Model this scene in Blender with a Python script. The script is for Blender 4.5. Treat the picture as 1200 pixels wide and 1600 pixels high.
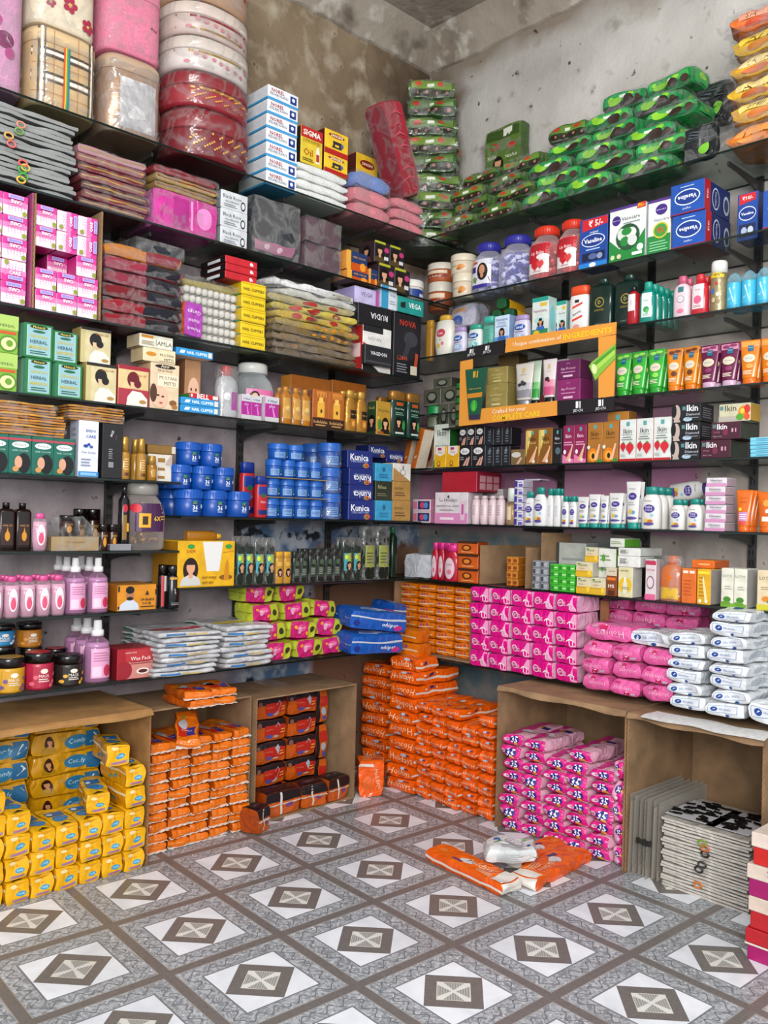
import bpy, math, random
import numpy as np
from mathutils import Matrix, Vector

# ------------------------------------------------------------------ camera, world, lights, exposure
for o in list(bpy.data.objects):
    bpy.data.objects.remove(o)
SC = bpy.context.scene
COL = SC.collection
CAMP = (2.6745, -2.7975, 1.0329)
YAW, PITCH, ROLL, FPX = -0.8034, 0.0077, 0.0244, 1363.3
_f = np.array([math.sin(YAW)*math.cos(PITCH), math.cos(YAW)*math.cos(PITCH), math.sin(PITCH)])
_r = np.array([math.cos(YAW), -math.sin(YAW), 0.0])
_u = np.cross(_r, _f)
CR = _r*math.cos(ROLL) + _u*math.sin(ROLL)
CU = -_r*math.sin(ROLL) + _u*math.cos(ROLL)
CF = _f
CP = np.array(CAMP)
cam = bpy.data.cameras.new('camera')
camo = bpy.data.objects.new('camera', cam)
COL.objects.link(camo)
camo.matrix_world = Matrix(((CR[0], CU[0], -CF[0], CP[0]), (CR[1], CU[1], -CF[1], CP[1]),
                            (CR[2], CU[2], -CF[2], CP[2]), (0, 0, 0, 1)))
cam.sensor_fit = 'VERTICAL'
cam.sensor_height = 36.0
cam.lens = 36.0*FPX/1600.0
cam.clip_start = 0.05
SC.camera = camo

w = bpy.data.worlds.new('world')
SC.world = w
w.use_nodes = True
wb = w.node_tree.nodes['Background']
wb.inputs[0].default_value = (0.86, 0.93, 1.0, 1)
wb.inputs[1].default_value = 1.25


def area(name, loc, target, sx, sy, power, col):
    l = bpy.data.lights.new(name, 'AREA')
    l.shape = 'RECTANGLE'
    l.size, l.size_y = sx, sy
    l.energy = power
    l.color = col
    o = bpy.data.objects.new(name, l)
    COL.objects.link(o)
    o.location = loc
    d = Vector(target)-Vector(loc)
    o.rotation_euler = d.to_track_quat('-Z', 'Y').to_euler()
    return o


# the LED batten on the shop ceiling, and an added soft fill lamp behind the camera
area('tube_light_room', (2.1, -2.1, 2.93), (0.6, -0.6, 0.4), 1.2, 0.16, 31, (1.0, 0.985, 0.95))
area('front_fill_light', (3.6, -3.7, 1.75), (0.3, -0.3, 0.9), 1.6, 1.3, 150, (1.0, 0.97, 0.93))

SC.view_settings.view_transform = 'Standard'
SC.view_settings.look = 'None'
SC.view_settings.gamma = 1.0
SC.view_settings.use_curve_mapping = False
SC.view_settings.exposure = -0.17
try:
    SC.cycles.transparent_max_bounces = 24
except Exception:
    pass

rnd = random.Random(7)

# ------------------------------------------------------------------ measuring helpers (photo pixel -> place in the room)
def proj(p):
    d = np.asarray(p, float)-CP
    z = d @ CF
    return 600+FPX*(d @ CR)/z, 800-FPX*(d @ CU)/z


def pray(px, py):
    return CR*(px-600)/FPX - CU*(py-800)/FPX + CF


def W(wall, u, d, z):
    """wall coordinates: u along the wall (to the right when facing it), d out from it."""
    return (d, u, z) if wall == 'L' else (u, -d, z)


def U(wall, px, z, d):
    """u of the point at height z, distance d off the wall that shows at column px."""
    lo, hi = (-2.6, 0.3) if wall == 'L' else (-0.3, 2.3)
    for _ in range(40):
        m = (lo+hi)/2
        if proj(W(wall, m, d, z))[0] < px:
            lo = m
        else:
            hi = m
    return (lo+hi)/2


def ZH(wall, u, d, py):
    """height above the floor that shows at row py over the point (u, d)."""
    lo, hi = -0.5, 3.6
    for _ in range(40):
        m = (lo+hi)/2
        if proj(W(wall, u, d, m))[1] > py:
            lo = m
        else:
            hi = m
    return (lo+hi)/2


ROT = {'L': math.pi/2, 'R': 0.0}

# ------------------------------------------------------------------ materials
def lin(h):
    h = h.lstrip('#')
    v = [int(h[i:i+2], 16)/255 for i in (0, 2, 4)]
    return tuple(.97*(x/12.92 if x <= 0.04045 else ((x+0.055)/1.055)**2.4)**1.12 for x in v) + (1.0,)


MATS = {}


def crease(nt, nz):
    """folded-film relief: distance of a noise from its middle value"""
    a = nt.nodes.new('ShaderNodeMath')
    a.operation = 'SUBTRACT'
    a.inputs[1].default_value = .5
    nt.links.new(nz.outputs['Fac'], a.inputs[0])
    b = nt.nodes.new('ShaderNodeMath')
    b.operation = 'ABSOLUTE'
    nt.links.new(a.outputs[0], b.inputs[0])
    return b.outputs[0]



def mat(c, kind='card'):
    key = (c, kind)
    if key in MATS:
        return MATS[key]
    m = bpy.data.materials.new('%s_%s' % (kind, c.lstrip('#')))
    m.use_nodes = True
    nt = m.node_tree
    N = nt.nodes
    bs = N['Principled BSDF']
    out = N['Material Output']
    col = lin(c)
    bs.inputs['Base Color'].default_value = col
    rough = {'card': .45, 'print': .4, 'gloss': .18, 'film': .22, 'matte': .8, 'cloth': .9, 'metal': .35, 'foil': .3,
             'clear': .08, 'poly': .1, 'cardboard': .85, 'tint': .1, 'satin': .32, 'haze': .15}[kind]
    bs.inputs['Roughness'].default_value = rough
    if kind in ('metal', 'foil'):
        bs.inputs['Metallic'].default_value = .75 if kind == 'metal' else .45
    if kind in ('film', 'foil', 'cloth', 'card', 'cardboard', 'matte'):
        tc = N.new('ShaderNodeTexCoord')
        nz = N.new('ShaderNodeTexNoise')
        nz.inputs['Scale'].default_value = {'film': 38, 'foil': 38, 'cloth': 160, 'card': 30, 'cardboard': 14, 'matte': 60}[kind]
        nz.inputs['Detail'].default_value = 3
        nt.links.new(tc.outputs['Object'], nz.inputs['Vector'])
        if kind == 'film':
            rz = N.new('ShaderNodeTexNoise')
            rz.inputs['Scale'].default_value = 17
            rz.inputs['Detail'].default_value = 2
            rz.inputs['Distortion'].default_value = .6
            nt.links.new(tc.outputs['Object'], rz.inputs['Vector'])
            rz = crease(nt, rz)
            bp = N.new('ShaderNodeBump')
            bp.inputs['Strength'].default_value = .85
            bp.inputs['Distance'].default_value = .017
            nt.links.new(rz, bp.inputs['Height'])
            nt.links.new(bp.outputs['Normal'], bs.inputs['Normal'])
        elif kind in ('foil', 'cloth'):
            bp = N.new('ShaderNodeBump')
            bp.inputs['Strength'].default_value = {'film': .35, 'foil': .3, 'cloth': .4}[kind]
            bp.inputs['Distance'].default_value = {'film': .012, 'foil': .012, 'cloth': .002}[kind]
            nt.links.new(nz.outputs['Fac'], bp.inputs['Height'])
            nt.links.new(bp.outputs['Normal'], bs.inputs['Normal'])
        mx = N.new('ShaderNodeMix')
        mx.data_type = 'RGBA'
        k = .72 if kind == 'cardboard' else .86
        mx.inputs[6].default_value = tuple(x*k for x in col[:3]) + (1,)
        mx.inputs[7].default_value = tuple(min(1, x*(1.1 if kind != 'cardboard' else 1.15)) for x in col[:3]) + (1,)
        rp = N.new('ShaderNodeMapRange')
        rp.inputs[1].default_value = .3
        rp.inputs[2].default_value = .7
        nt.links.new(nz.outputs['Fac'], rp.inputs[0])
        nt.links.new(rp.outputs[0], mx.inputs[0])
        nt.links.new(mx.outputs[2], bs.inputs['Base Color'])
    if kind in ('clear', 'poly', 'tint', 'haze'):
        tr = N.new('ShaderNodeBsdfTransparent')
        tr.inputs[0].default_value = tuple(.7+.27*x for x in col[:3])+(1,) if kind != 'tint' else tuple(.15+.85*x for x in col[:3])+(1,)
        mix = N.new('ShaderNodeMixShader')
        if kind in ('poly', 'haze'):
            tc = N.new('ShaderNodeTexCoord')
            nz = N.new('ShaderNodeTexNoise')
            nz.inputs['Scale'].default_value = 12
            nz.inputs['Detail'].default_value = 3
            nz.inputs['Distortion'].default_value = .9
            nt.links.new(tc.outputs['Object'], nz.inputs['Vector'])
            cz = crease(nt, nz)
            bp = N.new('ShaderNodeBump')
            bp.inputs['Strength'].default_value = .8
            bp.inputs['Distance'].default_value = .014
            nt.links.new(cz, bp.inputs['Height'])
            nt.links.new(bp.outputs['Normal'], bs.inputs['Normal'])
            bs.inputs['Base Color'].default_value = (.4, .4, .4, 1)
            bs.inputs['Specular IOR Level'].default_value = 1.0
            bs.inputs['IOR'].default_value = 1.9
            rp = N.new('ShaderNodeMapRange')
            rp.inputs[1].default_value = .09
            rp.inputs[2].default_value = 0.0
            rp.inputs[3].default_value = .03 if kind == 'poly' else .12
            rp.inputs[4].default_value = .24 if kind == 'poly' else .32  # more opaque along creases: crinkle highlights painted into the clear film
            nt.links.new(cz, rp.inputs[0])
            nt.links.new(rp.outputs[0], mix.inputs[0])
        else:
            lw = N.new('ShaderNodeLayerWeight')
            lw.inputs[0].default_value = .35
            rp = N.new('ShaderNodeMapRange')
            rp.inputs[3].default_value = .12 if kind == 'clear' else .22
            rp.inputs[4].default_value = .75
            nt.links.new(lw.outputs['Facing'], rp.inputs[0])
            nt.links.new(rp.outputs[0], mix.inputs[0])
        nt.links.new(tr.outputs[0], mix.inputs[1])
        nt.links.new(bs.outputs[0], mix.inputs[2])
        nt.links.new(mix.outputs[0], out.inputs[0])
    MATS[key] = m
    return m


def M(spec):
    """'#rrggbb' or '#rrggbb:kind' -> material"""
    if not isinstance(spec, str):
        return spec
    if ':' in spec:
        c, k = spec.split(':')
        return mat(c, k)
    return mat(spec, 'print')


# ------------------------------------------------------------------ mesh and object helpers
class G:
    def __init__(s):
        s.v, s.f, s.m, s.mats = [], [], [], []

    def mi(s, spec):
        mt = M(spec)
        if mt not in s.mats:
            s.mats.append(mt)
        return s.mats.index(mt)

    def add(s, vs, fs, spec):
        k = len(s.v)
        i = s.mi(spec)
        s.v += [tuple(v) for v in vs]
        for f in fs:
            s.f.append(tuple(k+a for a in f))
            s.m.append(i)

    def box(s, x0, x1, y0, y1, z0, z1, spec):
        vs = [(x, y, z) for z in (z0, z1) for y in (y0, y1) for x in (x0, x1)]
        s.add(vs, [(0, 2, 3, 1), (4, 5, 7, 6), (0, 1, 5, 4), (2, 6, 7, 3), (0, 4, 6, 2), (1, 3, 7, 5)], spec)

    def mesh(s, name, smooth=False, fn=None):
        me = bpy.data.meshes.new(name)
        vs = s.v if fn is None else [fn(v) for v in s.v]
        me.from_pydata(vs, [], s.f)
        for m in s.mats:
            me.materials.append(m)
        me.polygons.foreach_set('material_index', s.m)
        if smooth:
            me.polygons.foreach_set('use_smooth', [True]*len(s.f))
        me.update()
        return me


def rawobj(name, me, parent=None):
    o = bpy.data.objects.new(name, me)
    COL.objects.link(o)
    if parent:
        o.parent = parent
    return o


NTHING = [0]


ORD = ['', 'second', 'third', 'fourth', 'fifth', 'sixth', 'seventh', 'eighth', 'ninth', 'tenth', 'eleventh', 'twelfth', 'thirteenth', 'fourteenth', 'fifteenth'] + ['%dth' % i for i in range(16, 30)]


def nth(label, i, n):
    """label of the i-th of n things in a pile, counted from below"""
    if n < 2:
        return label
    s = 'lowest of the pile' if i == 0 else ('top of the pile' if i == n-1 else ORD[i]+' from the bottom')
    t = label+', '+s
    return t if len(t.split()) <= 16 else label


def cell(label, wall, r, rows, c, cols):
    if rows*cols < 2:
        return label
    k = cols-1-c if wall == 'L' else c
    col = 'nearest the room corner' if k == 0 else ORD[min(k, 14)]+' from the room corner'
    if rows == 1:
        t = label+', '+col
    elif cols == 1:
        return nth(label, r, rows)
    else:
        row = 'bottom row' if r == 0 else ('top row' if r == rows-1 else ORD[r]+' row up')
        t = label+', '+row+', '+col.replace('the room corner', 'room corner')
    return t if len(t.split()) <= 16 else label


class Proto:
    """a kind of thing: its body mesh and its parts (name, mesh, sub-parts)"""
    def __init__(s, name, cat, mesh, parts=()):
        s.name, s.cat, s.mesh, s.parts = name, cat, mesh, list(parts)


def place(p, label, loc, rz=0, group=None, rx=0, ry=0, cat=None, scale=None):
    o = rawobj(p.name, p.mesh)
    o.location = loc
    o.rotation_euler = (rx, ry, rz)
    if scale:
        o.scale = scale
    o['label'] = label
    o['category'] = cat or p.cat
    if group:
        o['group'] = group
    for q in p.parts:
        c = rawobj(q[0], q[1], o)
        for r in (q[2] if len(q) > 2 else ()):
            rawobj(r[0], r[1], c)
    NTHING[0] += 1
    return o


def structure(name, me, parent=None):
    o = rawobj(name, me, parent)
    if parent is None:
        o['kind'] = 'structure'
        o['label'] = STRUCT_LABELS.get(name, name.replace('_', ' '))
    return o


STRUCT_LABELS = {}

# ------------------------------------------------------------------ lettering
TXT = {}


def text_geo(s, bold=0.0):
    key = (s, bold)
    if key not in TXT:
        c = bpy.data.curves.new('tmp', 'FONT')
        c.body = s
        c.resolution_u = 1
        c.offset = bold
        o = bpy.data.objects.new('tmp', c)
        COL.objects.link(o)
        dg = bpy.context.evaluated_depsgraph_get()
        me = bpy.data.meshes.new_from_object(o.evaluated_get(dg))
        vs = [(v.co.x, v.co.y) for v in me.vertices]
        fs = [tuple(p.vertices) for p in me.polygons]
        bpy.data.objects.remove(o)
        bpy.data.curves.remove(c)
        bpy.data.meshes.remove(me)
        if vs:
            x0, x1 = min(v[0] for v in vs), max(v[0] for v in vs)
            y0, y1 = min(v[1] for v in vs), max(v[1] for v in vs)
        else:
            x0 = x1 = y0 = y1 = 0
        TXT[key] = ([(a-(x0+x1)/2, b-(y0+y1)/2) for a, b in vs], fs, x1-x0, y1-y0)
    return TXT[key]


# ------------------------------------------------------------------ printed decoration on any surface
# surf(s, t, e): s, t in 0..1 over the face, e = lift off the face in metres; aspect = width/height in metres
BIG = .0004


def decorate(surf, wd, ht, elems, bag, n0=0):
    """elems are drawn in order, each a hair above the one before; bag: dict part name -> G"""
    for k, e in enumerate(elems):
        kind = e[0]
        lift = 0.0006 + 0.00022*(k+n0)
        if kind == 't' or kind == 'T':          # ('t', text, cx, cy, width fraction, colour[, rotation, max height fraction])
            bold = .02 if kind == 'T' else 0.0
            vs, fs, tw, th = text_geo(e[1], bold)
            if not vs:
                continue
            rot = e[6] if len(e) > 6 else 0
            sc = e[4]*wd/max(tw, 1e-6)
            if len(e) > 7:
                sc = min(sc, e[7]*ht/th)
            ca, sa = math.cos(math.radians(rot)), math.sin(math.radians(rot))
            pts = []
            for a, b in vs:
                a, b = a*sc, b*sc
                a, b = a*ca-b*sa, a*sa+b*ca
                pts.append(surf(e[2]+a/wd, e[3]+b/ht, lift))
            bag.setdefault(('lettering', k+n0) if tw*sc*th*sc > .0005 else 'lettering', G()).add(pts, fs, e[5])
        elif kind == 'r':                        # ('r', s0, t0, s1, t1, colour)
            nx = 8
            ny = max(2, min(8, int(8*abs(e[4]-e[2])+1)))
            pts = [surf(e[1]+(e[3]-e[1])*i/nx, e[2]+(e[4]-e[2])*j/ny, lift) for j in range(ny+1) for i in range(nx+1)]
            fs = [(j*(nx+1)+i, j*(nx+1)+i+1, (j+1)*(nx+1)+i+1, (j+1)*(nx+1)+i) for j in range(ny) for i in range(nx)]
            nm = e[6] if len(e) > 6 else 'label_panel'
            bag.setdefault((nm, k+n0) if abs((e[3]-e[1])*(e[4]-e[2]))*wd*ht > BIG else nm, G()).add(pts, fs, e[5])
        elif kind == 'e':                        # ('e', cs, ct, rs, rt, colour)  radii as fractions of the width and of the height
            n = 18
            pts = [surf(e[1], e[2], lift)]
            for rr in (.5, 1):
                pts += [surf(e[1]+rr*e[3]*math.cos(6.2832*i/n), e[2]+rr*e[4]*math.sin(6.2832*i/n), lift) for i in range(n)]
            fs = [(0, 1+i, 1+(i+1) % n) for i in range(n)]
            fs += [(1+i, 1+n+i, 1+n+(i+1) % n, 1+(i+1) % n) for i in range(n)]
            nm = e[6] if len(e) > 6 else 'printed_picture'
            bag.setdefault((nm, k+n0) if isinstance(nm, str) and 3.14*e[3]*e[4]*wd*ht > BIG*.35 else nm, G()).add(pts, fs, e[5])
        elif kind == 'p':                        # ('p', [(s,t)...], colour) convex-ish polygon
            pts = [surf(a, b, lift) for a, b in e[1]]
            bag.setdefault(e[3] if len(e) > 3 else 'printed_picture', G()).add(pts, [tuple(range(len(pts)))], e[2])
        elif kind == 'woman':                    # ('woman', cx, bottom, height fraction, hair, skin, dress)
            cx, b, h = e[1], e[2], e[3]
            k2 = ht/wd*h
            hair, skin, dress = e[4:7]
            sub = [('e', cx, b+h*.55, k2*.30, h*.42, hair),
                   ('p', [(cx-k2*.42, b), (cx+k2*.42, b), (cx+k2*.34, b+h*.25), (cx+k2*.12, b+h*.36), (cx-k2*.12, b+h*.36), (cx-k2*.34, b+h*.25)], dress),
                   ('e', cx, b+h*.36, k2*.09, h*.12, skin),
                   ('e', cx, b+h*.64, k2*.17, h*.23, skin),
                   ('p', [(cx-k2*.18, b+h*.72), (cx+k2*.18, b+h*.72), (cx+k2*.12, b+h*.92), (cx-k2*.12, b+h*.92)], hair)]
            decorate(surf, wd, ht, sub, bag, k+n0)
        elif kind == 'lines':                    # ('lines', s0, s1, t0, t1, count, colour) small print
            for i in range(e[5]):
                t = e[3]+(e[4]-e[3])*(i+.5)/e[5]
                hh = (e[4]-e[3])/e[5]*.22
                decorate(surf, wd, ht, [('r', e[1], t-hh, e[2]-(.12*(i % 2))*(e[2]-e[1]), t+hh, e[6], 'small_print')], bag, k+n0)


def bag_parts(bag, fn=None):
    out = []
    for k, g in bag.items():
        nm = k if isinstance(k, str) else k[0]
        out.append((nm, g.mesh(nm, fn=fn)))
    return out


# ------------------------------------------------------------------ carton-like products: a small bevelled box
def face_surf(face, w, d, h):
    if face == 'F':
        return (lambda s, t, e: ((s-.5)*w, -d/2-e, t*h)), w, h
    if face == 'R':
        return (lambda s, t, e: (w/2+e, (s-.5)*d, t*h)), d, h
    if face == 'L':
        return (lambda s, t, e: (-w/2-e, (.5-s)*d, t*h)), d, h
    if face == 'T':
        return (lambda s, t, e: ((s-.5)*w, (t-.5)*d, h+e)), w, d
    return (lambda s, t, e: ((.5-s)*w, d/2+e, t*h)), w, h


def bevel_box(g, w, d, h, cols, b=0.0015):
    """cols: dict face -> colour spec ('F','R','L','T','B','K'); origin at the base centre"""
    x, y = w/2, d/2
    vs, fs, fm = [], [], []

    def q(pts, c):
        k = len(vs)
        vs.extend(pts)
        fs.append(tuple(range(k, k+len(pts))))
        fm.append(c)
    F, R, Lc, T, Bc, K = [cols.get(k, cols['F']) for k in 'FRLTBK']
    z0, z1 = 0, h
    q([(-x+b, -y, z0+b), (x-b, -y, z0+b), (x-b, -y, z1-b), (-x+b, -y, z1-b)], F)
    q([(x, -y+b, z0+b), (x, y-b, z0+b), (x, y-b, z1-b), (x, -y+b, z1-b)], R)
    q([(x-b, y, z0+b), (-x+b, y, z0+b), (-x+b, y, z1-b), (x-b, y, z1-b)], K)
    q([(-x, y-b, z0+b), (-x, -y+b, z0+b), (-x, -y+b, z1-b), (-x, y-b, z1-b)], Lc)
    q([(-x+b, -y+b, z1), (x-b, -y+b, z1), (x-b, y-b, z1), (-x+b, y-b, z1)], T)
    q([(-x+b, y-b, z0), (x-b, y-b, z0), (x-b, -y+b, z0), (-x+b, -y+b, z0)], Bc)
    # edge strips
    q([(x-b, -y, z0+b), (x, -y+b, z0+b), (x, -y+b, z1-b), (x-b, -y, z1-b)], F)
    q([(-x, -y+b, z0+b), (-x+b, -y, z0+b), (-x+b, -y, z1-b), (-x, -y+b, z1-b)], F)
    q([(x, y-b, z0+b), (x-b, y, z0+b), (x-b, y, z1-b), (x, y-b, z1-b)], R)
    q([(-x+b, y, z0+b), (-x, y-b, z0+b), (-x, y-b, z1-b), (-x+b, y, z1-b)], Lc)
    q([(-x+b, -y, z1-b), (x-b, -y, z1-b), (x-b, -y+b, z1), (-x+b, -y+b, z1)], T)
    q([(x, -y+b, z1-b), (x, y-b, z1-b), (x-b, y-b, z1), (x-b, -y+b, z1)], T)
    q([(-x, y-b, z1-b), (-x, -y+b, z1-b), (-x+b, -y+b, z1), (-x+b, y-b, z1)], T)
    q([(x-b, y, z1-b), (-x+b, y, z1-b), (-x+b, y-b, z1), (x-b, y-b, z1)], T)
    q([(x-b, -y, z0+b), (-x+b, -y, z0+b), (-x+b, -y+b, z0), (x-b, -y+b, z0)], F)
    for f, c in zip(fs, fm):
        g.add([vs[i] for i in f], [tuple(range(len(f)))], c)


PC = {}


def box_proto(name, cat, w, d, h, st):
    key = ('box', name, round(w, 3), round(d, 3), round(h, 3), id(st))
    if key not in PC:
        g = G()
        cols = {k: (v if ':' in v else v+':card') for k, v in st['c'].items()}
        bevel_box(g, w, d, h, cols)
        bag = {}
        for fc in 'FRLT':
            if fc in st:
                sf, a, b = face_surf(fc, w, d, h)
                decorate(sf, a, b, st[fc], bag)
        PC[key] = (Proto(name, cat, g.mesh(name), bag_parts(bag)), st)
    return PC[key][0]


def boxes(wall, z, px0, px1, top, depth, st, name, label, cat='box', group=None, cols=1, rows=1, df=.285, jit=1.0,
          skip=(), flip=0, back=0):
    """front faces between columns px0..px1 (taken at the base line), tops at row `top`; cols x rows of the same box"""
    u0, u1 = U(wall, px0, z, df), U(wall, px1, z, df)
    zt = ZH(wall, (u0+u1)/2, df, top)
    w, h = (u1-u0)/cols, (zt-z)/rows
    p = box_proto(name, cat, w-.0012, depth, h-.0006, st)
    if group is None and cols*rows > 1:
        group = name.replace('_', ' ')+' rows'
    for r in range(rows):
        for c in range(cols):
            if (c, r) in skip:
                continue
            a = rnd.uniform(-1, 1)*.012*jit
            dd = df-depth/2-rnd.uniform(0, .004)*jit
            place(p, cell(label, wall, r, rows, c, cols), W(wall, u0+(c+.5)*w, dd, z+r*h), ROT[wall]+a, group)
    return u0, u1, zt


# ------------------------------------------------------------------ bottles, jars and tubes: lofted from super-ellipse sections
def sect(hw, hd, n, segs):
    out = []
    for i in range(segs):
        a = 2*math.pi*i/segs - math.pi/2
        c, s = math.cos(a), math.sin(a)
        out.append((hw*math.copysign(abs(c)**(2/n), c), hd*math.copysign(abs(s)**(2/n), s)))
    return out


def loft(g, secs, spec, segs=24, cap0=True, cap1=True):
    """secs: (z, half width, half depth, exponent)"""
    vs, fs = [], []
    for z, hw, hd, n in secs:
        vs += [(x, y, z) for x, y in sect(hw, hd, n, segs)]
    for k in range(len(secs)-1):
        for i in range(segs):
            j = (i+1) % segs
            fs.append((k*segs+i, k*segs+j, (k+1)*segs+j, (k+1)*segs+i))
    if cap0:
        fs.append(tuple(range(segs))[::-1])
    if cap1:
        fs.append(tuple((len(secs)-1)*segs+i for i in range(segs)))
    g.add(vs, fs, spec)


def loft_surf(secs, z0, z1, wd):
    """front surface patch of a loft between heights z0..z1, wd metres wide"""
    def f(s, t, e):
        z = z0+(z1-z0)*t
        a = secs[0]
        b = secs[-1]
        for k in range(len(secs)-1):
            if secs[k][0] <= z <= secs[k+1][0]:
                a, b = secs[k], secs[k+1]
                break
        q = 0 if b[0] == a[0] else min(1, max(0, (z-a[0])/(b[0]-a[0])))
        hw, hd, n = [a[i]+(b[i]-a[i])*q for i in (1, 2, 3)]
        x = (s-.5)*wd
        r = min(.985, abs(x)/max(hw, 1e-6))
        y = -hd*(1-r**n)**(1/n)
        return (math.copysign(r*hw, x), y-e*1.5, z)
    return f


def scaled(prof, w, d, h):
    return [(z*h, a*w/2, b*d/2, n) for z, a, b, n in prof]


# profiles: (height fraction, half-width fraction, half-depth fraction, exponent)
PROF = {
    'shampoo': dict(body=[(0, .90, .9, 2.6), (.03, 1, 1, 2.6), (.62, 1, 1, 2.6), (.74, .86, .9, 2.5), (.80, .5, .62, 2), (.82, .46, .58, 2)],
                    cap=[(.805, .5, .64, 2), (.99, .47, .6, 2), (1, .43, .55, 2)]),
    'flip': dict(body=[(0, .90, .9, 3), (.03, 1, 1, 3), (.70, 1, 1, 3), (.80, .92, .95, 3), (.815, .9, .9, 3)],
                 cap=[(.80, .93, .96, 3), (.985, .90, .92, 3), (1, .84, .85, 3)]),
    'talc': dict(body=[(0, .86, .86, 2.3), (.04, .96, .96, 2.3), (.35, 1, 1, 2.3), (.72, .9, .9, 2.3), (.80, .82, .82, 2.3), (.81, .8, .8, 2.3)],
                 cap=[(.80, .84, .84, 2.2), (.97, .8, .8, 2.2), (1, .7, .7, 2.2)]),
    'oval': dict(body=[(0, .70, .8, 2.2), (.03, .8, .9, 2.2), (.30, 1, 1, 2.2), (.55, 1, 1, 2.2), (.85, .8, .8, 2.2), (.88, .5, .5, 2)],
                 cap=[(.86, .62, .7, 2), (.98, .58, .66, 2), (1, .5, .55, 2)]),
    'lotion': dict(body=[(0, .88, .9, 2.4), (.03, 1, 1, 2.4), (.55, 1, 1, 2.4), (.72, .9, .9, 2.3), (.80, .62, .72, 2), (.83, .6, .7, 2)],
                   cap=[(.82, .66, .78, 2), (.985, .64, .76, 2), (1, .58, .7, 2)]),
    'jar': dict(body=[(0, .86, .86, 2), (.04, .95, .95, 2), (.62, .97, .97, 2), (.66, .9, .9, 2)],
                cap=[(.65, 1, 1, 2), (.67, 1.0, 1.0, 2), (.97, .99, .99, 2), (1, .94, .94, 2)]),
    'tub': dict(body=[(0, .90, .90, 2), (.03, .98, .98, 2), (.70, 1, 1, 2), (.72, .96, .96, 2)],
                cap=[(.72, 1.0, 1.0, 2), (.97, 1, 1, 2), (1, .95, .95, 2)]),
    'candy': dict(body=[(0, .86, .86, 3), (.04, .96, .96, 3), (.55, 1, 1, 2.6), (.70, .9, .9, 2.3), (.80, .68, .68, 2), (.83, .66, .66, 2)],
                  cap=[(.83, .74, .74, 2), (.97, .74, .74, 2), (1, .68, .68, 2)]),
    'can': dict(body=[(0, .96, .96, 2), (.02, 1, 1, 2), (.74, 1, 1, 2), (.77, .9, .9, 2)],
                cap=[(.76, .93, .93, 2), (.96, .93, .93, 2), (1, .82, .82, 2)]),
    'spray': dict(body=[(0, .90, .90, 2), (.03, 1, 1, 2), (.52, 1, 1, 2), (.66, .82, .82, 2), (.74, .36, .36, 2), (.78, .34, .34, 2)],
                  cap=[(.745, .50, .50, 2), (.84, .48, .48, 2), (.845, .34, .34, 2), (1, .30, .30, 2)]),
    'pump': dict(body=[(0, .92, .92, 2), (.02, 1, 1, 2), (.60, 1, 1, 2), (.66, .7, .7, 2)],
                 cap=[(.64, .8, .8, 2), (.98, .74, .74, 2), (1, .66, .66, 2)]),
    'slim': dict(body=[(0, .9, .9, 3), (.02, 1, 1, 3), (.78, .96, .96, 3), (.86, .5, .6, 2.2), (.88, .45, .5, 2)],
                 cap=[(.87, .5, .56, 2), (.99, .46, .5, 2), (1, .4, .45, 2)]),
    'square': dict(body=[(0, .95, .95, 6), (.02, 1, 1, 6), (.80, 1, 1, 6), (.86, .85, .85, 4), (.88, .4, .5, 2), (.9, .38, .48, 2)],
                   cap=[(.885, .44, .54, 2), (.99, .44, .54, 2), (1, .4, .5, 2)]),
    'dome': dict(body=[(0, .95, .95, 2), (.02, 1, 1, 2), (.70, 1, 1, 2), (.72, .96, .96, 2)],
                 cap=[(.71, .99, .99, 2), (.84, .9, .9, 2), (.94, .6, .6, 2), (1, .2, .2, 2)]),
    'bag': dict(body=[(0, .94, .94, 4.5), (.03, 1, 1, 4.5), (.78, 1, 1, 4.5), (.79, .985, .985, 4.5)],
                cap=[(.79, 1.01, 1.01, 4.5), (.93, 1.01, 1.01, 4.5), (.985, .95, .95, 4), (1, .85, .85, 4)]),
    'case': dict(body=[(0, .90, .90, 2.4), (.06, 1, 1, 2.4), (.52, 1, 1, 2.4), (.54, .98, .98, 2.4)],
                 cap=[(.54, 1.01, 1.01, 2.4), (.60, 1.02, 1.02, 2.4), (.88, 1, 1, 2.4), (1, .86, .86, 2.4)]),
    'tube': dict(body=[(.13, .72, .98, 2), (.16, .76, 1, 2), (.5, .86, .72, 2), (.8, .94, .36, 2), (.95, 1, .10, 2), (1, 1, .06, 2)],
                 cap=[(0, .66, .95, 2), (.01, .70, 1, 2), (.13, .70, 1, 2), (.14, .6, .9, 2)]),
}


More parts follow.
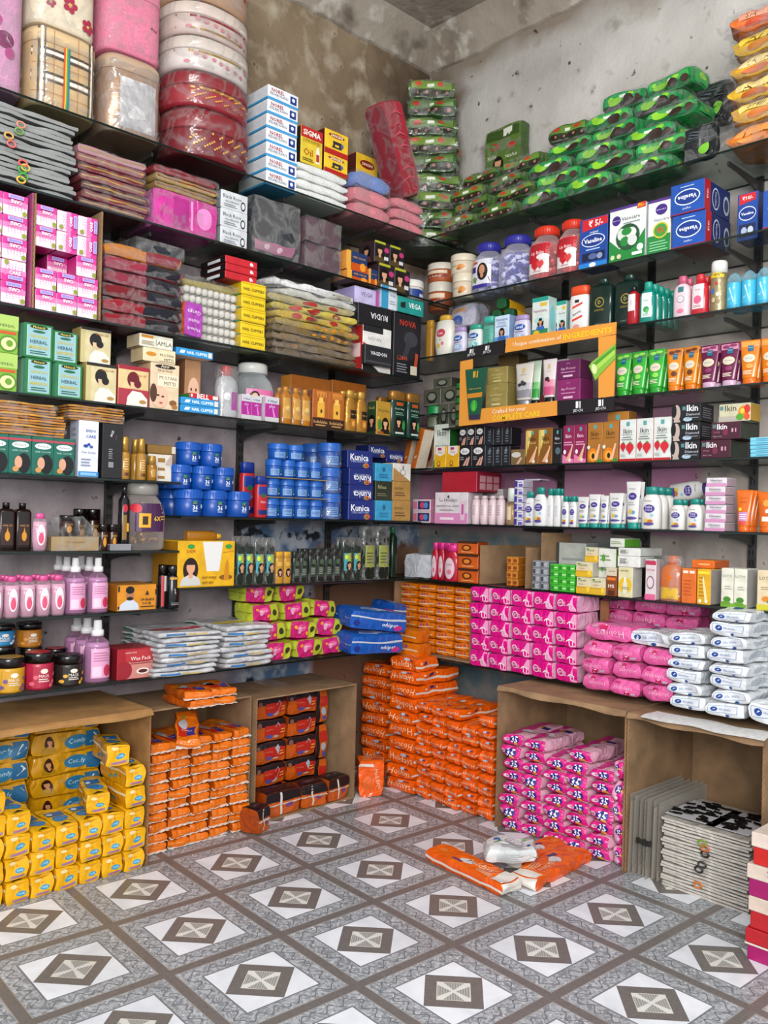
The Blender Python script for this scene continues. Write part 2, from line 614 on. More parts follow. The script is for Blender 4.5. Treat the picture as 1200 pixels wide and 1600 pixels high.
def bottle_proto(name, cat, w, d, h, st):
    key = ('bot', name, round(w, 3), round(d, 3), round(h, 3), id(st))
    if key in PC:
        return PC[key][0]
    pr = PROF[st['prof']]
    body = scaled(pr['body'], w, d, h)
    cap = scaled(pr['cap'], w, d, h)
    segs = st.get('segs', 24)
    g = G()
    loft(g, body, st['body'], segs)
    me = g.mesh(name, smooth=True)
    flat_caps(me)
    parts = []
    g = G()
    loft(g, cap, st['cap'], segs)
    cm = g.mesh(st.get('capname', 'cap'), smooth=True)
    flat_caps(cm)
    sub = []
    if 'ribs' in st:
        rg = G()
        zc0, zc1 = cap[0][0], cap[-1][0]
        for i in range(30):
            a = 2*math.pi*i/30
            r = max(s[1] for s in cap)*1.005
            rg.box(r*math.cos(a)-.0009, r*math.cos(a)+.0009, r*math.sin(a)-.0009, r*math.sin(a)+.0009,
                   zc0+(zc1-zc0)*.15, zc0+(zc1-zc0)*.8, st['cap'])
        sub.append(('grip_ribs', rg.mesh('grip_ribs')))
    parts.append((st.get('capname', 'cap'), cm, sub))
    if 'label' in st:
        z0, z1, wf = st['zone']
        bag = {}
        sf = loft_surf(body, z0*h, z1*h, wf*w)
        decorate(sf, wf*w, (z1-z0)*h, st['label'], bag)
        parts += bag_parts(bag)
    if 'fill' in st:                       # liquid or little sachets seen through a clear body
        g = G()
        top = st.get('level', .7)
        fs = [(z, a*.93, b*.93, n) for z, a, b, n in body if z <= top*h*.999]
        fs[0] = (.003, fs[0][1], fs[0][2], fs[0][3])
        last = fs[-1]
        fs.append((max(top*h, last[0]+.002), last[1]*.97, last[2]*.97, last[3]))
        loft(g, fs, st['fill'], segs)
        parts.append(('contents', g.mesh('contents', smooth=True)))
    if 'wrap' in st:                       # loose clear bag pulled over the whole thing
        g = G()
        r2 = random.Random(len(name)+int(w*1000))
        top = cap[-1][0]
        mw, md = max(q[1] for q in body+cap), max(q[2] for q in body+cap)
        ss = []
        for i in range(9):
            zz = top*1.0*i/8+.0006
            k = 1.012+r2.uniform(-.008, .012)
            if i == 8:
                k *= .86
            ss.append((zz, mw*k, md*k, body[1][3]))
        loft(g, ss, st['wrap'], segs, cap0=False)
        tl = st.get('tail', 0)
        if tl:
            pts = [((i/6-.5)*mw*1.2, -md*.95-r2.uniform(0, .012), top*.02) for i in range(7)]
            pts += [((i/6-.5)*mw*1.4, -md*.95-tl-r2.uniform(0, .015), .003+r2.uniform(0, .02)) for i in range(7)]
            g.add(pts, [(i, i+1, 8+i, 7+i) for i in range(6)], st['wrap'])
        rr = random.Random(3)
        g.v = [(x+rr.uniform(-.0035, .0035), y+rr.uniform(-.0035, .0035), zz) for x, y, zz in g.v]
        parts.append(('clear_wrap', g.mesh('clear_wrap', smooth=True)))
    if 'sachets' in st:
        r2 = random.Random(sum(map(ord, name)))
        g = G()
        hwm, hdm = w/2*.80, d/2*.80
        for i in range(st.get('nsach', 70)):
            cx, cy = r2.uniform(-1, 1), r2.uniform(-1, 1)
            if cx*cx+cy*cy > 1:
                continue
            cz = r2.uniform(.08, st.get('level', .62))*h
            a, b = r2.uniform(0, 6.3), r2.uniform(-.9, .9)
            rr = st.get('sachr', .011)
            mtx = Matrix.Rotation(a, 3, 'Z') @ Matrix.Rotation(b, 3, 'X')
            c = st['sachets'][i % len(st['sachets'])]
            sg = G()
            loft(sg, [(-rr*.9, rr*.8, rr*.8, 2), (-rr*.7, rr, rr, 2), (rr*.3, rr, rr, 2)], c[0], 10)
            loft(sg, [(rr*.3, rr*1.04, rr*1.04, 2), (rr*.95, rr, rr, 2)], c[1], 10)
            for fi, f in enumerate(sg.f):
                g.add([mtx @ Vector(sg.v[q]) + Vector((cx*hwm*.95, cy*hdm*.95, cz)) for q in f], [tuple(range(len(f)))], sg.mats[sg.m[fi]])
        parts.append(('contents', g.mesh('contents')))
    PC[key] = (Proto(name, cat, me, parts), st)
    return PC[key][0]


def flat_caps(me):
    for p in me.polygons:
        if len(p.vertices) > 8:
            p.use_smooth = False


def bottles(wall, z, px0, px1, top, st, name, label, cat='bottle', group=None, cols=1, df=.28, dr=None, back=0, backgap=.004, rows=1, jit=1.0, gap=.0):
    """a row of `cols` bottles between columns px0..px1, `back` more ranks behind, `rows` tiers"""
    u0, u1 = U(wall, px0, z, df), U(wall, px1, z, df)
    zt = ZH(wall, (u0+u1)/2, df, top)
    w = (u1-u0)/cols
    h = (zt-z)/rows
    bw = w-gap-.0015
    dep = bw*(dr or st.get('dr', .6))
    p = bottle_proto(name, cat, bw, dep, h-.0005, st)
    if group is None and cols*(back+1)*rows > 1:
        group = name.replace('_', ' ')+' rows'
    for k in range(back, -1, -1):
        for r in range(rows):
            for c in range(cols):
                a = rnd.uniform(-1, 1)*.05*jit
                lb = cell(label, wall, r, rows, c, cols) if k == 0 else cell(label+', '+['', 'second', 'third', 'fourth', 'fifth'][k]+' rank', wall, r, rows, c, cols)
                place(p, lb, W(wall, u0+(c+.5)*w, df-dep/2-k*(dep+backgap)-rnd.uniform(0, .003), z+r*h), ROT[wall]+a, group)
    return u0, u1, zt


# ------------------------------------------------------------------ soft packs: a padded, crumpled pillow pack
def soft_fn(w, d, h, a, amp, seed):
    a *= .6
    r = random.Random(seed)
    ks = [(r.uniform(-1, 1), r.uniform(-1, 1), r.uniform(-1, 1), r.uniform(0, 6.28)) for _ in range(9)]

    def f(p):
        x, y, z = p
        qx, qy, qz = x/(w/2), y/(d/2), (z-h/2)/(h/2)
        cx, cy, cz = [max(-1.0, min(1.0, q)) for q in (qx, qy, qz)]
        x4, y4, z4 = cx**4, cy**4, cz**4
        X = x*(1-a*.4*y4-a*.8*z4-a*.25*(1-cz*cz)*0)
        Y = y*(1-a*.3*x4-a*.8*z4)
        Z = h/2+(z-h/2)*(1-a*1.1*x4*x4-a*1.1*y4*y4)
        n = [0, 0, 0]
        for i, (k1, k2, k3, ph) in enumerate(ks):
            fr = 26+9*i
            n[i % 3] += math.sin(fr*(k1*x+k2*y+k3*z*1.6)+ph)*amp
        m = .0004 if abs(qx) > 1.004 or abs(qy) > 1.004 or qz > 1.004 or qz < -1.004 else 0
        bx, by = w/2+m*2, d/2+m*2
        if m:
            return (X+n[0]-math.copysign(amp, x)*.6, Y+n[1]-math.copysign(amp, y)*.6, min(h+.0006, Z+n[2]*.6-amp*.4))
        return (max(-bx, min(bx, X+n[0]-math.copysign(amp, x)*.6)), max(-by, min(by, Y+n[1]-math.copysign(amp, y)*.6)), max(0.0, min(h, Z+n[2]*.6-amp*.4)))
    return f


def grid_box(g, w, d, h, nx, ny, nz, cols):
    """subdivided box, origin at base centre, one colour per face letter"""
    F, R, Lc, T, B, K = [cols.get(k, cols['F']) for k in 'FRLTBK']

    def face(P, na, nb, c):
        pts = [P(i/na, j/nb) for j in range(nb+1) for i in range(na+1)]
        g.add(pts, [(j*(na+1)+i, j*(na+1)+i+1, (j+1)*(na+1)+i+1, (j+1)*(na+1)+i) for j in range(nb) for i in range(na)], c)
    x, y = w/2, d/2
    face(lambda s, t: (-x+w*s, -y, h*t), nx, nz, F)
    face(lambda s, t: (x, -y+d*s, h*t), ny, nz, R)
    face(lambda s, t: (x-w*s, y, h*t), nx, nz, K)
    face(lambda s, t: (-x, y-d*s, h*t), ny, nz, Lc)
    face(lambda s, t: (-x+w*s, -y+d*t, h), nx, ny, T)
    face(lambda s, t: (-x+w*s, y-d*t, 0), nx, ny, B)


def pack_proto(name, cat, w, d, h, st, seed=0):
    key = ('pack', name, round(w, 3), round(d, 3), round(h, 3), id(st), seed)
    if key in PC:
        return PC[key][0]
    fn = soft_fn(w, d, h, st.get('a', .12), st.get('amp', .0011), seed+11*len(name))
    g = G()
    cols = {k: (v if ':' in v else v+':film') for k, v in st['c'].items()}
    n = st.get('n', (8, 8, 5))
    grid_box(g, w, d, h, n[0], n[1], n[2], cols)
    me = g.mesh(name, smooth=True, fn=fn)
    bag = {}
    for fc in 'FRLTK':
        if fc in st:
            sf, a, b = face_surf(fc, w, d, h)
            decorate(lambda s, t, e: sf(s, t, e*1.6), a, b, st[fc], bag)
    parts = bag_parts(bag, fn)
    if 'seal' in st:                       # crimped end seal standing out of the front or the sides
        g = G()
        cs = st['seal']
        nn = 10
        zf = st.get('sealz', .5)
        fl = st.get('seallen', .012)
        if st.get('sealside', 'F') == 'F':
            pts = []
            for k2, e in ((0, 0), (1, fl)):
                for i in range(nn+1):
                    s = i/nn
                    wob = math.sin(i*2.1+seed)*.0015*k2
                    pts.append(((s-.5)*w*(.94+.04*k2), -d/2*(1-st.get('a', .12)*.6)-e+.004, h*zf+wob-e*.3))
            q = [(i, i+1, nn+2+i, nn+1+i) for i in range(nn)]
            pts2 = [(x, y, zz+.0012) for x, y, zz in pts]
            m = len(pts)
            g.add(pts+pts2, q+[tuple(a+m for a in f[::-1]) for f in q]+[(nn+1+i, nn+2+i, m+nn+2+i, m+nn+1+i) for i in range(nn)], cs)
        else:
            for sx in (-1, 1):
                pts = []
                for k2, e in ((0, 0), (1, fl)):
                    for i in range(nn+1):
                        s = i/nn
                        pts.append((sx*(w/2*(1-st.get('a', .12)*.6)+e-.004), (s-.5)*d*.94, h*zf+math.sin(i*2.1+seed)*.0015*k2-e*.2))
                q = [(i, i+1, nn+2+i, nn+1+i) for i in range(nn)]
                pts2 = [(x, y, zz+.0012) for x, y, zz in pts]
                m = len(pts)
                g.add(pts+pts2, q+[tuple(a+m for a in f[::-1]) for f in q], cs)
        parts.append(('end_seal', g.mesh('end_seal')))
    if 'wrap' in st:                       # clear polybag round the pack with loose ends
        g = G()
        k = 1.01
        grid_box(g, w*k, d*k, h*.985, 6, 6, 4, {'F': st['wrap']})
        f2 = soft_fn(w*k, d*k, h*.985, .03, .0016, seed+5)
        g2 = G()
        g2.add([f2(v) for v in g.v], g.f, st['wrap'])
        tl = st.get('tail', .02)
        for sx in ((-1, 1) if st.get('tails', 2) == 2 else (1,)):
            pts = []
            for i in range(7):
                s = i/6
                pts.append((sx*w/2*.97, (s-.5)*d*.9, h*.5))
            for i in range(7):
                s = i/6
                pts.append((sx*(w/2+tl), (s-.5)*d*1.02, h*.5+math.sin(i*1.9+seed)*.006))
            g2.add(pts, [(i, i+1, 8+i, 7+i) for i in range(6)], st['wrap'])
        parts.append(('clear_wrap', g2.mesh('clear_wrap', smooth=True)))
    PC[key] = (Proto(name, cat, me, parts), st)
    return PC[key][0]


def packs(wall, z, px0, px1, top, depth, st, name, label, cat='pack', group=None, cols=1, rows=1, df=.285, jit=1.0,
          skip=(), nv=3, lean=0, turned=()):
    u0, u1 = U(wall, px0, z, df), U(wall, px1, z, df)
    zt = ZH(wall, (u0+u1)/2, df, top)
    w, h = (u1-u0)/cols, (zt-z)/rows
    if group is None and cols*rows > 1:
        group = name.replace('_', ' ')+' stack'
    for r in range(rows):
        for c in range(cols):
            if (c, r) in skip:
                continue
            p = pack_proto(name, cat, w-.002, depth, h-.0004, st, rnd.randrange(nv))
            a = rnd.uniform(-1, 1)*.03*jit
            place(p, cell(label, wall, r, rows, c, cols), W(wall, u0+(c+.5)*w, df-depth/2-rnd.uniform(-.004, .008)*jit, z+r*h), ROT[wall]+a, group)
    return u0, u1, zt


def put_pack(p, label, wall, px, py, d, rz=0, group=None, rx=0, ry=0):
    """one thing whose base centre shows at px, py while standing d off the wall"""
    r = pray(px, py)
    ax, val = (0, d) if wall == 'L' else (1, -d)
    s = (val-CP[ax])/r[ax]
    loc = CP+s*r
    return place(p, label, tuple(loc), ROT[wall]+rz, group, rx, ry)


def size_at(wall, px, py, d, wpx, hpx):
    r = pray(px, py)
    ax, val = (0, d) if wall == 'L' else (1, -d)
    s = (val-CP[ax])/r[ax]
    u = (CP+s*r)[1 if wall == 'L' else 0]
    z = (CP+s*r)[2]
    x1 = U(wall, px+wpx/2, z, d)-U(wall, px-wpx/2, z, d)
    h = ZH(wall, u, d, py-hpx/2)-ZH(wall, u, d, py+hpx/2)
    return x1, h

# ------------------------------------------------------------------ the setting
STRUCT_LABELS.update({
    'floor': 'printed vinyl floor with grey bands, white diamonds and small framed stars',
    'wall_left': 'stained brown and mauve plaster wall behind the shelves with the storage bags',
    'wall_right': 'pale stained plaster wall behind the shelves with the green pouches',
    'ceiling': 'grimy grey brown plaster ceiling',
    'trim_1': 'rough plaster cove above the brown stained wall',
    'trim_2': 'rough plaster cove above the pale stained wall'})


class NT:
    """tiny shader-math helper"""
    def __init__(s, m):
        m.use_nodes = True
        s.t = m.node_tree
        s.N = s.t.nodes
        s.L = s.t.links
        s.bs = s.N['Principled BSDF']

    def put(s, sock, v):
        if hasattr(v, 'node'):
            s.L.new(v, sock)
        else:
            sock.default_value = v

    def m(s, op, a, b=0.0, c=0.0):
        n = s.N.new('ShaderNodeMath')
        n.operation = op
        for i, v in enumerate((a, b, c)):
            s.put(n.inputs[i], v)
        return n.outputs[0]

    def mix(s, f, a, b):
        n = s.N.new('ShaderNodeMix')
        n.data_type = 'RGBA'
        s.put(n.inputs[0], f)
        s.put(n.inputs[6], lin(a) if isinstance(a, str) else a)
        s.put(n.inputs[7], lin(b) if isinstance(b, str) else b)
        return n.outputs[2]

    def noise(s, vec, scale, detail=4, dist=0.0):
        n = s.N.new('ShaderNodeTexNoise')
        s.L.new(vec, n.inputs['Vector'])
        n.inputs['Scale'].default_value = scale
        n.inputs['Detail'].default_value = detail
        n.inputs['Distortion'].default_value = dist
        return n.outputs['Fac']

    def ramp(s, v, a, b):
        n = s.N.new('ShaderNodeMapRange')
        s.put(n.inputs[0], v)
        n.inputs[1].default_value = a
        n.inputs[2].default_value = b
        return n.outputs[0]

    def bump(s, h, st, dist):
        n = s.N.new('ShaderNodeBump')
        n.inputs['Strength'].default_value = st
        n.inputs['Distance'].default_value = dist
        s.L.new(h, n.inputs['Height'])
        s.L.new(n.outputs['Normal'], s.bs.inputs['Normal'])


def floor_mat():
    m = bpy.data.materials.new('vinyl_floor')
    n = NT(m)
    tc = n.N.new('ShaderNodeTexCoord').outputs['Object']
    sp = n.N.new('ShaderNodeSeparateXYZ')
    n.L.new(tc, sp.inputs[0])
    X = n.m('SUBTRACT', sp.outputs[0], .5481)
    Y = n.m('SUBTRACT', sp.outputs[1], -.6798)
    th, t, asp = -.0526, .3, 1.0139
    ct, st = math.cos(th), math.sin(th)
    a = n.m('DIVIDE', n.m('ADD', n.m('MULTIPLY', X, ct), n.m('MULTIPLY', Y, st)), t)
    b = n.m('DIVIDE', n.m('SUBTRACT', n.m('MULTIPLY', X, st), n.m('MULTIPLY', Y, ct)), t*asp)
    a = n.m('SUBTRACT', n.m('FRACT', n.m('ADD', a, 20.5)), .5)
    b = n.m('SUBTRACT', n.m('FRACT', n.m('ADD', b, 20.5)), .5)
    aa, ab = n.m('ABSOLUTE', a), n.m('ABSOLUTE', b)
    mx, mn, l1 = n.m('MAXIMUM', aa, ab), n.m('MINIMUM', aa, ab), n.m('ADD', aa, ab)
    fine = n.noise(tc, 95, 4, 1.5)
    mid = n.noise(tc, 42, 3, 2.5)
    vein = n.noise(tc, 9, 5, 1.0)
    # scrolled border: stems and leaf blotches
    band = n.mix(n.ramp(mid, .42, .58), '#8c9196', '#b6bbc0')
    band = n.mix(n.ramp(fine, .60, .66), band, '#d6d8db')
    scroll = n.m('ABSOLUTE', n.m('SUBTRACT', n.m('SUBTRACT', mx, .385), n.m('MULTIPLY', n.m('SINE', n.m('MULTIPLY', n.m('ADD', mn, 0.0), 44.0)), .035)))
    band = n.mix(n.m('LESS_THAN', scroll, .007), band, '#75777b')
    band = n.mix(n.m('GREATER_THAN', n.ramp(fine, .25, .37), .5), '#6c6e72', band)
    white = n.mix(n.ramp(vein, .3, .7), '#dce1e8', '#f0f3f8')
    grey = n.mix(n.ramp(fine, .3, .7), '#716d6b', '#807c79')
    col = n.mix(n.m('GREATER_THAN', mx, .302), white, n.mix(n.m('LESS_THAN', mx, .316), band, '#7f8288'))
    col = n.mix(n.m('GREATER_THAN', mx, .452), col, n.mix(n.m('LESS_THAN', mx, .459), grey, '#a7a19a'))
    col = n.mix(n.m('LESS_THAN', l1, .30), col, grey)
    inner = n.mix(n.m('LESS_THAN', n.m('FRACT', n.m('MULTIPLY', n.m('SUBTRACT', a, b), 38.0)), .45), '#999996', '#b9b9b6')
    star = n.m('LESS_THAN', mn, n.m('ADD', n.m('MULTIPLY', mx, .13), .010))
    inner = n.mix(star, inner, '#dfdfdb')
    inner = n.mix(n.m('GREATER_THAN', l1, .167), inner, '#e4dfcf')
    col = n.mix(n.m('LESS_THAN', l1, .175), col, inner)
    dirt = n.noise(tc, 3.2, 6, .6)
    col = n.mix(n.m('MULTIPLY', n.ramp(dirt, .5, .8), .22), col, '#6d6a66')
    n.L.new(col, n.bs.inputs['Base Color'])
    n.bs.inputs['Roughness'].default_value = .33
    n.bump(fine, .08, .004)
    return m


def wall_mat(left):
    m = bpy.data.materials.new('plaster_left' if left else 'plaster_right')
    n = NT(m)
    tc = n.N.new('ShaderNodeTexCoord').outputs['Object']
    sp = n.N.new('ShaderNodeSeparateXYZ')
    n.L.new(tc, sp.inputs[0])
    along = n.m('ABSOLUTE', sp.outputs[1] if left else sp.outputs[0])
    z = sp.outputs[2]
    big = n.noise(tc, 2.6, 8, .2)
    mid = n.noise(tc, 11, 8, .15)
    fine = n.noise(tc, 60, 4)
    if left:
        up = n.mix(n.ramp(big, .35, .66), '#74624d', '#998871')
        up = n.mix(n.ramp(mid, .50, .72), up, '#b3a896')
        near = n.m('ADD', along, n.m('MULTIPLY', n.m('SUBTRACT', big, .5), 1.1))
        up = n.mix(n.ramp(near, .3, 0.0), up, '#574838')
    else:
        up = n.mix(n.ramp(big, .3, .7), '#a5a29d', '#cbc9c5')
        up = n.mix(n.ramp(mid, .58, .75), up, '#8f8880')
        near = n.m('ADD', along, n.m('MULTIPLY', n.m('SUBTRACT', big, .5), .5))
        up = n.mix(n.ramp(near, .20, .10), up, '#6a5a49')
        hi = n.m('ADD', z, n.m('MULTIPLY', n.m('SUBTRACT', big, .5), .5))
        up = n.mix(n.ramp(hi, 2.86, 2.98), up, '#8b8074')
    if left:
        low = n.mix(n.ramp(mid, .35, .65), '#9a8e92', '#b3a8ab')
        blue = n.m('MULTIPLY', n.ramp(n.m('ADD', along, n.m('MULTIPLY', n.m('SUBTRACT', big, .5), .2)), 1.0, .92), n.ramp(z, 1.05, .98))
        bl = n.mix(n.ramp(mid, .45, .58), '#5c7898', '#b3bac4')
        bl = n.mix(n.ramp(n.noise(tc, 14, 5), .58, .64), bl, '#242d38')
        low = n.mix(blue, low, bl)
        low = n.mix(n.m('MULTIPLY', n.ramp(along, .62, .58), n.ramp(z, .95, .9)), low, '#7c5c48')
    else:
        low = n.mix(n.ramp(mid, .35, .65), '#a49b95', '#bfb5ae')
        pk = n.m('MULTIPLY', n.m('MULTIPLY', n.ramp(z, .99, 1.01), n.ramp(z, 1.62, 1.4)), n.ramp(along, 1.32, 1.28))
        low = n.mix(pk, low, n.mix(n.ramp(big, .3, .7), '#b0789a', '#c294ac'))
        te = n.m('MULTIPLY', n.ramp(z, 1.0, .96), n.ramp(along, 1.0, .95))
        low = n.mix(te, low, n.mix(n.ramp(mid, .40, .60), '#6a8088', '#958f8c'))
    edge = n.m('ADD', z, n.m('MULTIPLY', n.m('SUBTRACT', mid, .5), .1))
    col = n.mix(n.ramp(edge, 2.08, 2.12), low, up)
    col = n.mix(n.ramp(n.noise(tc, 22, 5), .66, .72), col, '#4c443c')
    n.L.new(col, n.bs.inputs['Base Color'])
    n.bs.inputs['Roughness'].default_value = .92
    n.bump(n.m('ADD', n.m('MULTIPLY', mid, .8), n.m('MULTIPLY', fine, .25)), .5, .015)
    return m


def ceil_mat():
    m = bpy.data.materials.new('ceiling_plaster')
    n = NT(m)
    tc = n.N.new('ShaderNodeTexCoord').outputs['Object']
    big = n.noise(tc, 2.2, 8, .2)
    mid = n.noise(tc, 11, 8, .1)
    col = n.mix(n.ramp(big, .3, .7), '#8a7f72', '#aea69b')
    col = n.mix(n.ramp(mid, .56, .7), col, '#c3bdb4')
    col = n.mix(n.ramp(n.noise(tc, 5, 8, .3), .56, .70), col, '#5b4f44')
    n.L.new(col, n.bs.inputs['Base Color'])
    n.bs.inputs['Roughness'].default_value = .95
    n.bump(mid, .6, .02)
    return m


def slab(name, x0, x1, y0, y1, z0, z1, m):
    g = G()
    g.box(x0, x1, y0, y1, z0, z1, m)
    return structure(name, g.mesh(name))


CEIL = 3.14
slab('floor', -.1, 4.2, -4.2, .1, -.04, 0, floor_mat())
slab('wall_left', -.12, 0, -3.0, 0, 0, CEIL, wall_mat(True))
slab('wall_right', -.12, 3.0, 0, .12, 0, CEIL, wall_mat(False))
cm_ = ceil_mat()
slab('ceiling', -.12, 3.2, -3.2, .12, CEIL, CEIL+.1, cm_)
# uneven plaster coves with a ragged lower lip
for nm, wall, ln in (('trim_1', 'L', 2.9), ('trim_2', 'R', 2.9)):
    g = G()
    r2 = random.Random(5 if wall == 'L' else 6)
    pts, nseg = [], 40
    for i in range(nseg+1):
        u = .0+ln*i/nseg
        j = r2.uniform(-.006, .006)
        uu = -u if wall == 'L' else u
        for d, z in ((0.001, CEIL-.135+j), (.012, CEIL-.13+j), (.03, CEIL-.10+j*.5), (.085, CEIL-.02+j*.3), (.10, CEIL-.001)):
            pts.append(W(wall, uu, d, z))
    fs = []
    for i in range(nseg):
        for k in range(4):
            q = (i*5+k, i*5+k+1, (i+1)*5+k+1, (i+1)*5+k)
            fs.append(q if wall == 'L' else q[::-1])
    g.add(pts, fs, cm_)
    structure(nm, g.mesh(nm, smooth=False))

# ------------------------------------------------------------------ shelves
ZS = dict(L1=2.15, L2=1.905, L3=1.583, L4=1.35, L5a=1.131, L5b=1.026, L6a=.92, L6b=.802, L7a=.739, L8=.536,
          R1=2.15, R2=1.89, R3=1.677, R4=1.45, R5=1.237, R6=1.02, R7=.799, R8=.50)


def glass_mat():
    m = bpy.data.materials.new('dusty_shelf_glass')
    n = NT(m)
    out = n.N['Material Output']
    tc = n.N.new('ShaderNodeTexCoord').outputs['Object']
    dust = n.noise(tc, 7, 5, .5)
    n.L.new(n.mix(n.ramp(dust, .35, .75), '#1e2624', '#4a524e'), n.bs.inputs['Base Color'])
    n.bs.inputs['Roughness'].default_value = .12
    n.bs.inputs['IOR'].default_value = 1.52
    tr = n.N.new('ShaderNodeBsdfTransparent')
    tr.inputs[0].default_value = (.90, .94, .92, 1)
    lw = n.N.new('ShaderNodeLayerWeight')
    lw.inputs[0].default_value = .3
    mx = n.N.new('ShaderNodeMixShader')
    n.L.new(n.m('ADD', n.m('MULTIPLY', lw.outputs['Facing'], .28), .10), mx.inputs[0])
    n.L.new(tr.outputs[0], mx.inputs[1])
    n.L.new(n.bs.outputs[0], mx.inputs[2])
    n.L.new(mx.outputs[0], out.inputs[0])
    return m


GLASS = glass_mat()
GEDGE = mat('#10201c', 'gloss')
UMOD = U('L', 281, .95, .30)            # where the taller bay ends and the next one starts


def shelf(wall, z, u0, u1, label, d1=.30, d0=.004):
    th = .007
    g = G()
    w = u1-u0
    # local frame: x along, y back, origin at the middle of the base
    bevel_box(g, w, d1-d0, th, {'F': GEDGE, 'T': GLASS, 'B': GLASS, 'K': GEDGE, 'L': GEDGE, 'R': GEDGE}, .0008)
    me = g.mesh('glass_shelf')
    place(Proto('glass_shelf', 'shelf', me), label, W(wall, (u0+u1)/2, (d0+d1)/2, z-th-.0005), ROT[wall])


LU0 = -2.25
for k, u0, u1, lb in (
        ('L1', LU0, -.006, 'top glass shelf carrying the plaid and pink storage bags'),
        ('L2', LU0, -.006, 'glass shelf carrying the grey covers and maroon purses'),
        ('L3', LU0, -.31, 'glass shelf carrying the pink cube boxes and nail clippers'),
        ('L4', LU0, -.32, 'glass shelf carrying the green powder boxes and gold bottles'),
        ('L5a', LU0, UMOD, 'short glass shelf carrying the gold spray bottles'),
        ('L5b', UMOD+.004, -.30, 'glass shelf carrying the blue hair oil tubs'),
        ('L6a', LU0, UMOD, 'short glass shelf carrying the purple labelled jar'),
        ('L6b', UMOD+.004, -.30, 'glass shelf carrying the yellow carton and dark bottles'),
        ('L7a', LU0, UMOD, 'short glass shelf carrying the pink capped oil bottles'),
        ('L8', LU0, -.42, 'lowest glass shelf carrying the white garment packs')):
    shelf('L', ZS[k], u0, u1, lb)
for k, u0, lb in (
        ('R1', .305, 'top glass shelf carrying the heap of green pouches'),
        ('R2', .305, 'glass shelf carrying the candy jars and blue cartons'),
        ('R3', .02, 'glass shelf carrying the talc and shampoo bottles'),
        ('R4', .02, 'glass shelf carrying the standing cream tubes'),
        ('R5', .02, 'glass shelf carrying the hair remover boxes'),
        ('R6', .02, 'glass shelf carrying the white baby lotion bottles'),
        ('R7', .02, 'glass shelf carrying the serum boxes above the pink packs'),
        ('R8', .02, 'lowest glass shelf carrying the pink and white packs')):
    shelf('R', ZS[k], u0, 2.0, lb)

STEEL = mat('#3a3938', 'satin')


def upright(wall, u, z0, z1, levels, label):
    g = G()
    g.box(-.0125, .0125, -.012, 0, 0, z1-z0, STEEL)
    me = g.mesh('shelf_upright')
    sl = G()
    k = .03
    while k < z1-z0-.03:
        for dx in (-.005, .005):
            sl.box(dx-.0015, dx+.0015, -.0135, -.0118, k, k+.016, mat('#050505', 'matte'))
        k += .032
    parts = [('slot_row', sl.mesh('slot_row'))]
    for lv in levels:
        b = G()
        zz = lv-z0-.0085
        ln = .235
        pr = [(-.012, zz), (-ln, zz), (-ln, zz-.012), (-ln*.72, zz-.014), (-ln*.45, zz-.02), (-ln*.2, zz-.03), (-.012, zz-.042)]
        vs = [(x, y, z) for x in (-.0035, .0035) for y, z in pr]
        n = len(pr)
        b.add(vs, [tuple(range(n)), tuple(range(n, 2*n))[::-1]] + [(i, n+i, n+(i+1) % n, (i+1) % n) for i in range(n)], STEEL)
        parts.append(('bracket', b.mesh('bracket')))
    place(Proto('shelf_upright', 'upright', me, parts), label, W(wall, u, .0005, z0), ROT[wall])


lu = [ZS[k] for k in ('L1', 'L2', 'L3', 'L4')]
upright('L', U('L', 372, 1.2, 0), .5, 2.16, lu+[ZS['L5b'], ZS['L6b'], ZS['L8']], 'black slotted steel upright with brackets behind the blue tubs')
upright('L', U('L', 168, 1.1, 0), .5, 2.16, lu+[ZS['L5a'], ZS['L6a'], ZS['L7a'], ZS['L8']], 'black slotted steel upright behind the gold spray bottles')
upright('L', U('L', 508, .7, 0), .5, 2.16, lu+[ZS['L5b'], ZS['L6b'], ZS['L8']], 'black slotted steel upright beside the blue stained patch of wall')
ru = [ZS['R%d' % i] for i in range(1, 8)]
for px, lb in ((877, 'black slotted steel upright behind the dark green bottles'),
               (1012, 'black slotted steel upright behind the teal bottles'),
               (1178, 'black slotted steel upright behind the blue capped bottles')):
    upright('R', U('R', px, 1.1, 0), .5, 2.16, ru, lb)

# ------------------------------------------------------------------ LEFT WALL, top shelf
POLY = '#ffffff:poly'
z1 = ZS['L1']
S_plaid = dict(prof='bag', dr=1.15, body='#c9ad83:satin', cap='#cdb48d:satin', capname='lid', segs=32, zone=(.02, .97, .93), wrap=POLY, tail=.02,
               label=[('r', 0, .30, 1, .33, '#4a4440'), ('r', 0, .34, 1, .385, '#e9e3d6'), ('r', 0, .395, 1, .425, '#4a4440'),
                      ('r', 0, .62, 1, .65, '#4a4440'), ('r', 0, .66, 1, .70, '#e9e3d6'), ('r', 0, .71, 1, .735, '#4a4440'),
                      ('r', .06, 0, .085, 1, '#54504c'), ('r', .10, 0, .13, 1, '#e9e3d6'), ('r', .145, 0, .165, 1, '#54504c'),
                      ('r', .84, 0, .865, 1, '#54504c'), ('r', .88, 0, .91, 1, '#e9e3d6'), ('r', .92, 0, .945, 1, '#54504c'),
                      ('r', .28, 0, .286, 1, '#a06448'), ('r', .66, 0, .666, 1, '#a06448'), ('r', 0, .15, 1, .156, '#a06448'), ('r', 0, .52, 1, .526, '#a06448'),
                      ('r', .43, 0, .455, .80, '#c8502c'), ('r', .455, 0, .475, .80, '#e0b43c'), ('r', .475, 0, .495, .80, '#5f9a48'), ('r', .495, 0, .525, .80, '#2f7a86')])
fl = []
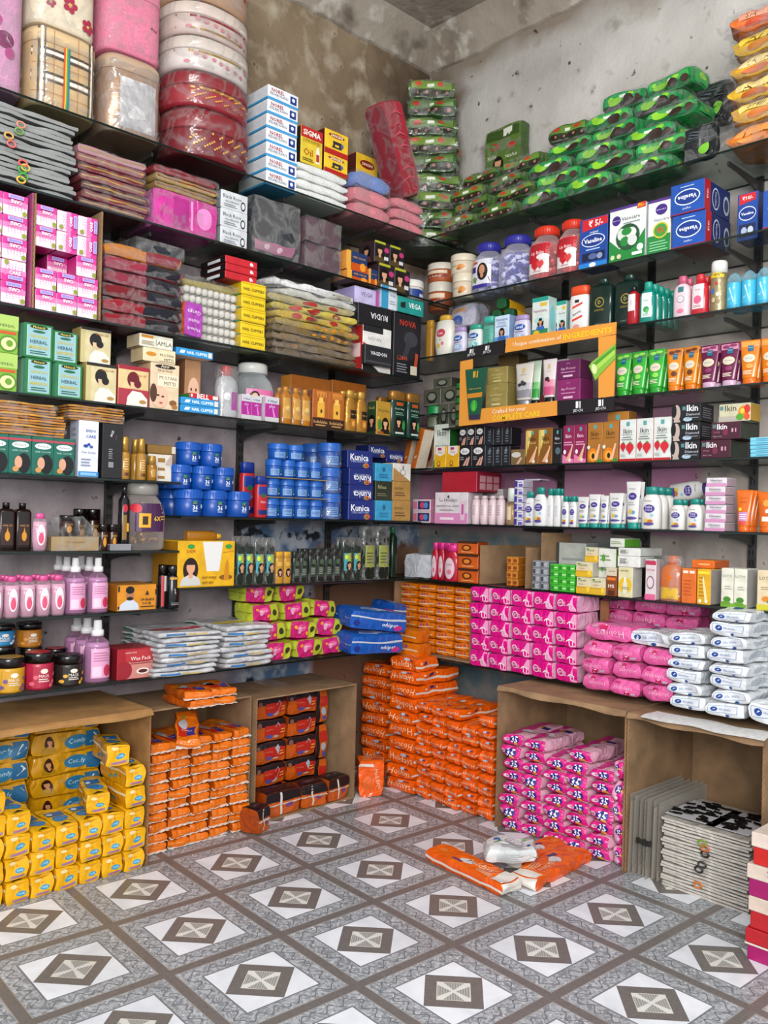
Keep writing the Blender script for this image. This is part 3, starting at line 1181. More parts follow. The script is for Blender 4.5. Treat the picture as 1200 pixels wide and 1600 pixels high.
for cx, cy, r_ in ((.25, .25, .05), (.55, .30, .075), (.85, .12, .07), (.30, .6, .06), (.75, .55, .06), (.55, .75, .05), (.90, .82, .08), (.12, .85, .06)):
    for k in range(5):
        a = k*1.2566
        fl.append(('e', cx+r_*math.cos(a), cy+r_*.9*math.sin(a), r_*.62, r_*.5, '#a2304c', ('flower_print', int(cx*100))))
    fl.append(('e', cx, cy, r_*.3, r_*.25, '#d8a23c'))
fl.append(('t', '1440', .52, .45, .2, '#26263a', 8))
S_floral = dict(prof='bag', dr=1.15, body='#d9cdb6:satin', cap='#dccfba:satin', capname='lid', segs=32, zone=(.02, .9, .92), wrap=POLY, label=fl)
S_pinkbag = dict(prof='bag', dr=1.2, body='#d9819c:cloth', cap='#dc88a2:cloth', capname='lid', segs=32, zone=(.05, .7, .9), wrap=POLY, tail=.02,
                 label=[('t', '466', .85, .6, .14, '#2c2430', -6)])
S_purplebag = dict(prof='bag', dr=1.1, body='#c795b4:cloth', cap='#9c6a9c:cloth', capname='lid', segs=32, zone=(.05, .7, .9), wrap=POLY,
                   label=[('e', .72, .5, .14, .10, '#7a2c5c'), ('e', .80, .36, .08, .07, '#a84a80'), ('e', .6, .7, .07, .06, '#a84a80')])
S_creambag = dict(prof='bag', dr=1.15, body='#c9a68a:foil', cap='#b59c86:satin', capname='lid', segs=32, zone=(.04, .74, .8), wrap='#f4f4f6:haze', tail=.03,
                  label=[('r', .18, .05, .95, .95, '#d9d8da:foil')])
bottles('L', z1, -75, 41, -80, S_purplebag, 'storage_bag', 'pink and purple storage bag in clear plastic beside the plaid bag', 'bag', df=.285)
_, _, zt = bottles('L', z1, 47, 155, 50, S_plaid, 'storage_bag', 'beige plaid storage bag with a rainbow stripe in clear plastic', 'bag', df=.285)
bottles('L', zt+.004, 49, 155, -95, S_floral, 'storage_bag', 'cream storage bag printed with dark red flowers on the plaid bag', 'bag', df=.285)
_, _, zt = bottles('L', z1, 166, 257, 90, S_creambag, 'storage_bag', 'shiny cream storage bag in hazy plastic under the pink one', 'bag', df=.285)
bottles('L', zt+.004, 165, 259, -30, S_pinkbag, 'storage_bag', 'plain pink storage bag stacked on the shiny cream bag', 'bag', df=.285)


def caseS(b, c, band, dots):
    return dict(prof='case', dr=.88, body=b, cap=c, capname='lid', segs=36, zone=(.08, .5, .92), wrap=POLY, tail=.035, label=band+dots)


red_dots = [('e', .1+.8*((i*37) % 100)/100, .1+.8*((i*61) % 100)/100, .012, .05, '#d9a548') for i in range(40)]
wht_dots = [('e', .1+.8*((i*37) % 100)/100, .15+.7*((i*61) % 100)/100, .03, .13, '#c98c94') for i in range(9)]
zt = z1
for i, (b, c, band, dots, lb, tp) in enumerate((
        ('#7e1f2c:satin', '#8a2a33:satin', [], red_dots, 'dark red glittery oval vanity case, lowest of its stack', 175),
        ('#a33742:satin', '#8e2c36:satin', [('r', 0, .86, 1, 1, '#b8964e:foil')], red_dots, 'crimson oval vanity case with gold specks, second from the bottom', 118),
        ('#d8d0cb:satin', '#cfc4bb:satin', [('r', 0, .84, 1, 1, '#b8964e:foil')], wht_dots, 'white oval vanity case with pink flowers, middle of its stack', 64),
        ('#cbb9b2:satin', '#d5c6bd:satin', [('r', 0, 0, 1, .14, '#b8964e:foil'), ('r', 0, .84, 1, 1, '#8c2a34')], wht_dots, 'pale pink oval vanity case with a gold rim', 10),
        ('#b9987e:satin', '#c6a992:satin', [('r', 0, .8, 1, 1, '#9a3a3c')], [], 'bronze oval vanity case, topmost of its stack', -62))):
    _, _, zt2 = bottles('L', zt, 285, 408, tp, caseS(b, c, band, dots), 'vanity_case', lb, 'case', 'wrapped vanity cases', df=.325)
    zt = zt2+.001
S_korel = dict(c={'F': '#e4e7ec', 'L': '#d4d8de', 'T': '#dfe3e8', 'B': '#4fa9d8', 'K': '#d9dde2', 'R': '#d4d8de'},
               F=[('r', 0, 0, 1, .16, '#3f9fd4'), ('T', 'NOREL', .32, .72, .42, '#a83040'), ('t', 'KESARI KARN', .36, .45, .58, '#5b6270'), ('r', .72, .25, .93, .8, '#24408a'), ('e', .825, .55, .05, .14, '#dfe4ee')],
               L=[('r', 0, 0, 1, .16, '#3f9fd4')])
boxes('L', z1, 415, 463, 141, .16, S_korel, 'soap_box', 'white box with blue stripe and navy emblem in a tall stack', group='stack of white and blue boxes', rows=7, df=.275)
cloth = lambda c: dict(c={'F': c+':cloth'}, a=.22, amp=.0016, n=(8, 6, 4))
S_wcloth, S_pcloth, S_bcloth = cloth('#dfe0de'), cloth('#d98a94'), cloth('#7f97cf')
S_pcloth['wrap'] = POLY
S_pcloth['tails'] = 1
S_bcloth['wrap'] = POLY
_, _, zt = packs('L', z1, 462, 546, 262, .16, S_wcloth, 'folded_towel', 'folded white towel in the pile under the oil carton', 'towel', 'pile of white towels', rows=4, df=.285)
S_sigma = dict(c={'F': '#d9c23c', 'L': '#2f2620', 'T': '#c22f2a', 'R': '#a82a24'},
               F=[('r', 0, .70, 1, 1, '#b92a28'), ('T', 'SIGMA', .5, .85, .8, '#f2efe4'), ('r', .08, .58, .92, .69, '#cdb336'), ('t', 'SUPER REFINED', .5, .635, .8, '#5a3a1a'),
                  ('t', 'Oil', .33, .32, .42, '#a82622', 0), ('p', [(.68, .08), (.86, .08), (.86, .42), (.80, .55), (.74, .55), (.68, .42)], '#e9e2cf'),
                  ('r', .70, .14, .84, .34, '#b33a2c'), ('p', [(.755, .55), (.785, .55), (.775, .68), (.765, .68)], '#c22f2a'), ('lines', .08, .6, .06, .16, 2, '#7a5a22')])
boxes('L', zt, 470, 504, 201, .09, S_sigma, 'oil_carton', 'red and yellow oil carton standing on the white towels', df=.27)
mach = [('p', [(.30, .30), (.72, .30), (.72, .36), (.30, .36)], '#2b2a3c'), ('p', [(.60, .36), (.70, .36), (.70, .56), (.60, .56)], '#2b2a3c'),
        ('p', [(.34, .46), (.70, .46), (.70, .58), (.34, .58)], '#2b2a3c'), ('p', [(.34, .36), (.42, .36), (.42, .50), (.34, .50)], '#2b2a3c'), ('e', .73, .47, .06, .09, '#5a6a92')]
S_sangini = dict(c={'F': '#e8c232', 'L': '#5a2018', 'T': '#b32a22', 'R': '#b32a22'},
                 F=[('r', 0, 0, 1, .22, '#b3221c'), ('e', .5, .80, .34, .09, '#8e1c1c'), ('T', 'SANGINI', .5, .80, .5, '#f4e8c4')]+mach)
_, _, zt2 = boxes('L', zt, 507, 544, 243, .10, S_sangini, 'sewing_oil_box', 'yellow and red box with a sewing machine picture, lower of two', df=.27)
boxes('L', zt2, 507, 544, 206, .10, S_sangini, 'sewing_oil_box', 'yellow and red box with a sewing machine picture, upper of two', df=.265)
_, _, zt = packs('L', z1, 553, 611, 296, .16, S_pcloth, 'folded_towel', 'folded pink towel in clear plastic under the blue one', 'towel', 'pile of pink towels', rows=2, df=.285)
packs('L', zt, 553, 611, 272, .16, S_bcloth, 'folded_towel', 'folded blue towel in clear plastic on the pink ones', 'towel', df=.28)
boxes('L', zt+.03, 556, 590, 243, .06, S_sangini, 'sewing_oil_box', 'yellow box with a sewing machine picture behind the blue towel', df=.11)
_, _, ztp = packs('L', z1, 614, 662, 312, .11, S_pcloth, 'folded_towel', 'folded pink towel in clear plastic beside the green pouches', 'towel', 'pile of pink towels next to the pouches', rows=3, df=.285)
S_redp = dict(c={'F': '#a8283a:cloth', 'L': '#8d2436:cloth'}, a=.10, amp=.002, wrap=POLY, tail=.05, tails=1,
              F=[('p', [(.1+.8*(i % 2), .02+.12*i), (.5, .08+.12*i), (.9-.8*(i % 2), .02+.12*i), (.5, .05+.12*i)], '#c4586a') for i in range(8)])
p = pack_proto('red_case', 'case', .105, .11, .36, S_redp, 1)
place(p, 'long red quilted case in clear plastic leaning on the pink towels', W('L', U('L', 632, z1+.16, .23), .232, z1+.15), ROT['L'], ry=-.40)

# ------------------------------------------------------------------ second shelf
z2 = ZS['L2']
S_grey = dict(c={'F': '#8b8d8c:satin', 'T': '#8f9190:satin', 'B': '#6f7170:satin'}, a=.02, amp=.0022, n=(12, 6, 2))
u0, u1 = U('L', -70, z2, .29), U('L', 116, z2, .29)
ztop = ZH('L', (u0+u1)/2, .29, 168)
n = 15
for i in range(n):
    h = (ztop-z2)/n
    p = pack_proto('folded_cover', 'cover', (u1-u0), .24, h*.86, S_grey, i % 4)
    place(p, nth('flat folded grey plastic cover', i, n), W('L', (u0+u1)/2+rnd.uniform(-.012, .012), .175+rnd.uniform(-.006, .006), z2+i*h), ROT['L']+rnd.uniform(-.02, .02), 'pile of grey covers')
for px, py, c, cn in ((33, 195, '#c98a72', 'salmon'), (30, 205, '#6f9a52', 'sage green'), (14, 212, '#c9a05a', 'tan'), (18, 225, '#cf6a6a', 'dusty pink'), (36, 255, '#d85a5a', 'red'), (35, 265, '#4aa04a', 'bright green'), (40, 262, '#c9b25a', 'mustard'), (37, 276, '#4a9a46', 'lower green'), (33, 281, '#d8b04a', 'lowest yellow')):
    g = G()
    m_, n_ = 14, 6
    vs = [((.011+.0028*math.cos(6.283*j/n_))*math.cos(6.283*i/m_), .0028*math.sin(6.283*j/n_), (.008+.0028*math.cos(6.283*j/n_))*math.sin(6.283*i/m_)) for i in range(m_) for j in range(n_)]
    g.add(vs, [(i*n_+j, ((i+1) % m_)*n_+j, ((i+1) % m_)*n_+(j+1) % n_, i*n_+(j+1) % n_) for i in range(m_) for j in range(n_)], c+':satin')
    put_pack(Proto('rubber_band', 'rubber band', g.mesh('rubber_band', smooth=True)), cn+' rubber band round the grey covers', 'L', px, py, .305, group='rubber bands on the grey covers')
cols7 = ['#702830', '#843840', '#581820', '#8a4448', '#74202c', '#944c54', '#b88890']
u0, u1 = U('L', 124, z2, .29), U('L', 231, z2, .29)
zt = ZH('L', (u0+u1)/2, .29, 238)
for i, c in enumerate(cols7):
    h = (zt-z2)/7
    S = dict(c={'F': c+':satin', 'T': c+':satin'}, a=.10, amp=.0015, n=(10, 6, 3), wrap=POLY, tails=1, F=[('r', .02, .40, .98, .62, '#b99a5c:foil')])
    p = pack_proto('flat_purse', 'purse', u1-u0, .2, h*.93, S, i)
    place(p, nth('flat maroon purse with a gold edge', i, 7), W('L', (u0+u1)/2+rnd.uniform(-.008, .008), .185, z2+i*h), ROT['L']+rnd.uniform(-.03, .03), 'pile of maroon purses')
S_pinkpouch = dict(c={'F': '#c9419a:film', 'L': '#d877b6:film', 'T': '#cf6ab0:film'}, a=.06, amp=.0012, wrap=POLY, tails=1,
                   F=[('r', .30, .1, .55, .9, '#a82c82'), ('r', .58, .1, .62, .9, '#e29aca'), ('e', .8, .5, .12, .3, '#e08cc4')])
u0, u1 = U('L', 240, z2, .29), U('L', 341, z2, .29)
zt = ZH('L', (u0+u1)/2, .29, 305)
p = pack_proto('pink_pouch', 'pouch', u1-u0, .2, zt-z2, S_pinkpouch, 0)
place(p, 'shiny magenta pouch box in clear plastic under the gold edged purses', W('L', (u0+u1)/2, .185, z2), ROT['L'])
zt2 = ZH('L', (u0+u1)/2, .29, 268)
for i, c in enumerate(['#b7964e:foil', '#c4a562:foil', '#8d2230:satin']):
    h = (zt2-zt)/3
    S = dict(c={'F': c}, a=.12, amp=.0015, n=(10, 6, 3), wrap=POLY, tails=1, F=[('r', .02, .42, .98, .58, '#7a2430')])
    p = pack_proto('flat_purse', 'purse', u1-u0, .2, h*.93, S, i)
    place(p, ['gold flat purse lying on the magenta pouch', 'gold flat purse with a red seam under the red one', 'red flat purse on top of the two gold ones'][i], W('L', (u0+u1)/2, .185, zt+i*h), ROT['L'])
S_brose = dict(c={'F': '#c9ccd0', 'L': '#8b8f92', 'T': '#d4d6d8', 'R': '#8b8f92', 'B': '#7f8a86'},
               F=[('t', 'Black Rose', .42, .68, .68, '#2a2c30'), ('t', 'KALI MEHANDI', .42, .42, .5, '#555a60'), ('lines', .12, .6, .1, .3, 2, '#7d8288'), ('e', .82, .35, .09, .26, '#22262c'), ('e', .82, .35, .06, .17, '#d0d3d6')])
boxes('L', z2, 344, 386, 301, .12, S_brose, 'dye_box', 'silver grey hair dye box with a black rose emblem', group='stack of silver dye boxes', rows=3, df=.285)
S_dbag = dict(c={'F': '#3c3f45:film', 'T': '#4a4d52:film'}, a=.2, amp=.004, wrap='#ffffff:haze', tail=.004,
              F=[('r', .05, .03, .95, .22, '#b06a8c'), ('e', .3, .12, .06, .06, '#e0c0d0'), ('e', .6, .12, .06, .06, '#e0c0d0')])
packs('L', z2, 394, 468, 312, .17, S_dbag, 'wrapped_bundle', 'dark bundle with a pink strip in a crumpled clear bag', 'bundle', df=.285)
S_plum = dict(c={'F': '#5c3447:cloth', 'T': '#6a4052:cloth'}, a=.12, amp=.003, wrap='#ffffff:haze', tail=.003)
packs('L', z2, 477, 533, 342, .17, S_plum, 'wrapped_bundle', 'plum coloured cloth bundle in a clear bag', 'bundle', group='plum bundles', df=.285, rows=2)
S_hc = dict(c={'F': '#d06a24', 'L': '#e09a4a', 'T': '#d78a3a', 'B': '#8a4a1a'},
            F=[('r', .22, .0, 1, 1, '#28406e'), ('r', .22, 0, 1, .42, '#c8581c'), ('t', 'HAIR COLOR', .6, .72, .6, '#e8b04a'), ('e', .78, .28, .14, .22, '#e8a03a'), ('r', .0, .0, .2, 1, '#e2b24a')])
_, _, zt = boxes('L', z2, 543, 576, 424, .1, S_hc, 'hair_color_box', 'orange and blue hair colour box, lower of two', df=.285)
boxes('L', zt, 541, 574, 394, .1, S_hc, 'hair_color_box', 'orange and blue hair colour box, upper of two', df=.28)
boxes('L', z2, 576, 590, 421, .1, S_hc, 'hair_color_box', 'narrow orange hair colour box next to the picture boxes', df=.275)
S_face = dict(c={'F': '#2a2224', 'L': '#3c2c34', 'T': '#8a2a3c', 'B': '#221a1c'},
              F=[('woman', .34, .06, .8, '#1a1214', '#d9a888', '#5a4a2a'), ('e', .78, .66, .16, .12, '#c2447e'), ('r', .62, .2, .9, .36, '#d8d8d8'), ('r', 0, .9, .7, 1, '#b8b83a')],
              L=[('woman', .5, .05, .8, '#1a1214', '#c99878', '#6a3a3a')])
_, _, zt = boxes('L', z2, 592, 641, 417, .09, S_face, 'hair_dye_carton', 'black carton with portraits of women, lower tier', group='black portrait cartons', cols=2, df=.285)
boxes('L', zt, 585, 632, 382, .09, S_face, 'hair_dye_carton', 'black carton with portraits of women, upper tier', group='black portrait cartons', cols=2, df=.275)
S_jarw = dict(prof='jar', dr=1, body='#d8d4cc:satin', cap='#e6e4de:satin', capname='lid', zone=(.06, .58, .8), label=[('r', .05, .1, .95, .9, '#2c4a92'), ('r', .5, .2, .9, .5, '#d8dce8')])
bottles('L', z2, 640, 672, 437, S_jarw, 'cream_jar', 'white cream jar with a blue label', 'jar', df=.27)
S_jarb = dict(prof='jar', dr=1, body='#b5643c:satin', cap='#d8d2c6:satin', capname='lid', zone=(.06, .58, .85), label=[('r', .0, .3, 1, .62, '#8e3020'), ('t', 'coco butter', .5, .46, .7, '#f0e0d0'), ('r', 0, .7, 1, 1, '#e0cdb4')])

# ------------------------------------------------------------------ third shelf: pink cube boxes in their cartons
z3 = ZS['L3']


def carton(wall, u0, u1, d0, d1, z0, z1, label, top=True, bottom=False, col='#9c7f60', t=.005, left=True, right=True, back=True, flap=0):
    """open-fronted cardboard carton, each side a panel of its own"""
    me0 = None
    w, dd, h = u1-u0, d1-d0, z1-z0
    cb = mat(col, 'cardboard')
    ed = mat('#8a6540', 'cardboard')
    root = bpy.data.objects.new('cardboard_carton', None)
    COL.objects.link(root)
    root.location = W(wall, (u0+u1)/2, (d0+d1)/2, z0)
    root.rotation_euler = (0, 0, ROT[wall])
    root['label'] = label
    root['category'] = 'carton'

    def panel(x0, x1, y0, y1, za, zb, nm='carton_panel'):
        g = G()
        g.box(x0, x1, y0, y1, za, zb, cb)
        o = rawobj(nm, g.mesh(nm), root)
        # raw corrugated edge, a thin wavy strip along the open front
        return o
    x, y = w/2, dd/2
    if back:
        panel(-x, x, y-t, y, 0, h)
    if left:
        panel(-x, -x+t, -y, y-t, 0, h)
    if right:
        panel(x-t, x, -y, y-t, 0, h)
    if top:
        panel(-x+t, x-t, -y, y-t, h-t, h)
    if bottom:
        panel(-x+t, x-t, -y, y-t, 0, t)
    # corrugation along the front edges
    for sx, on in ((-1, left), (1, right)):
        if on:
            g = G()
            nn = int(h/.008)
            for i in range(nn):
                g.box(sx*(x-t/2)-.0012+.0012*(-1)**i, sx*(x-t/2)+.0012+.0012*(-1)**i, -y-.0008, -y, h*i/nn, h*(i+.8)/nn, ed)
            rawobj('corrugated_edge', g.mesh('corrugated_edge'), root)
    if flap:
        g = G()
        nn = 14
        pts = []
        for j, (e, dz) in enumerate(((0, 0), (flap*.5, -.004), (flap, -.012))):
            for i in range(nn+1):
                pts.append(((i/nn-.5)*w, -y-e+math.sin(i*1.3)*.002*j, h-.001+dz+math.sin(i*.9)*.002*j))
        for j in range(3):
            for i in range(nn+1):
                a = pts[j*(nn+1)+i]
                pts.append((a[0], a[1], a[2]-.004))
        m3 = 3*(nn+1)
        fs = [(j*(nn+1)+i, j*(nn+1)+i+1, (j+1)*(nn+1)+i+1, (j+1)*(nn+1)+i) for j in range(2) for i in range(nn)]
        fs += [tuple(m3+a for a in f[::-1]) for f in fs]
        fs += [(2*(nn+1)+i, 2*(nn+1)+i+1, m3+2*(nn+1)+i+1, m3+2*(nn+1)+i) for i in range(nn)]
        g.add(pts, fs, cb)
        rawobj('top_flap', g.mesh('top_flap'), root)
    NTHING[0] += 1
    return root


def careS(up):
    dots = [('e', .15+.13*(i % 6), .30+.11*(i//6)+.05*(i % 2), .045-.005*(i//6), .04-.005*(i//6), '#dd82b4') for i in range(30)]
    F = [('r', 0, 0, 1, .32, '#d03a94'), ('r', 0, .32, 1, .55, '#dd84b6')]+dots+[('e', .16, .85, .10, .11, '#8f9a34'), ('r', .22, .06, .84, .24, '#b9a4d8'), ('T', 'BONNIE', .53, .15, .5, '#7a7cc4'), ('T', 'CARE', .5, .38, .48, '#f6f0f4', 0)]
    if up == 1:                # upside down
        def fl_(e):
            if e[0] == 'r':
                return ('r', 1-e[3], 1-e[4], 1-e[1], 1-e[2], e[5])
            if e[0] == 'e':
                return ('e', 1-e[1], 1-e[2]) + e[3:]
            return (e[0], e[1], 1-e[2], 1-e[3], e[4], e[5], 180)
        F = [fl_(e) for e in F]
    elif up == 2:              # lying on its side
        def fs_(e):
            if e[0] == 'r':
                return ('r', 1-e[4], e[1], 1-e[2], e[3], e[5])
            if e[0] == 'e':
                return ('e', 1-e[2], e[1], e[4], e[3], e[5])
            return (e[0], e[1], 1-e[3], e[2], e[4], e[5], 90)
        F = [fs_(e) for e in F]
    return dict(c={'F': '#ecd9e4', 'L': '#c92a86', 'R': '#c92a86', 'T': '#cf3f94', 'B': '#b02574'}, F=F)


CS = [careS(0), careS(1), careS(2)]
ua, ub, uc = U('L', -40, z3, .285), U('L', 46, z3, .285), U('L', 152, z3, .285)
zc = min(ZH('L', ub, .285, 292), ZS['L2']-.016)
hcare = (zc-z3-.012)/5
wl = (ub-ua-.01)/2
carton('L', ua-.008, ub, .06, .296, z3, zc+.006, 'pink printed carton of pink cube boxes at the end of the shelf', top=False, col='#b04a86')
for r in range(5):
    for c in range(2):
        p = box_proto('cube_box', 'box', wl-.002, .08, hcare-.001, CS[(r+1) % 2 if r < 3 else 1])
        place(p, cell('pink and white cube box in pink carton', 'L', r, 5, c, 2), W('L', ua+.001+(c+.5)*wl-.004, .25, z3+.003+r*hcare), ROT['L'], 'cube boxes in the pink carton')
w3 = (uc-ub-.016)/3
carton('L', ub+.002, uc+.004, .06, .296, z3, ZH('L', uc, .285, 332), 'brown open carton of pink cube boxes with a gap in its rows', top=False)
lay = {(0, 4): 1, (1, 4): 2, (2, 4): 2, (0, 3): 1, (1, 3): 2, (2, 3): 2, (2, 2): 1}
for r in range(5):
    for c in range(3):
        x = ub+.010+(c+.5)*w3
        hh = hcare*.98
        dd = .25
        if r < 2:
            dd = .262
        if (c, r) in lay:
            k = lay[(c, r)]
        elif r < 2:
            k = 1
        elif (c, r) == (1, 2):
            k, dd = 1, .19
        else:
            continue
        p = box_proto('cube_box', 'box', w3-.002, .075, hh-.001, CS[k])
        place(p, cell('pink and white cube box in brown carton', 'L', r, 5, c, 3), W('L', x, dd-.004, z3+.003+r*hh-(.004 if r < 2 else 0)), ROT['L']+rnd.uniform(-.02, .02), 'cube boxes in the brown carton')
# wrapped red and navy cloths
S_two = lambda a, b: dict(c={'F': a+':cloth', 'T': a+':cloth', 'L': a+':cloth'}, a=.14, amp=.0022, n=(12, 6, 4), wrap=POLY, tail=.015, F=[('r', .52, .04, .98, .96, b+':cloth')], T=[('r', .52, .04, .98, .96, b+':cloth')])
u0, u1 = U('L', 160, z3, .285), U('L', 285, z3, .285)
zt = ZH('L', u0, .285, 372)
tw = [('#8a0c24', '#1c141e'), ('#920e28', '#161a28'), ('#780c20', '#181c2a'), ('#8a3044', '#1e1e2a'), ('#963048', '#1c1a26'), ('#c07a1c', '#8a2236')]
for i, (a, b) in enumerate(tw):
    h = (zt-z3)/len(tw)
    p = pack_proto('folded_cloth', 'cloth', u1-u0, .21, h*.96, S_two(a, b), i)
    place(p, [nth('folded cloth, half red and half navy', i, 6), 'folded cloth, half amber and half crimson, on top of the red and navy ones'][i == 5], W('L', (u0+u1)/2, .18+rnd.uniform(-.004, .004), z3+i*h), ROT['L']+rnd.uniform(-.02, .02), 'pile of two coloured cloths' if i < 5 else None)
S_gbag = dict(c={'F': '#2b3038:cloth'}, a=.3, amp=.004, wrap='#ffffff:haze', tail=.05)
p = pack_proto('wrapped_bundle', 'bundle', .17, .14, .04, S_gbag, 3)
place(p, 'small navy bundle in a loose grey plastic bag on the amber cloth', W('L', U('L', 235, zt, .2), .19, zt), ROT['L'])
# bags of white cotton balls
u0, u1 = U('L', 291, z3, .285), U('L', 378, z3, .285)
zt = ZH('L', u0, .285, 425)
ball = G()
for k in range(2):
    for i in range(9):
        loft(ball, [(-.012, .004, .004, 2), (-.008, .0105, .0105, 2), (0, .0125, .0125, 2), (.008, .0105, .0105, 2), (.012, .004, .004, 2)], '#dcd9d2:cloth', 8)
        kk = len(ball.v)-40
        ball.v[kk:] = [(x+(i-4)*.0232*(u1-u0)/.22, y-.085+k*.024, z+.0155) for x, y, z in ball.v[kk:]]
ballm = ball.mesh('cotton_ball_row', smooth=True)
nb = 7
hb = (zt-z3)/nb
S_cot = dict(c={'F': '#cfcdc8:cloth', 'T': '#d4d2cc:cloth'}, a=.08, amp=.0015, n=(10, 6, 3))
S_cot2 = dict(c={'F': '#a89a5a:cloth', 'T': '#b8aa6c:cloth'}, a=.1, amp=.002, n=(10, 6, 3))
for i in range(nb):
    p0 = pack_proto('cotton_bag', 'bag', u1-u0, .16, hb*.9, S_cot2 if i == nb-1 else S_cot, i % 2)
    g = G()
    grid_box(g, (u1-u0)*1.02, .215, hb*.97, 8, 5, 3, {'F': POLY})
    wm = g.mesh('clear_wrap', smooth=True, fn=soft_fn((u1-u0)*1.02, .215, hb*.97, .05, .0022, i))
    p = Proto('cotton_bag', 'bag', p0.mesh, ([('cotton_ball_row', ballm)] if i < nb-1 else [])+[('clear_wrap', wm)])
    place(p, nth('clear bag of round white cotton balls', i, nb) if i < nb-1 else 'olive packet in clear plastic on top of the cotton ball bags', W('L', (u0+u1)/2, .165, z3+i*hb), ROT['L'], 'pile of cotton ball bags' if i < nb-1 else None)
S_ganga = dict(c={'F': '#a54aa8:film', 'L': '#c2593c:film'}, a=.05, F=[('t', 'Ganga', .5, .72, .7, '#e8d4ee', 180), ('t', 'Herbal', .5, .45, .6, '#e8d4ee', 180), ('t', 'Mehandi', .5, .2, .7, '#e8d4ee', 180)], n=(4, 4, 4))
packs('L', z3, 287, 317, 472, .02, S_ganga, 'mehandi_pouch', 'small purple pouch standing before the cotton balls', 'pouch', df=.315)
S_blkred = dict(c={'F': '#c22634', 'L': '#1c1a1c', 'T': '#a81f2c', 'B': '#8c1a24'}, F=[('e', .80, .5, .04, .25, '#f0d8d8'), ('p', [(.78, .3), (.88, .3), (.84, .7)], '#f0d8d8')], L=[('r', .3, .3, .8, .7, '#d8d8dc')])
boxes('L', zt+.012, 352, 402, 404, .15, S_blkred, 'clipper_box', 'flat red and black box above the nail clippers', group='red and black flat boxes', rows=3, df=.29)
S_nail = dict(c={'F': '#e2c41f', 'L': '#c9ab1a', 'T': '#ead036', 'R': '#c9ab1a', 'B': '#9a9a48'}, F=[('T', 'NAIL CLIPPERS', .5, .45, .86, '#4a4416'), ('r', 0, .84, 1, .88, '#b39a14'), ('r', 0, 0, 1, .08, '#c4aa1c')], L=[('r', .1, 0, .9, .12, '#3a8a5c')])
boxes('L', z3, 377, 415, 442, .1, S_nail, 'nail_clipper_box', 'yellow nail clipper box in the stack beside the cotton balls', group='stack of yellow clipper boxes', rows=5, df=.292, jit=2)
# long flat packs
u0, u1 = U('L', 420, z3, .285), U('L', 556, z3, .285)
zt = ZH('L', (u0+u1)/2, .285, 448)
fl2 = [('e', .5+.1*i, .5, .03, .28, '#c98a2c') for i in range(5)]
rf = [('e', .45, .5, .09, .35, '#a8342c'), ('e', .75, .45, .05, .3, '#a8342c'), ('e', .25, .55, .06, .3, '#b8453a')]
st_ = [('#6b5a42', []), ('#7a6a52', [('e', .25, .5, .05, .3, '#a86a2c')]), ('#8a744e', []), ('#7d6840', fl2), ('#a8924c', fl2), ('#cdb24a', rf), ('#c9b85c', rf), ('#b9ae80', rf[:2]), ('#d4d4cc', []), ('#dedede', [])]
for i, (c, dcs) in enumerate(st_):
    h = (zt-z3)/len(st_)
    S = dict(c={'F': c+':film', 'T': c+':film'}, a=.12, amp=.0035, n=(14, 6, 3), wrap=POLY, tail=.015, F=dcs, T=[('e', .2+.2*k, .3, .05, .05, '#b9a86a') for k in range(4)])
    p = pack_proto('flat_packet', 'packet', (u1-u0)*(1.0-.02*(i % 3)), .22, h*.97, S, i)
    lb = 'brown flat packet in clear plastic' if i < 5 else ('yellow flat packet printed with red flowers' if i < 8 else 'white flat packet above the flowered ones')
    place(p, nth(lb, i, 10), W('L', (u0+u1)/2+rnd.uniform(-.012, .012), .18, z3+i*h), ROT['L']+rnd.uniform(-.04, .04), 'brown packets' if i < 5 else ('yellow flowered packets' if i < 8 else 'white packets'))
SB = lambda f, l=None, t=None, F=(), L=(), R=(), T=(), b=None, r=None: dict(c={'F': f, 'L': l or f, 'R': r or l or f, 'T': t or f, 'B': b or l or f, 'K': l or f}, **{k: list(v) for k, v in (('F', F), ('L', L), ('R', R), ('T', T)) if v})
# electric beauty appliances
S_nova = SB('#e6e4e0', '#b5302e', '#d8d4d0', F=[('r', 0, .86, .7, 1, '#2a2a2c'), ('t', 'NV-1290', .4, .72, .45, '#8a8a90', 180), ('p', [(0, .30), (1, .12), (1, .30), (0, .62)], '#b3282c'), ('p', [(0, 0), (.6, 0), (0, .30)], '#1c1c1e'), ('T', 'NOVA', .34, .48, .44, '#f2f0ee', 180)], L=[('r', .1, .3, .9, .6, '#e8c8c8'), ('t', 'Foldable', .5, .45, .7, '#b5302e', 90)])
_, _, zt = boxes('L', z3, 566, 611, 511, .12, S_nova, 'hair_dryer_box', 'white and red hair dryer box with a black corner', df=.288)
S_rudia = SB('#1e1d20', '#2c2b2e', '#2a2a2c', F=[('T', 'RUDIA', .62, .5, .52, '#d8d8dc', 180), ('r', .06, .3, .2, .7, '#1e1d20')], L=[('t', 'O O CE', .5, .5, .7, '#c8c8cc', 180)])
_, _, ztr = boxes('L', zt, 560, 612, 478, .13, S_rudia, 'trimmer_box', 'black flat appliance box lying on the hair dryer box', df=.292)
S_vag = SB('#26262a', '#303034', '#3a3a3e', F=[('T', 'VAGDON', .5, .6, .6, '#d8d8dc'), ('r', .05, .1, .95, .2, '#4a4a4e')])
boxes('L', z3+.02, 570, 612, 541, .02, S_vag, 'trimmer_pouch', 'small black box in front of the white and red dryer box', df=.312)
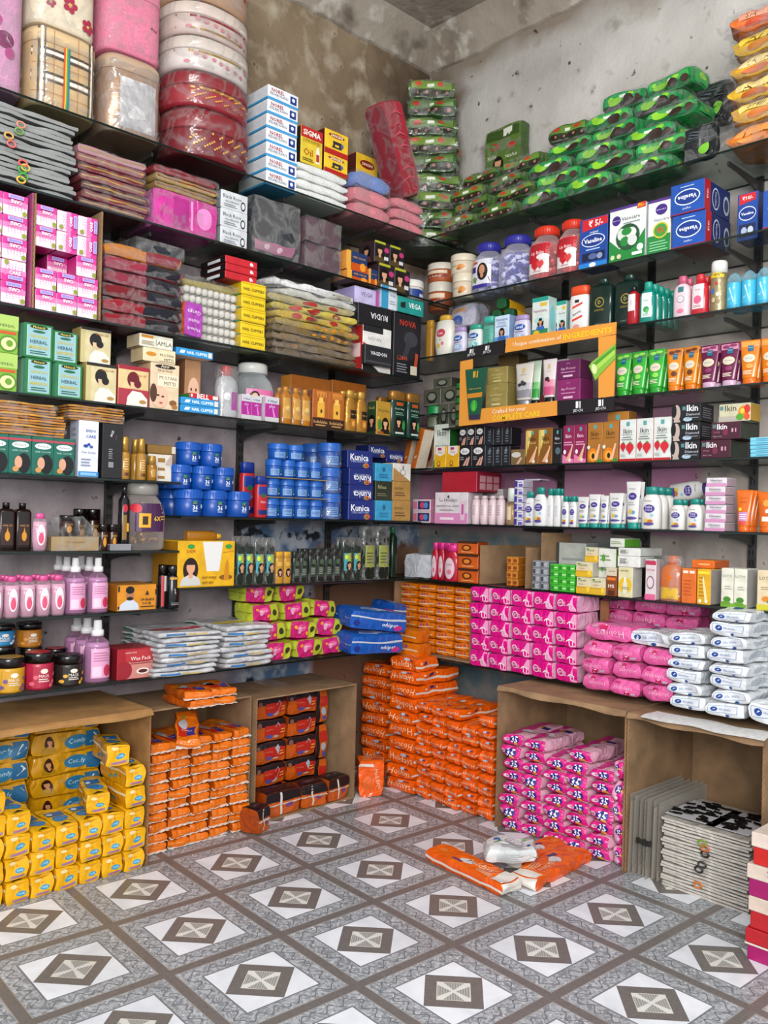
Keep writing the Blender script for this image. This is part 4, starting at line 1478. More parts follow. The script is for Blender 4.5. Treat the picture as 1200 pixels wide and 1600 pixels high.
S_dry = SB('#1d1c22', '#2a282c', '#26252a', F=[('T', 'NOVA', .5, .86, .6, '#c23a2c'), ('e', .62, .62, .26, .12, '#3c4048'), ('p', [(.30, .30), (.46, .30), (.66, .55), (.48, .62)], '#363a42'), ('t', 'L2800', .32, .30, .36, '#d85a3a'), ('lines', .12, .5, .06, .22, 4, '#8a8a90'), ('p', [(.72, .08), (.84, .06), (.9, .4), (.8, .42)], '#b8502c'), ('r', .62, .06, .86, .2, '#cfc9b4')])
boxes('L', z3, 614, 657, 492, .13, S_dry, 'dryer_carton', 'tall black carton with a hair dryer picture', df=.289)
S_veg = lambda c: SB('#d8dce4', '#b8b0c8', '#e0e2e8', F=[('r', 0, 0, .45, 1, c), ('t', 'VEGA', .72, .62, .4, '#5a6a80'), ('lines', .56, .92, .2, .4, 2, '#9aa2b0')])
S_nov2 = SB('#c9c4b2', '#d9d4c2', '#d4cfbc', F=[('T', 'nNOVA', .66, .58, .5, '#8a8a8e'), ('p', [(.06, .45), (.42, .52), (.42, .56), (.06, .52)], '#3a4a44'), ('e', .24, .5, .07, .12, '#6a4a2a')])
S_veg2 = SB('#c5bde0', '#a89cc8', '#d0cae4', F=[('t', 'VEGA', .5, .6, .5, '#6a6294'), ('r', .88, 0, 1, 1, '#b8589c')])
u_, _, zl = boxes('L', ztr, 555, 592, 450, .12, S_veg2, 'comb_box', 'lavender box standing above the black flat appliance box', df=.282)
boxes('L', ztr+.007, 512, 553, 466, .12, S_nov2, 'shaver_box', 'cream shaver box above the yellow flat packets', df=.29)
boxes('L', ztr+.002, 595, 620, 447, .12, S_veg('#3f9cc4'), 'trimmer_carton', 'white and blue box above the black flat appliance box', df=.288)
S_teal = SB('#2a9c94', '#c9c9c4', '#6a5c44', F=[('T', 'VEGA', .66, .55, .48, '#eef4f4'), ('p', [(.12, .3), (.3, .3), (.3, .7), (.12, .6)], '#1c2c30')], b='#4a3a28')
_, _, ztv = boxes('L', ZH('L', U('L', 640, 1.72, .28), .28, 492), 621, 662, 466, .13, S_teal, 'hair_tool_box', 'teal box on the tall black dryer carton', df=.288)

# ------------------------------------------------------------------ LEFT WALL, fourth shelf
z4 = ZS['L4']
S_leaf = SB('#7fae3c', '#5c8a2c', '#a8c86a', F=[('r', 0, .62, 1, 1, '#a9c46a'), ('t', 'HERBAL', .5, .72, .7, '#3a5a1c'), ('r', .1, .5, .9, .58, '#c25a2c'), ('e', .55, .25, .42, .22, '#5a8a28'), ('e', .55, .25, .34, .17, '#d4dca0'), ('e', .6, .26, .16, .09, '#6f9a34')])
boxes('L', z4, -8, 27, 492, .07, S_leaf, 'henna_box', 'light green powder box with a bowl picture', group='light green powder boxes', rows=2)
S_henna = SB('#2a7a4c', '#5aa882', '#3f8f62', F=[('r', .09, .06, .91, .94, '#b4d4b8'), ('r', .11, .075, .89, .925, '#93b9c2'), ('e', .5, .90, .32, .06, '#1e3c24'), ('t', 'Mehandi', .5, .90, .4, '#e8d45a'), ('e', .5, .77, .22, .04, '#2a6a4a'),
                                                  ('T', 'KESHKALA', .5, .63, .62, '#c4b43a'), ('T', 'HERBAL', .5, .47, .6, '#4d6a72'), ('T', 'MEHENDI', .5, .31, .66, '#c4b43a'), ('lines', .2, .8, .10, .22, 2, '#2a6a4a')],
             L=[('r', .2, .0, .8, 1, '#7ab89a')])
_, _, zt = boxes('L', z4, 40, 81, 560, .07, S_henna, 'henna_box', 'dark green henna powder box with yellow lettering', group='dark green henna boxes', cols=1)
boxes('L', zt, 37, 83, 506, .07, S_henna, 'henna_box', 'dark green henna powder box at the top of its column beside the leaf boxes')
_, _, zt = boxes('L', z4, 87, 129, 568, .07, S_henna, 'henna_box', 'dark green henna powder box next to the cream portrait box', group='dark green henna boxes')
boxes('L', zt, 82, 122, 518, .07, S_henna, 'henna_box', 'dark green henna powder box with its top below its neighbour', df=.278)
port = lambda hair: [('e', .48, .66, .20, .20, hair), ('p', [(.40, .45), (.62, .45), (.66, .58), (.38, .60)], '#d9b898'), ('p', [(.26, .0), (.95, .0), (.95, .2), (.75, .36), (.45, .38), (.30, .22)], '#dcdad2'), ('e', .62, .56, .12, .10, hair), ('e', .80, .12, .12, .05, '#b08a4a')]
S_gs1 = SB('#cfc49c', '#a8985c', '#2c2820', F=[('r', 0, .92, 1, 1, '#2a241e'), ('r', 0, 0, .14, .92, '#c4b886')]+port('#1e1a1a')+[('t', 'Golden Silk', .68, .84, .44, '#b0682c')])
S_gs2 = SB('#d8bf8e', '#a83a3a', '#8e2030', F=[('r', 0, .9, 1, 1, '#a02a3c'), ('r', 0, 0, 1, .42, '#a8384a')]+port('#6e1c28')+[('t', 'Golden Silk', .72, .78, .36, '#b0442c')])
_, _, zt = boxes('L', z4, 134, 182, 568, .06, S_gs1, 'hair_colour_box', 'cream box with a black haired figure, lower of two')
boxes('L', zt, 125, 173, 513, .06, S_gs1, 'hair_colour_box', 'cream box with a black haired figure, upper of two', df=.262)
boxes('L', z4, 184, 232, 572, .06, S_gs2, 'hair_colour_box', 'cream and crimson box with a red haired figure')
S_mul = SB('#d9c5a8', '#c9a888', '#d8c4a4', F=[('e', .5, .93, .36, .045, '#2a2420'), ('t', 'Ayur', .5, .93, .3, '#e8dcc4'), ('t', 'FACE PACK', .5, .84, .5, '#4a3a2a'), ('r', .24, .50, .96, .76, '#e6d8c0'), ('t', 'MULTANI', .60, .69, .6, '#4a4038'), ('t', 'MITTI', .66, .57, .4, '#4a4038'),
                                                ('e', .32, .26, .30, .24, '#e0b8a0'), ('e', .1, .34, .12, .2, '#5a3a2a'), ('e', .26, .30, .05, .02, '#3a2a24'), ('e', .42, .28, .05, .02, '#3a2a24'), ('e', .36, .14, .06, .02, '#b05a54'), ('e', .78, .16, .13, .06, '#8a5a30'), ('e', .84, .08, .10, .05, '#a87444')])
S_amla = SB('#d8d6c8', '#b9a98c', '#c9c4b4', F=[('r', .05, .7, .4, .92, '#c98a2c'), ('t', 'AMLA', .74, .42, .44, '#5a5a4c'), ('r', .48, .2, .5, .7, '#9a9a8a'), ('lines', .06, .42, .16, .5, 3, '#9a8a6a')])
S_mit2 = SB('#dccfae', '#c4b48c', '#d4c8a8', F=[('e', .24, .55, .16, .16, '#c98a2c'), ('t', 'MULTANI', .72, .58, .42, '#4a4038'), ('t', 'MITTI', .78, .25, .28, '#4a4038'), ('r', .48, .1, .96, .13, '#6a5a4a')])
_, _, zt = boxes('L', z4, 235, 280, 568, .08, S_mul, 'face_pack_box', 'beige face pack box with a woman picture')
_, _, zt = boxes('L', zt, 224, 275, 545, .08, S_mit2, 'face_pack_box', 'small beige face pack box on the one with a woman picture')
boxes('L', zt, 218, 271, 524, .08, S_amla, 'face_pack_box', 'small white face pack box at the top of the beige ones')
S_baby = SB('#a9825e', '#8a6244', '#9a7450', F=[('e', .55, .42, .36, .26, '#d8b49c'), ('e', .4, .46, .05, .03, '#3a2a24'), ('e', .7, .46, .05, .03, '#3a2a24'), ('r', 0, 0, 1, .16, '#6a8a9a')])
_, _, ztb = boxes('L', z4, 288, 313, 562, .08, S_baby, 'baby_soap_box', 'brown box with a baby face behind the blue flat boxes', df=.24)
S_blue = SB('#2f95d0', '#2a80b8', '#4aa8dc', F=[('T', 'NAIL CLIPPER', .56, .5, .56, '#eaf4fa'), ('p', [(.08, .3), (.2, .3), (.24, .7), (.12, .7)], '#eaf4fa'), ('r', .86, .15, .96, .85, '#d8d8cc')], b='#c9c2b4')
boxes('L', ztb, 276, 334, 546, .1, S_blue, 'clipper_packet', 'flat blue nail clipper box on the baby face box', df=.285)
_, _, zt = boxes('L', z4, 283, 343, 623, .1, S_blue, 'clipper_packet', 'flat blue nail clipper box on the shelf below the red one', rows=2, group='flat blue clipper boxes', df=.292)
S_bell = SB('#c22a34', '#2a8a4a', '#d04a50', F=[('T', 'BELL', .45, .5, .4, '#f4eaea'), ('r', .78, .15, .96, .85, '#e8e2da'), ('r', .04, .2, .1, .8, '#f0d8d8')])
boxes('L', zt, 296, 343, 616, .1, S_bell, 'clipper_packet', 'flat red box on the two blue nail clipper boxes', df=.29)
S_wb = dict(prof='shampoo', dr=.7, body='#b9babd:satin', cap='#b52a30:satin', zone=(.1, .6, .8), label=[('r', .55, .1, .95, .8, '#a8529c'), ('e', .3, .6, .2, .15, '#dcdce0')], wrap='#ffffff:haze')
bottles('L', z4, 344, 376, 571, S_wb, 'wrapped_bottle', 'white bottle with a red cap in crumpled plastic', df=.28)
S_cjar = dict(prof='candy', dr=.95, body='#e8eef0:clear', cap='#d8d8d4:satin', capname='lid', segs=30, zone=(.04, .55, .85), label=[('r', 0, 0, 1, 1, '#d87aa8'), ('r', 0, .7, 1, .82, '#f0d0e0'), ('woman', .2, .3, .65, '#1c1418', '#e0b090', '#c8d0d8'), ('lines', .45, .9, .45, .65, 2, '#f4e4ec')])
bottles('L', z4, 384, 437, 566, S_cjar, 'clear_jar', 'large clear jar with a pink label behind the small purple boxes', 'jar', df=.235)
S_vw = SB('#b02f96', '#c9c2c8', '#d8d4d8', F=[('r', 0, .72, 1, 1, '#c8c8cc'), ('T', 'V Wash', .5, .82, .7, '#4a5a8a'), ('r', 0, 0, 1, .18, '#c4c2c6'), ('t', 'plus', .5, .6, .4, '#f0d8ee'), ('p', [(.6, .2), (.75, .2), (.55, .6), (.5, .5)], '#d88acc')])
boxes('L', z4, 377, 409, 617, .05, S_vw, 'intimate_wash_box', 'small purple and silver box before the clear jar', cols=2, group='purple and silver boxes', df=.288)
boxes('L', z4, 414, 436, 620, .05, S_vw, 'intimate_wash_box', 'small purple and silver box beside the amber bottles', df=.295)
S_amb = dict(prof='slim', dr=.7, body='#b97a22:gloss', cap='#c98a2a:satin', zone=(.15, .7, .8), label=[('r', 0, 0, 1, 1, '#c99a4a'), ('e', .5, .5, .3, .12, '#e0c070')], wrap=POLY)
bottles('L', z4, 442, 487, 606, S_amb, 'amber_bottle', 'amber oil bottle wrapped in clear plastic', cols=3, df=.28, group='wrapped amber bottles', back=1)
S_ind = SB('#b0662a', '#8a4a1c', '#c98a4a', F=[('r', 0, .0, 1, .26, '#3c2018'), ('t', 'Indulekha', .5, .16, .84, '#e0b87a'), ('lines', .2, .8, .04, .1, 1, '#c9a06a'), ('r', .28, .28, .72, .62, '#e0b04a'), ('e', .5, .66, .22, .06, '#e0b04a'), ('r', .38, .66, .62, .80, '#e8c46a'),
                                                ('e', .5, .92, .34, .05, '#c97a34')]+[('r', .22+.09*i, .80, .27+.09*i, .95, '#d8984a') for i in range(7)]+[('e', .5, .44, .06, .05, '#5a3a1a')])
boxes('L', z4, 488, 538, 611, .05, S_ind, 'hair_oil_box', 'brown hair oil box with a golden comb bottle', cols=2, group='brown hair oil boxes', df=.285)
S_gold = dict(prof='lotion', dr=.55, body='#b98a3e:foil', cap='#c9a050:foil', zone=(.06, .62, .8), label=[('r', .3, .45, .95, .82, '#2c2018'), ('r', .3, .06, .95, .43, '#b8762c'), ('e', .6, .24, .16, .12, '#e0a85a'), ('t', 'hair oil', .62, .64, .5, '#d8b87a')])
bottles('L', z4, 541, 577, 611, S_gold, 'gold_bottle', 'gold bottle with a dark brown label', cols=2, df=.287, back=1)
S_lie = SB('#a8641e', '#c98a34', '#b97426', F=[('t', 'IND', .84, .5, .12, '#2a1a10')])
boxes('L', z4+.105, 455, 517, 589, .06, S_lie, 'oil_carton_box', 'long orange brown carton lying behind the hair oil boxes', df=.19)
boxes('L', z4+.10, 519, 572, 597, .06, S_lie, 'oil_carton_box', 'long orange brown carton lying behind the gold bottles', df=.18)
S_kk = SB('#b8923a', '#2f4a2c', '#c9a44a', F=[('t', 'Kesh king', .5, .72, .72, '#2f4a24'), ('woman', .62, .04, .5, '#14100e', '#d8a888', '#1a1a1c'), ('e', .24, .3, .12, .16, '#3a8a3c'), ('r', .1, .04, .5, .1, '#a85a2c'), ('e', .12, .5, .08, .04, '#d8c44a')], L=[('woman', .5, .1, .5, '#14100e', '#c99878', '#2a2a2c'), ('t', 'Kesh', .5, .8, .6, '#c9b46a')])
boxes('L', z4, 588, 611, 627, .05, S_kk, 'hair_oil_carton', 'gold and green hair oil box with a woman picture', df=.29)
S_kg = dict(prof='flip', dr=.5, body='#163a30:gloss', cap='#a97c3c:foil', zone=(.05, .8, .88), label=[('r', .25, .84, .75, .94, '#b85a2c'), ('t', 'Kesh king', .5, .74, .62, '#c8d4c8'), ('lines', .2, .8, .55, .66, 2, '#8aa898'), ('woman', .42, .1, .42, '#120e0c', '#d8a888', '#2a2420'), ('e', .8, .28, .12, .14, '#4a9a4a'), ('r', .2, .02, .8, .07, '#c8d0c8')])
bottles('L', z4, 612, 636, 611, S_kg, 'shampoo_bottle', 'dark green shampoo bottle with a gold cap at the shelf end', df=.288)
bottles('L', z4, 637, 658, 615, S_kg, 'shampoo_bottle', 'dark green shampoo bottle with a gold cap beside the gold box', df=.285)
bottles('L', z4, 592, 634, 622, S_kg, 'shampoo_bottle', 'dark green shampoo bottle behind the front ones', cols=2, df=.2, group='back green shampoo bottles')

# ------------------------------------------------------------------ fifth shelf of the short bay
z5 = ZS['L5a']
S_tealb = SB('#1f6a5c', '#2a7a6a', '#2c8070', F=[('r', 0, .86, 1, .92, '#b04a5a'), ('e', .5, .75, .38, .08, '#dfe6e4'), ('t', 'Mehandi', .5, .75, .5, '#2a5a50'), ('t', 'HAIR COLOUR', .5, .6, .7, '#bcd8cc'), ('e', .66, .28, .30, .26, '#141418'), ('e', .42, .30, .17, .16, '#d0a084'), ('e', .30, .12, .14, .07, '#c8945a')])
_, _, zt = boxes('L', z5, -24, 117, 681, .07, S_tealb, 'henna_carton', 'teal hair colour box with a black haired profile', cols=4, group='teal hair colour boxes', df=.285)


def sheet_bundle(wall, px0, px1, z, top, label, col, n=9, df=.29, dep=.2):
    u0, u1 = U(wall, px0, z, df), U(wall, px1, z, df)
    ztp = ZH(wall, (u0+u1)/2, df, top)
    h = ztp-z
    r2 = random.Random(int(px0+px1+top))
    root = None
    g = G()
    grid_box(g, (u1-u0)*1.02, dep*1.02, h*1.0, 8, 5, 3, {'F': POLY})
    wm = g.mesh('clear_wrap', smooth=True, fn=soft_fn((u1-u0)*1.02, dep*1.02, h, .06, .002, 3))
    parts = []
    for i in range(n):
        S = dict(c={'F': col[i % len(col)]+':film'}, a=.02, amp=.0012, n=(10, 4, 1))
        q = pack_proto('paper_sachet', 'sachet', (u1-u0)*r2.uniform(.93, .99), dep*.95, h/n*.8, S, i % 3)
        parts.append(q.mesh)
    g0 = G()
    o = rawobj('sachet_bundle', wm)
    o['label'], o['category'] = label, 'bundle'
    o.location = W(wall, (u0+u1)/2, df-dep/2, z)
    o.rotation_euler = (0, 0, ROT[wall]+r2.uniform(-.03, .03))
    for i, me in enumerate(parts):
        c = rawobj('paper_sachet', me, o)
        c.location = (r2.uniform(-.003, .003), r2.uniform(-.003, .003), h/n*i+.0005)
    NTHING[0] += 1
    return ztp


OR = ['#b0761e', '#c98a24', '#a86a1a', '#d09a34']
zb = sheet_bundle('L', -20, 104, zt, 645, 'thick bundle of orange sachets in plastic on the teal boxes', OR, 8)
sheet_bundle('L', -20, 92, zb, 627, 'thin bundle of orange sachets on the thick one', OR, 4, df=.28)
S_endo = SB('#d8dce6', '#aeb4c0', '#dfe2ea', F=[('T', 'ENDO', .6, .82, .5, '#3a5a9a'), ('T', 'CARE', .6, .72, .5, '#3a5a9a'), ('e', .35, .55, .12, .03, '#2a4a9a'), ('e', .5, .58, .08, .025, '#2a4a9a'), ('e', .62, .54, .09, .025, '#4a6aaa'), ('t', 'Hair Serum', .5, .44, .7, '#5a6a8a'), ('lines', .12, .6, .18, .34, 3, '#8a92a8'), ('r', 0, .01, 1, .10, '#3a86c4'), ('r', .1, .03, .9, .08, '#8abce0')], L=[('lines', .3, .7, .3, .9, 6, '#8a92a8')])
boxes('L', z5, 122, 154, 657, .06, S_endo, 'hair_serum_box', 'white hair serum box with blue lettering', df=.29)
S_mg5 = SB('#242326', '#1c1b1e', '#303034', F=[('T', 'MG5', .46, .82, .3, '#c8c8cc', 70), ('t', 'JAPAN', .66, .75, .2, '#9a5a7a', 80), ('lines', .3, .5, .35, .55, 5, '#8a8a90'), ('r', .3, .2, .55, .3, '#8a8a90')])
_, _, ztm = boxes('L', z5, 159, 191, 662, .06, S_mg5, 'hair_wax_box', 'black hair wax box beside the white serum box', df=.288)
sheet_bundle('L', 107, 196, ztm+.001, 635, 'bundle of orange sachets lying on the white and black boxes', OR, 6, df=.29)
S_gsp = dict(prof='pump', dr=1, body='#a8803a:gloss', cap='#b58f45:foil', zone=(.06, .55, .8), label=[('r', .2, .05, .8, .2, '#6a3a1a'), ('lines', .25, .75, .3, .9, 5, '#d8b87a')])
bottles('L', z5, 189, 206, 682, S_gsp, 'gold_spray', 'slim gold spray bottle beside the black wax box', df=.285, back=1)
bottles('L', z5, 216, 231, 685, S_gsp, 'gold_spray', 'slim gold spray bottle beside the small serum box', df=.288, back=1)
S_ser = SB('#d5cfc6', '#b9b0a4', '#8a6a34', F=[('r', .40, .1, .7, .2, '#9a7434'), ('r', .40, .4, .7, .5, '#9a7434'), ('r', .40, .7, .7, .85, '#9a7434'), ('p', [(.72, .6), (1, .6), (1, 1), (.8, .8)], '#b8a8a0')])
_, _, zt = boxes('L', z5, 232, 269, 709, .06, S_ser, 'serum_box', 'white serum box with gold blocks', df=.262)
boxes('L', zt, 231, 275, 695, .05, SB('#8a6a34', '#6a5026', '#7a5c2c', F=[('r', .86, .1, 1, .9, '#c9c4ba')]), 'serum_carton', 'flat brown gold carton lying on the white serum box', df=.26)
bottles('L', z5, 233, 248, 712, dict(prof='pump', dr=1, body='#9a6e24:gloss', cap='#b58f45:foil', zone=(.1, .5, .6), label=[('r', .1, .1, .9, .9, '#b88a3a')]), 'serum_bottle', 'small amber bottle with gold top before the white serum box', df=.292)

# ------------------------------------------------------------------ sixth shelf of the short bay
z6 = ZS['L6a']
S_brn = dict(prof='square', dr=.8, body='#22130e:gloss', cap='#120c0a:gloss', zone=(.1, .6, .8), label=[('r', .05, .05, .95, .95, '#3a2014'), ('e', .5, .42, .2, .2, '#c9902c'), ('p', [(.4, .5), (.6, .5), (.5, .8)], '#c9902c'), ('t', 'HAIR OIL', .5, .86, .7, '#c9a06a')])
bottles('L', z6, -28, 50, 785, S_brn, 'onion_oil_bottle', 'dark brown oil bottle with a gold drop label', cols=3, df=.27, group='dark oil bottles')
S_bj = dict(prof='tub', dr=.9, body='#3a1e12:gloss', cap='#140c0a:gloss', capname='lid', zone=(.06, .66, .8), label=[('e', .5, .45, .22, .3, '#c9902c'), ('r', .15, .78, .85, .9, '#8a6a3a')])
bottles('L', z6, 118, 160, 795, S_bj, 'hair_mask_jar', 'dark brown jar behind the bagged bottle', 'jar', cols=2, df=.12, group='dark back jars')
bottles('L', z6, 156, 187, 819, S_bj, 'hair_mask_jar', 'small dark brown jar beside the bagged box', 'jar', cols=2, df=.285, group='small dark jars')
S_pk = dict(prof='oval', dr=.6, body='#e6c9d6:clear', cap='#d05a94:satin', zone=(.14, .72, .6), label=[('e', .5, .5, .48, .48, '#e8dce4'), ('e', .5, .35, .3, .25, '#d85a7a'), ('t', 'baby', .5, .6, .6, '#c04a80')], fill='#d4a8bc:gloss', level=.78)
bottles('L', z6, 52, 76, 802, S_pk, 'baby_oil_bottle', 'clear oil bottle with a pink cap beside the bagged box', df=.288)
S_bagbox = SB('#a8906a', '#8a744e', '#9a8460', F=[('t', 'THE ORGANIC', .5, .6, .4, '#7a6444')])
_, _, zt = boxes('L', z6, 80, 155, 838, .1, S_bagbox, 'gift_tray', 'flat tan box holding a dark bottle under clear plastic', df=.29)
bottles('L', zt, 97, 120, 805, S_bj, 'hair_mask_jar', 'dark jar standing in clear plastic on the tan box', 'jar', df=.26)
g = G()
u0, u1 = U('L', 80, z6, .29), U('L', 155, z6, .29)
ww = u1-u0
hh = ZH('L', u0, .29, 806)-z6
g.add([(-ww*.52, -.056, 0), (ww*.52, -.056, 0), (ww*.52, .056, 0), (-ww*.52, .056, 0), (-ww*.52, -.056, hh*.95), (ww*.12, -.056, hh), (ww*.16, .056, hh), (-ww*.52, .056, hh*.9), (ww*.52, -.056, hh*.44), (ww*.52, .056, hh*.44)],
      [(0, 1, 8, 5, 4), (1, 2, 9, 8), (2, 3, 7, 6, 9), (3, 0, 4, 7), (4, 5, 6, 7), (5, 8, 9, 6)], POLY)
place(Proto('plastic_bag', 'plastic bag', g.mesh('plastic_bag')), 'clear plastic bag tented over the tan box and dark jar', W('L', (u0+u1)/2, .24, z6+.0005), ROT['L'])
S_blk = dict(prof='slim', dr=1, body='#17131a:gloss', cap='#0e0c10:gloss', zone=(.1, .75, .8), label=[('e', .4, .86, .3, .1, '#b5283a'), ('r', .1, .1, .6, .7, '#8a6a2c'), ('r', .6, .3, .9, .5, '#d8a02c')])
bottles('L', z6, 188, 204, 760, S_blk, 'black_bottle', 'tall black bottle with a red dot beside the big clear jar', df=.27)
S_6x = dict(prof='candy', dr=.95, body='#d8d0cc:clear', cap='#98958f:satin', capname='lid', segs=30, zone=(.28, .70, .94), label=[('r', 0, 0, 1, 1, '#4a2450'), ('e', .14, .82, .12, .16, '#c02a3c'), ('r', .18, .14, .48, .64, '#d8a428'), ('r', .26, .24, .40, .54, '#3a2414'), ('T', '6X', .66, .46, .2, '#e0b84a'), ('lines', .76, .98, .4, .58, 2, '#d8b060')],
            sachets=[('#8a5a2a:foil', '#c89a3a:foil'), ('#5a3018:gloss', '#b88a34:foil')], nsach=170, level=.66, sachr=.010)
bottles('L', z6, 206, 266, 755, S_6x, 'sachet_jar', 'large clear jar of gold sachets with a purple label', 'jar', df=.287)
boxes('L', z6, 172, 206, 850, .03, SB('#8a8a90', '#5a5a60', '#9a9aa0'), 'clip_box', 'small silver box before the black bottle', df=.297)

# ------------------------------------------------------------------ seventh shelf of the short bay
z7 = ZS['L7a']
bottles('L', z7, -18, 105, 900, S_pk, 'baby_oil_bottle', 'pink capped oil bottle beside the sprays', cols=5, df=.287, back=2, group='row of pink capped oil bottles')
S_spr = dict(prof='spray', dr=.85, body='#cfa2c2:clear', cap='#e6e4e6:satin', capname='spray_head', zone=(.08, .55, .75), label=[('r', 0, 0, 1, 1, '#dba4c4'), ('lines', .1, .9, .55, .9, 4, '#b87a9c'), ('e', .8, .25, .2, .2, '#c83a5a'), ('r', .05, .05, .5, .4, '#e4c4d6')], fill='#b98ab0:gloss', level=.64)
bottles('L', z7, 106, 139, 872, S_spr, 'rose_water_spray', 'pink rose water bottle with a white spray head', cols=1, df=.285, back=2, group='rose water sprays on the oil bottle shelf')
bottles('L', z7, 142, 174, 872, S_spr, 'rose_water_spray', 'pink rose water bottle beside the orange portrait box', cols=1, df=.285, back=2, group='rose water sprays beside the portrait box')
S_men = SB('#d08e24', '#a86a18', '#a87424', F=[('r', 0, 0, 1, .04, '#3a2a1a'), ('p', [(.03, .05), (.55, .05), (.52, .28), (.40, .42), (.22, .42), (.08, .28)], '#c9d0da'), ('e', .31, .62, .10, .2, '#b07a58'), ('e', .31, .80, .11, .14, '#1a1412'), ('e', .31, .48, .085, .07, '#2a1a14'), ('T', 'UPGRADE', .76, .42, .36, '#3a2a1a'), ('T', 'YOUR', .74, .28, .24, '#3a2a1a'), ('lines', .58, .94, .12, .2, 1, '#3a2a1a'), ('p', [(.70, .6), (.80, .6), (.75, .78)], '#3a2a1a'),
                                                ('r', .0, .1, .04, .2, '#1c1612'), ('r', .0, .75, .04, .95, '#1c1612'), ('r', .96, .6, 1, .8, '#1c1612')])
boxes('L', z7, 184, 245, 913, .13, S_men, 'beard_oil_box', 'orange box with a bearded man picture', df=.292)
S_gat = dict(prof='can', dr=1, body='#141314:gloss', cap='#0c0b0c:gloss', zone=(.05, .74, .8), label=[('T', 'GATSBY', .4, .5, .5, '#d8d4cc', -80), ('t', 'G', .7, .72, .3, '#c9962c'), ('r', 0, .9, 1, .97, '#c9962c'), ('lines', .1, .9, .04, .14, 2, '#8a8a8c')])
bottles('L', z7, 264, 285, 883, S_gat, 'deodorant_can', 'black deodorant can with gold ring and white lettering', 'can', df=.286)
bottles('L', z7, 250, 263, 882, dict(prof='can', dr=1, body='#2a2024:gloss', cap='#17130f:gloss', zone=(.05, .74, .8), label=[('r', .1, .0, .5, 1, '#b83a3a'), ('r', .5, .5, .9, 1, '#c8c8cc')]), 'deodorant_can', 'slim dark can with a red stripe beside the black one', 'can', df=.27)

# ------------------------------------------------------------------ lowest left shelf
z8 = ZS['L8']


def tubS(c, lid, disc, dots):
    F = [('r', 0, 0, 1, 1, c), ('e', .5, .78, .14, .12, '#e8e0d4'), ('t', 'MASK', .5, .55, .4, '#e8e0d4'), ('lines', .3, .7, .25, .45, 2, '#d8d0c4')]+[('e', x, y, .07, .1, dots) for x, y in ((.1, .2), (.2, .5), (.85, .25), (.9, .6), (.75, .1))]
    return dict(prof='tub', dr=1, body=c+':satin', cap='#161314:gloss', capname='lid', zone=(.06, .64, .94), label=F, disc=disc)


tub_list = [('#c99a2a', '#a8843a', '#7a5a8a', -2, 46, 1034, 'yellow hair mask tub with a gold topped black lid'),
            ('#b02a4a', '#b8283c', '#d86a7a', 46, 91, 1026, 'crimson hair mask tub with a red topped black lid'),
            ('#2a2420', '#241c1a', '#d8a83a', 93, 137, 1030, 'black hair mask tub printed with sunflowers')]


def tub(S, px0, px1, top, label, z, df, disc):
    u0, u1 = U('L', px0, z, df), U('L', px1, z, df)
    h = ZH('L', (u0+u1)/2, df-(u1-u0)/2, top)-z
    wd = u1-u0-.002
    p = bottle_proto('hair_mask_tub', 'tub', wd, wd, h, S)
    g = G()
    loft(g, [(h+.0003, wd*.38, wd*.38, 2), (h+.0012, wd*.38, wd*.38, 2)], disc+':satin', 24)
    cap = p.parts[0]
    p2 = Proto(p.name, p.cat, p.mesh, [(cap[0], cap[1], [('lid_disc', g.mesh('lid_disc'))])]+p.parts[1:])
    place(p2, label, W('L', (u0+u1)/2, df-wd/2, z), ROT['L'])
    return z+h


for c, disc, dots, a, b, tp, lb in tub_list:
    tub(tubS(c, 0, disc, dots), a, b, tp-8, lb, z8, .288, disc)
zz = tub(tubS('#b87a24', 0, '#a8843a', '#d8a04a'), 34, 72, 1010, 'amber hair mask tub behind, lower of two', z8, .17, '#b8923a')
tub(tubS('#b87a24', 0, '#241c1a', '#d8a04a'), 32, 72, 972, 'amber hair mask tub behind, upper of two', zz+.002, .17, '#241c1a')
zz = tub(tubS('#b89a3a', 0, '#a8843a', '#d8a04a'), -14, 30, 1008, 'gold hair mask tub under the blue one', z8, .19, '#a8843a')
tub(tubS('#2a86b8', 0, '#1c1a1c', '#e0e8ec'), -14, 30, 975, 'sky blue hair mask tub with white flowers', zz+.002, .19, '#1c1a1c')
tub(tubS('#a83a3a', 0, '#c04a4a', '#d86a6a'), 76, 110, 1012, 'red hair mask tub behind the crimson one', z8, .16, '#b8384a')
bottles('L', z8, 139, 178, 970, S_spr, 'rose_water_spray', 'large pink rose water spray beside the red wax box', df=.288, back=2, group='rose water sprays beside the wax box')
S_wax = SB('#a82230', '#7e1a26', '#8e1e2a', F=[('r', .22, .02, .98, .94, '#c98a80'), ('r', .22, .55, .98, .94, '#b83a40'), ('t', 'Wax Pack', .64, .66, .56, '#f0e4e0'), ('lines', .36, .94, .46, .58, 2, '#8a2030'), ('e', .2, .3, .2, .28, '#9c2434'), ('e', .7, .24, .18, .1, '#e8dcd4'), ('e', .7, .24, .13, .06, '#5a1c1c'), ('t', 'nandini herbal', .36, .86, .3, '#f0e4e0')])
boxes('L', z8, 183, 240, 1012, .1, S_wax, 'wax_box', 'red wax pack box beside the white garment packs', df=.287)
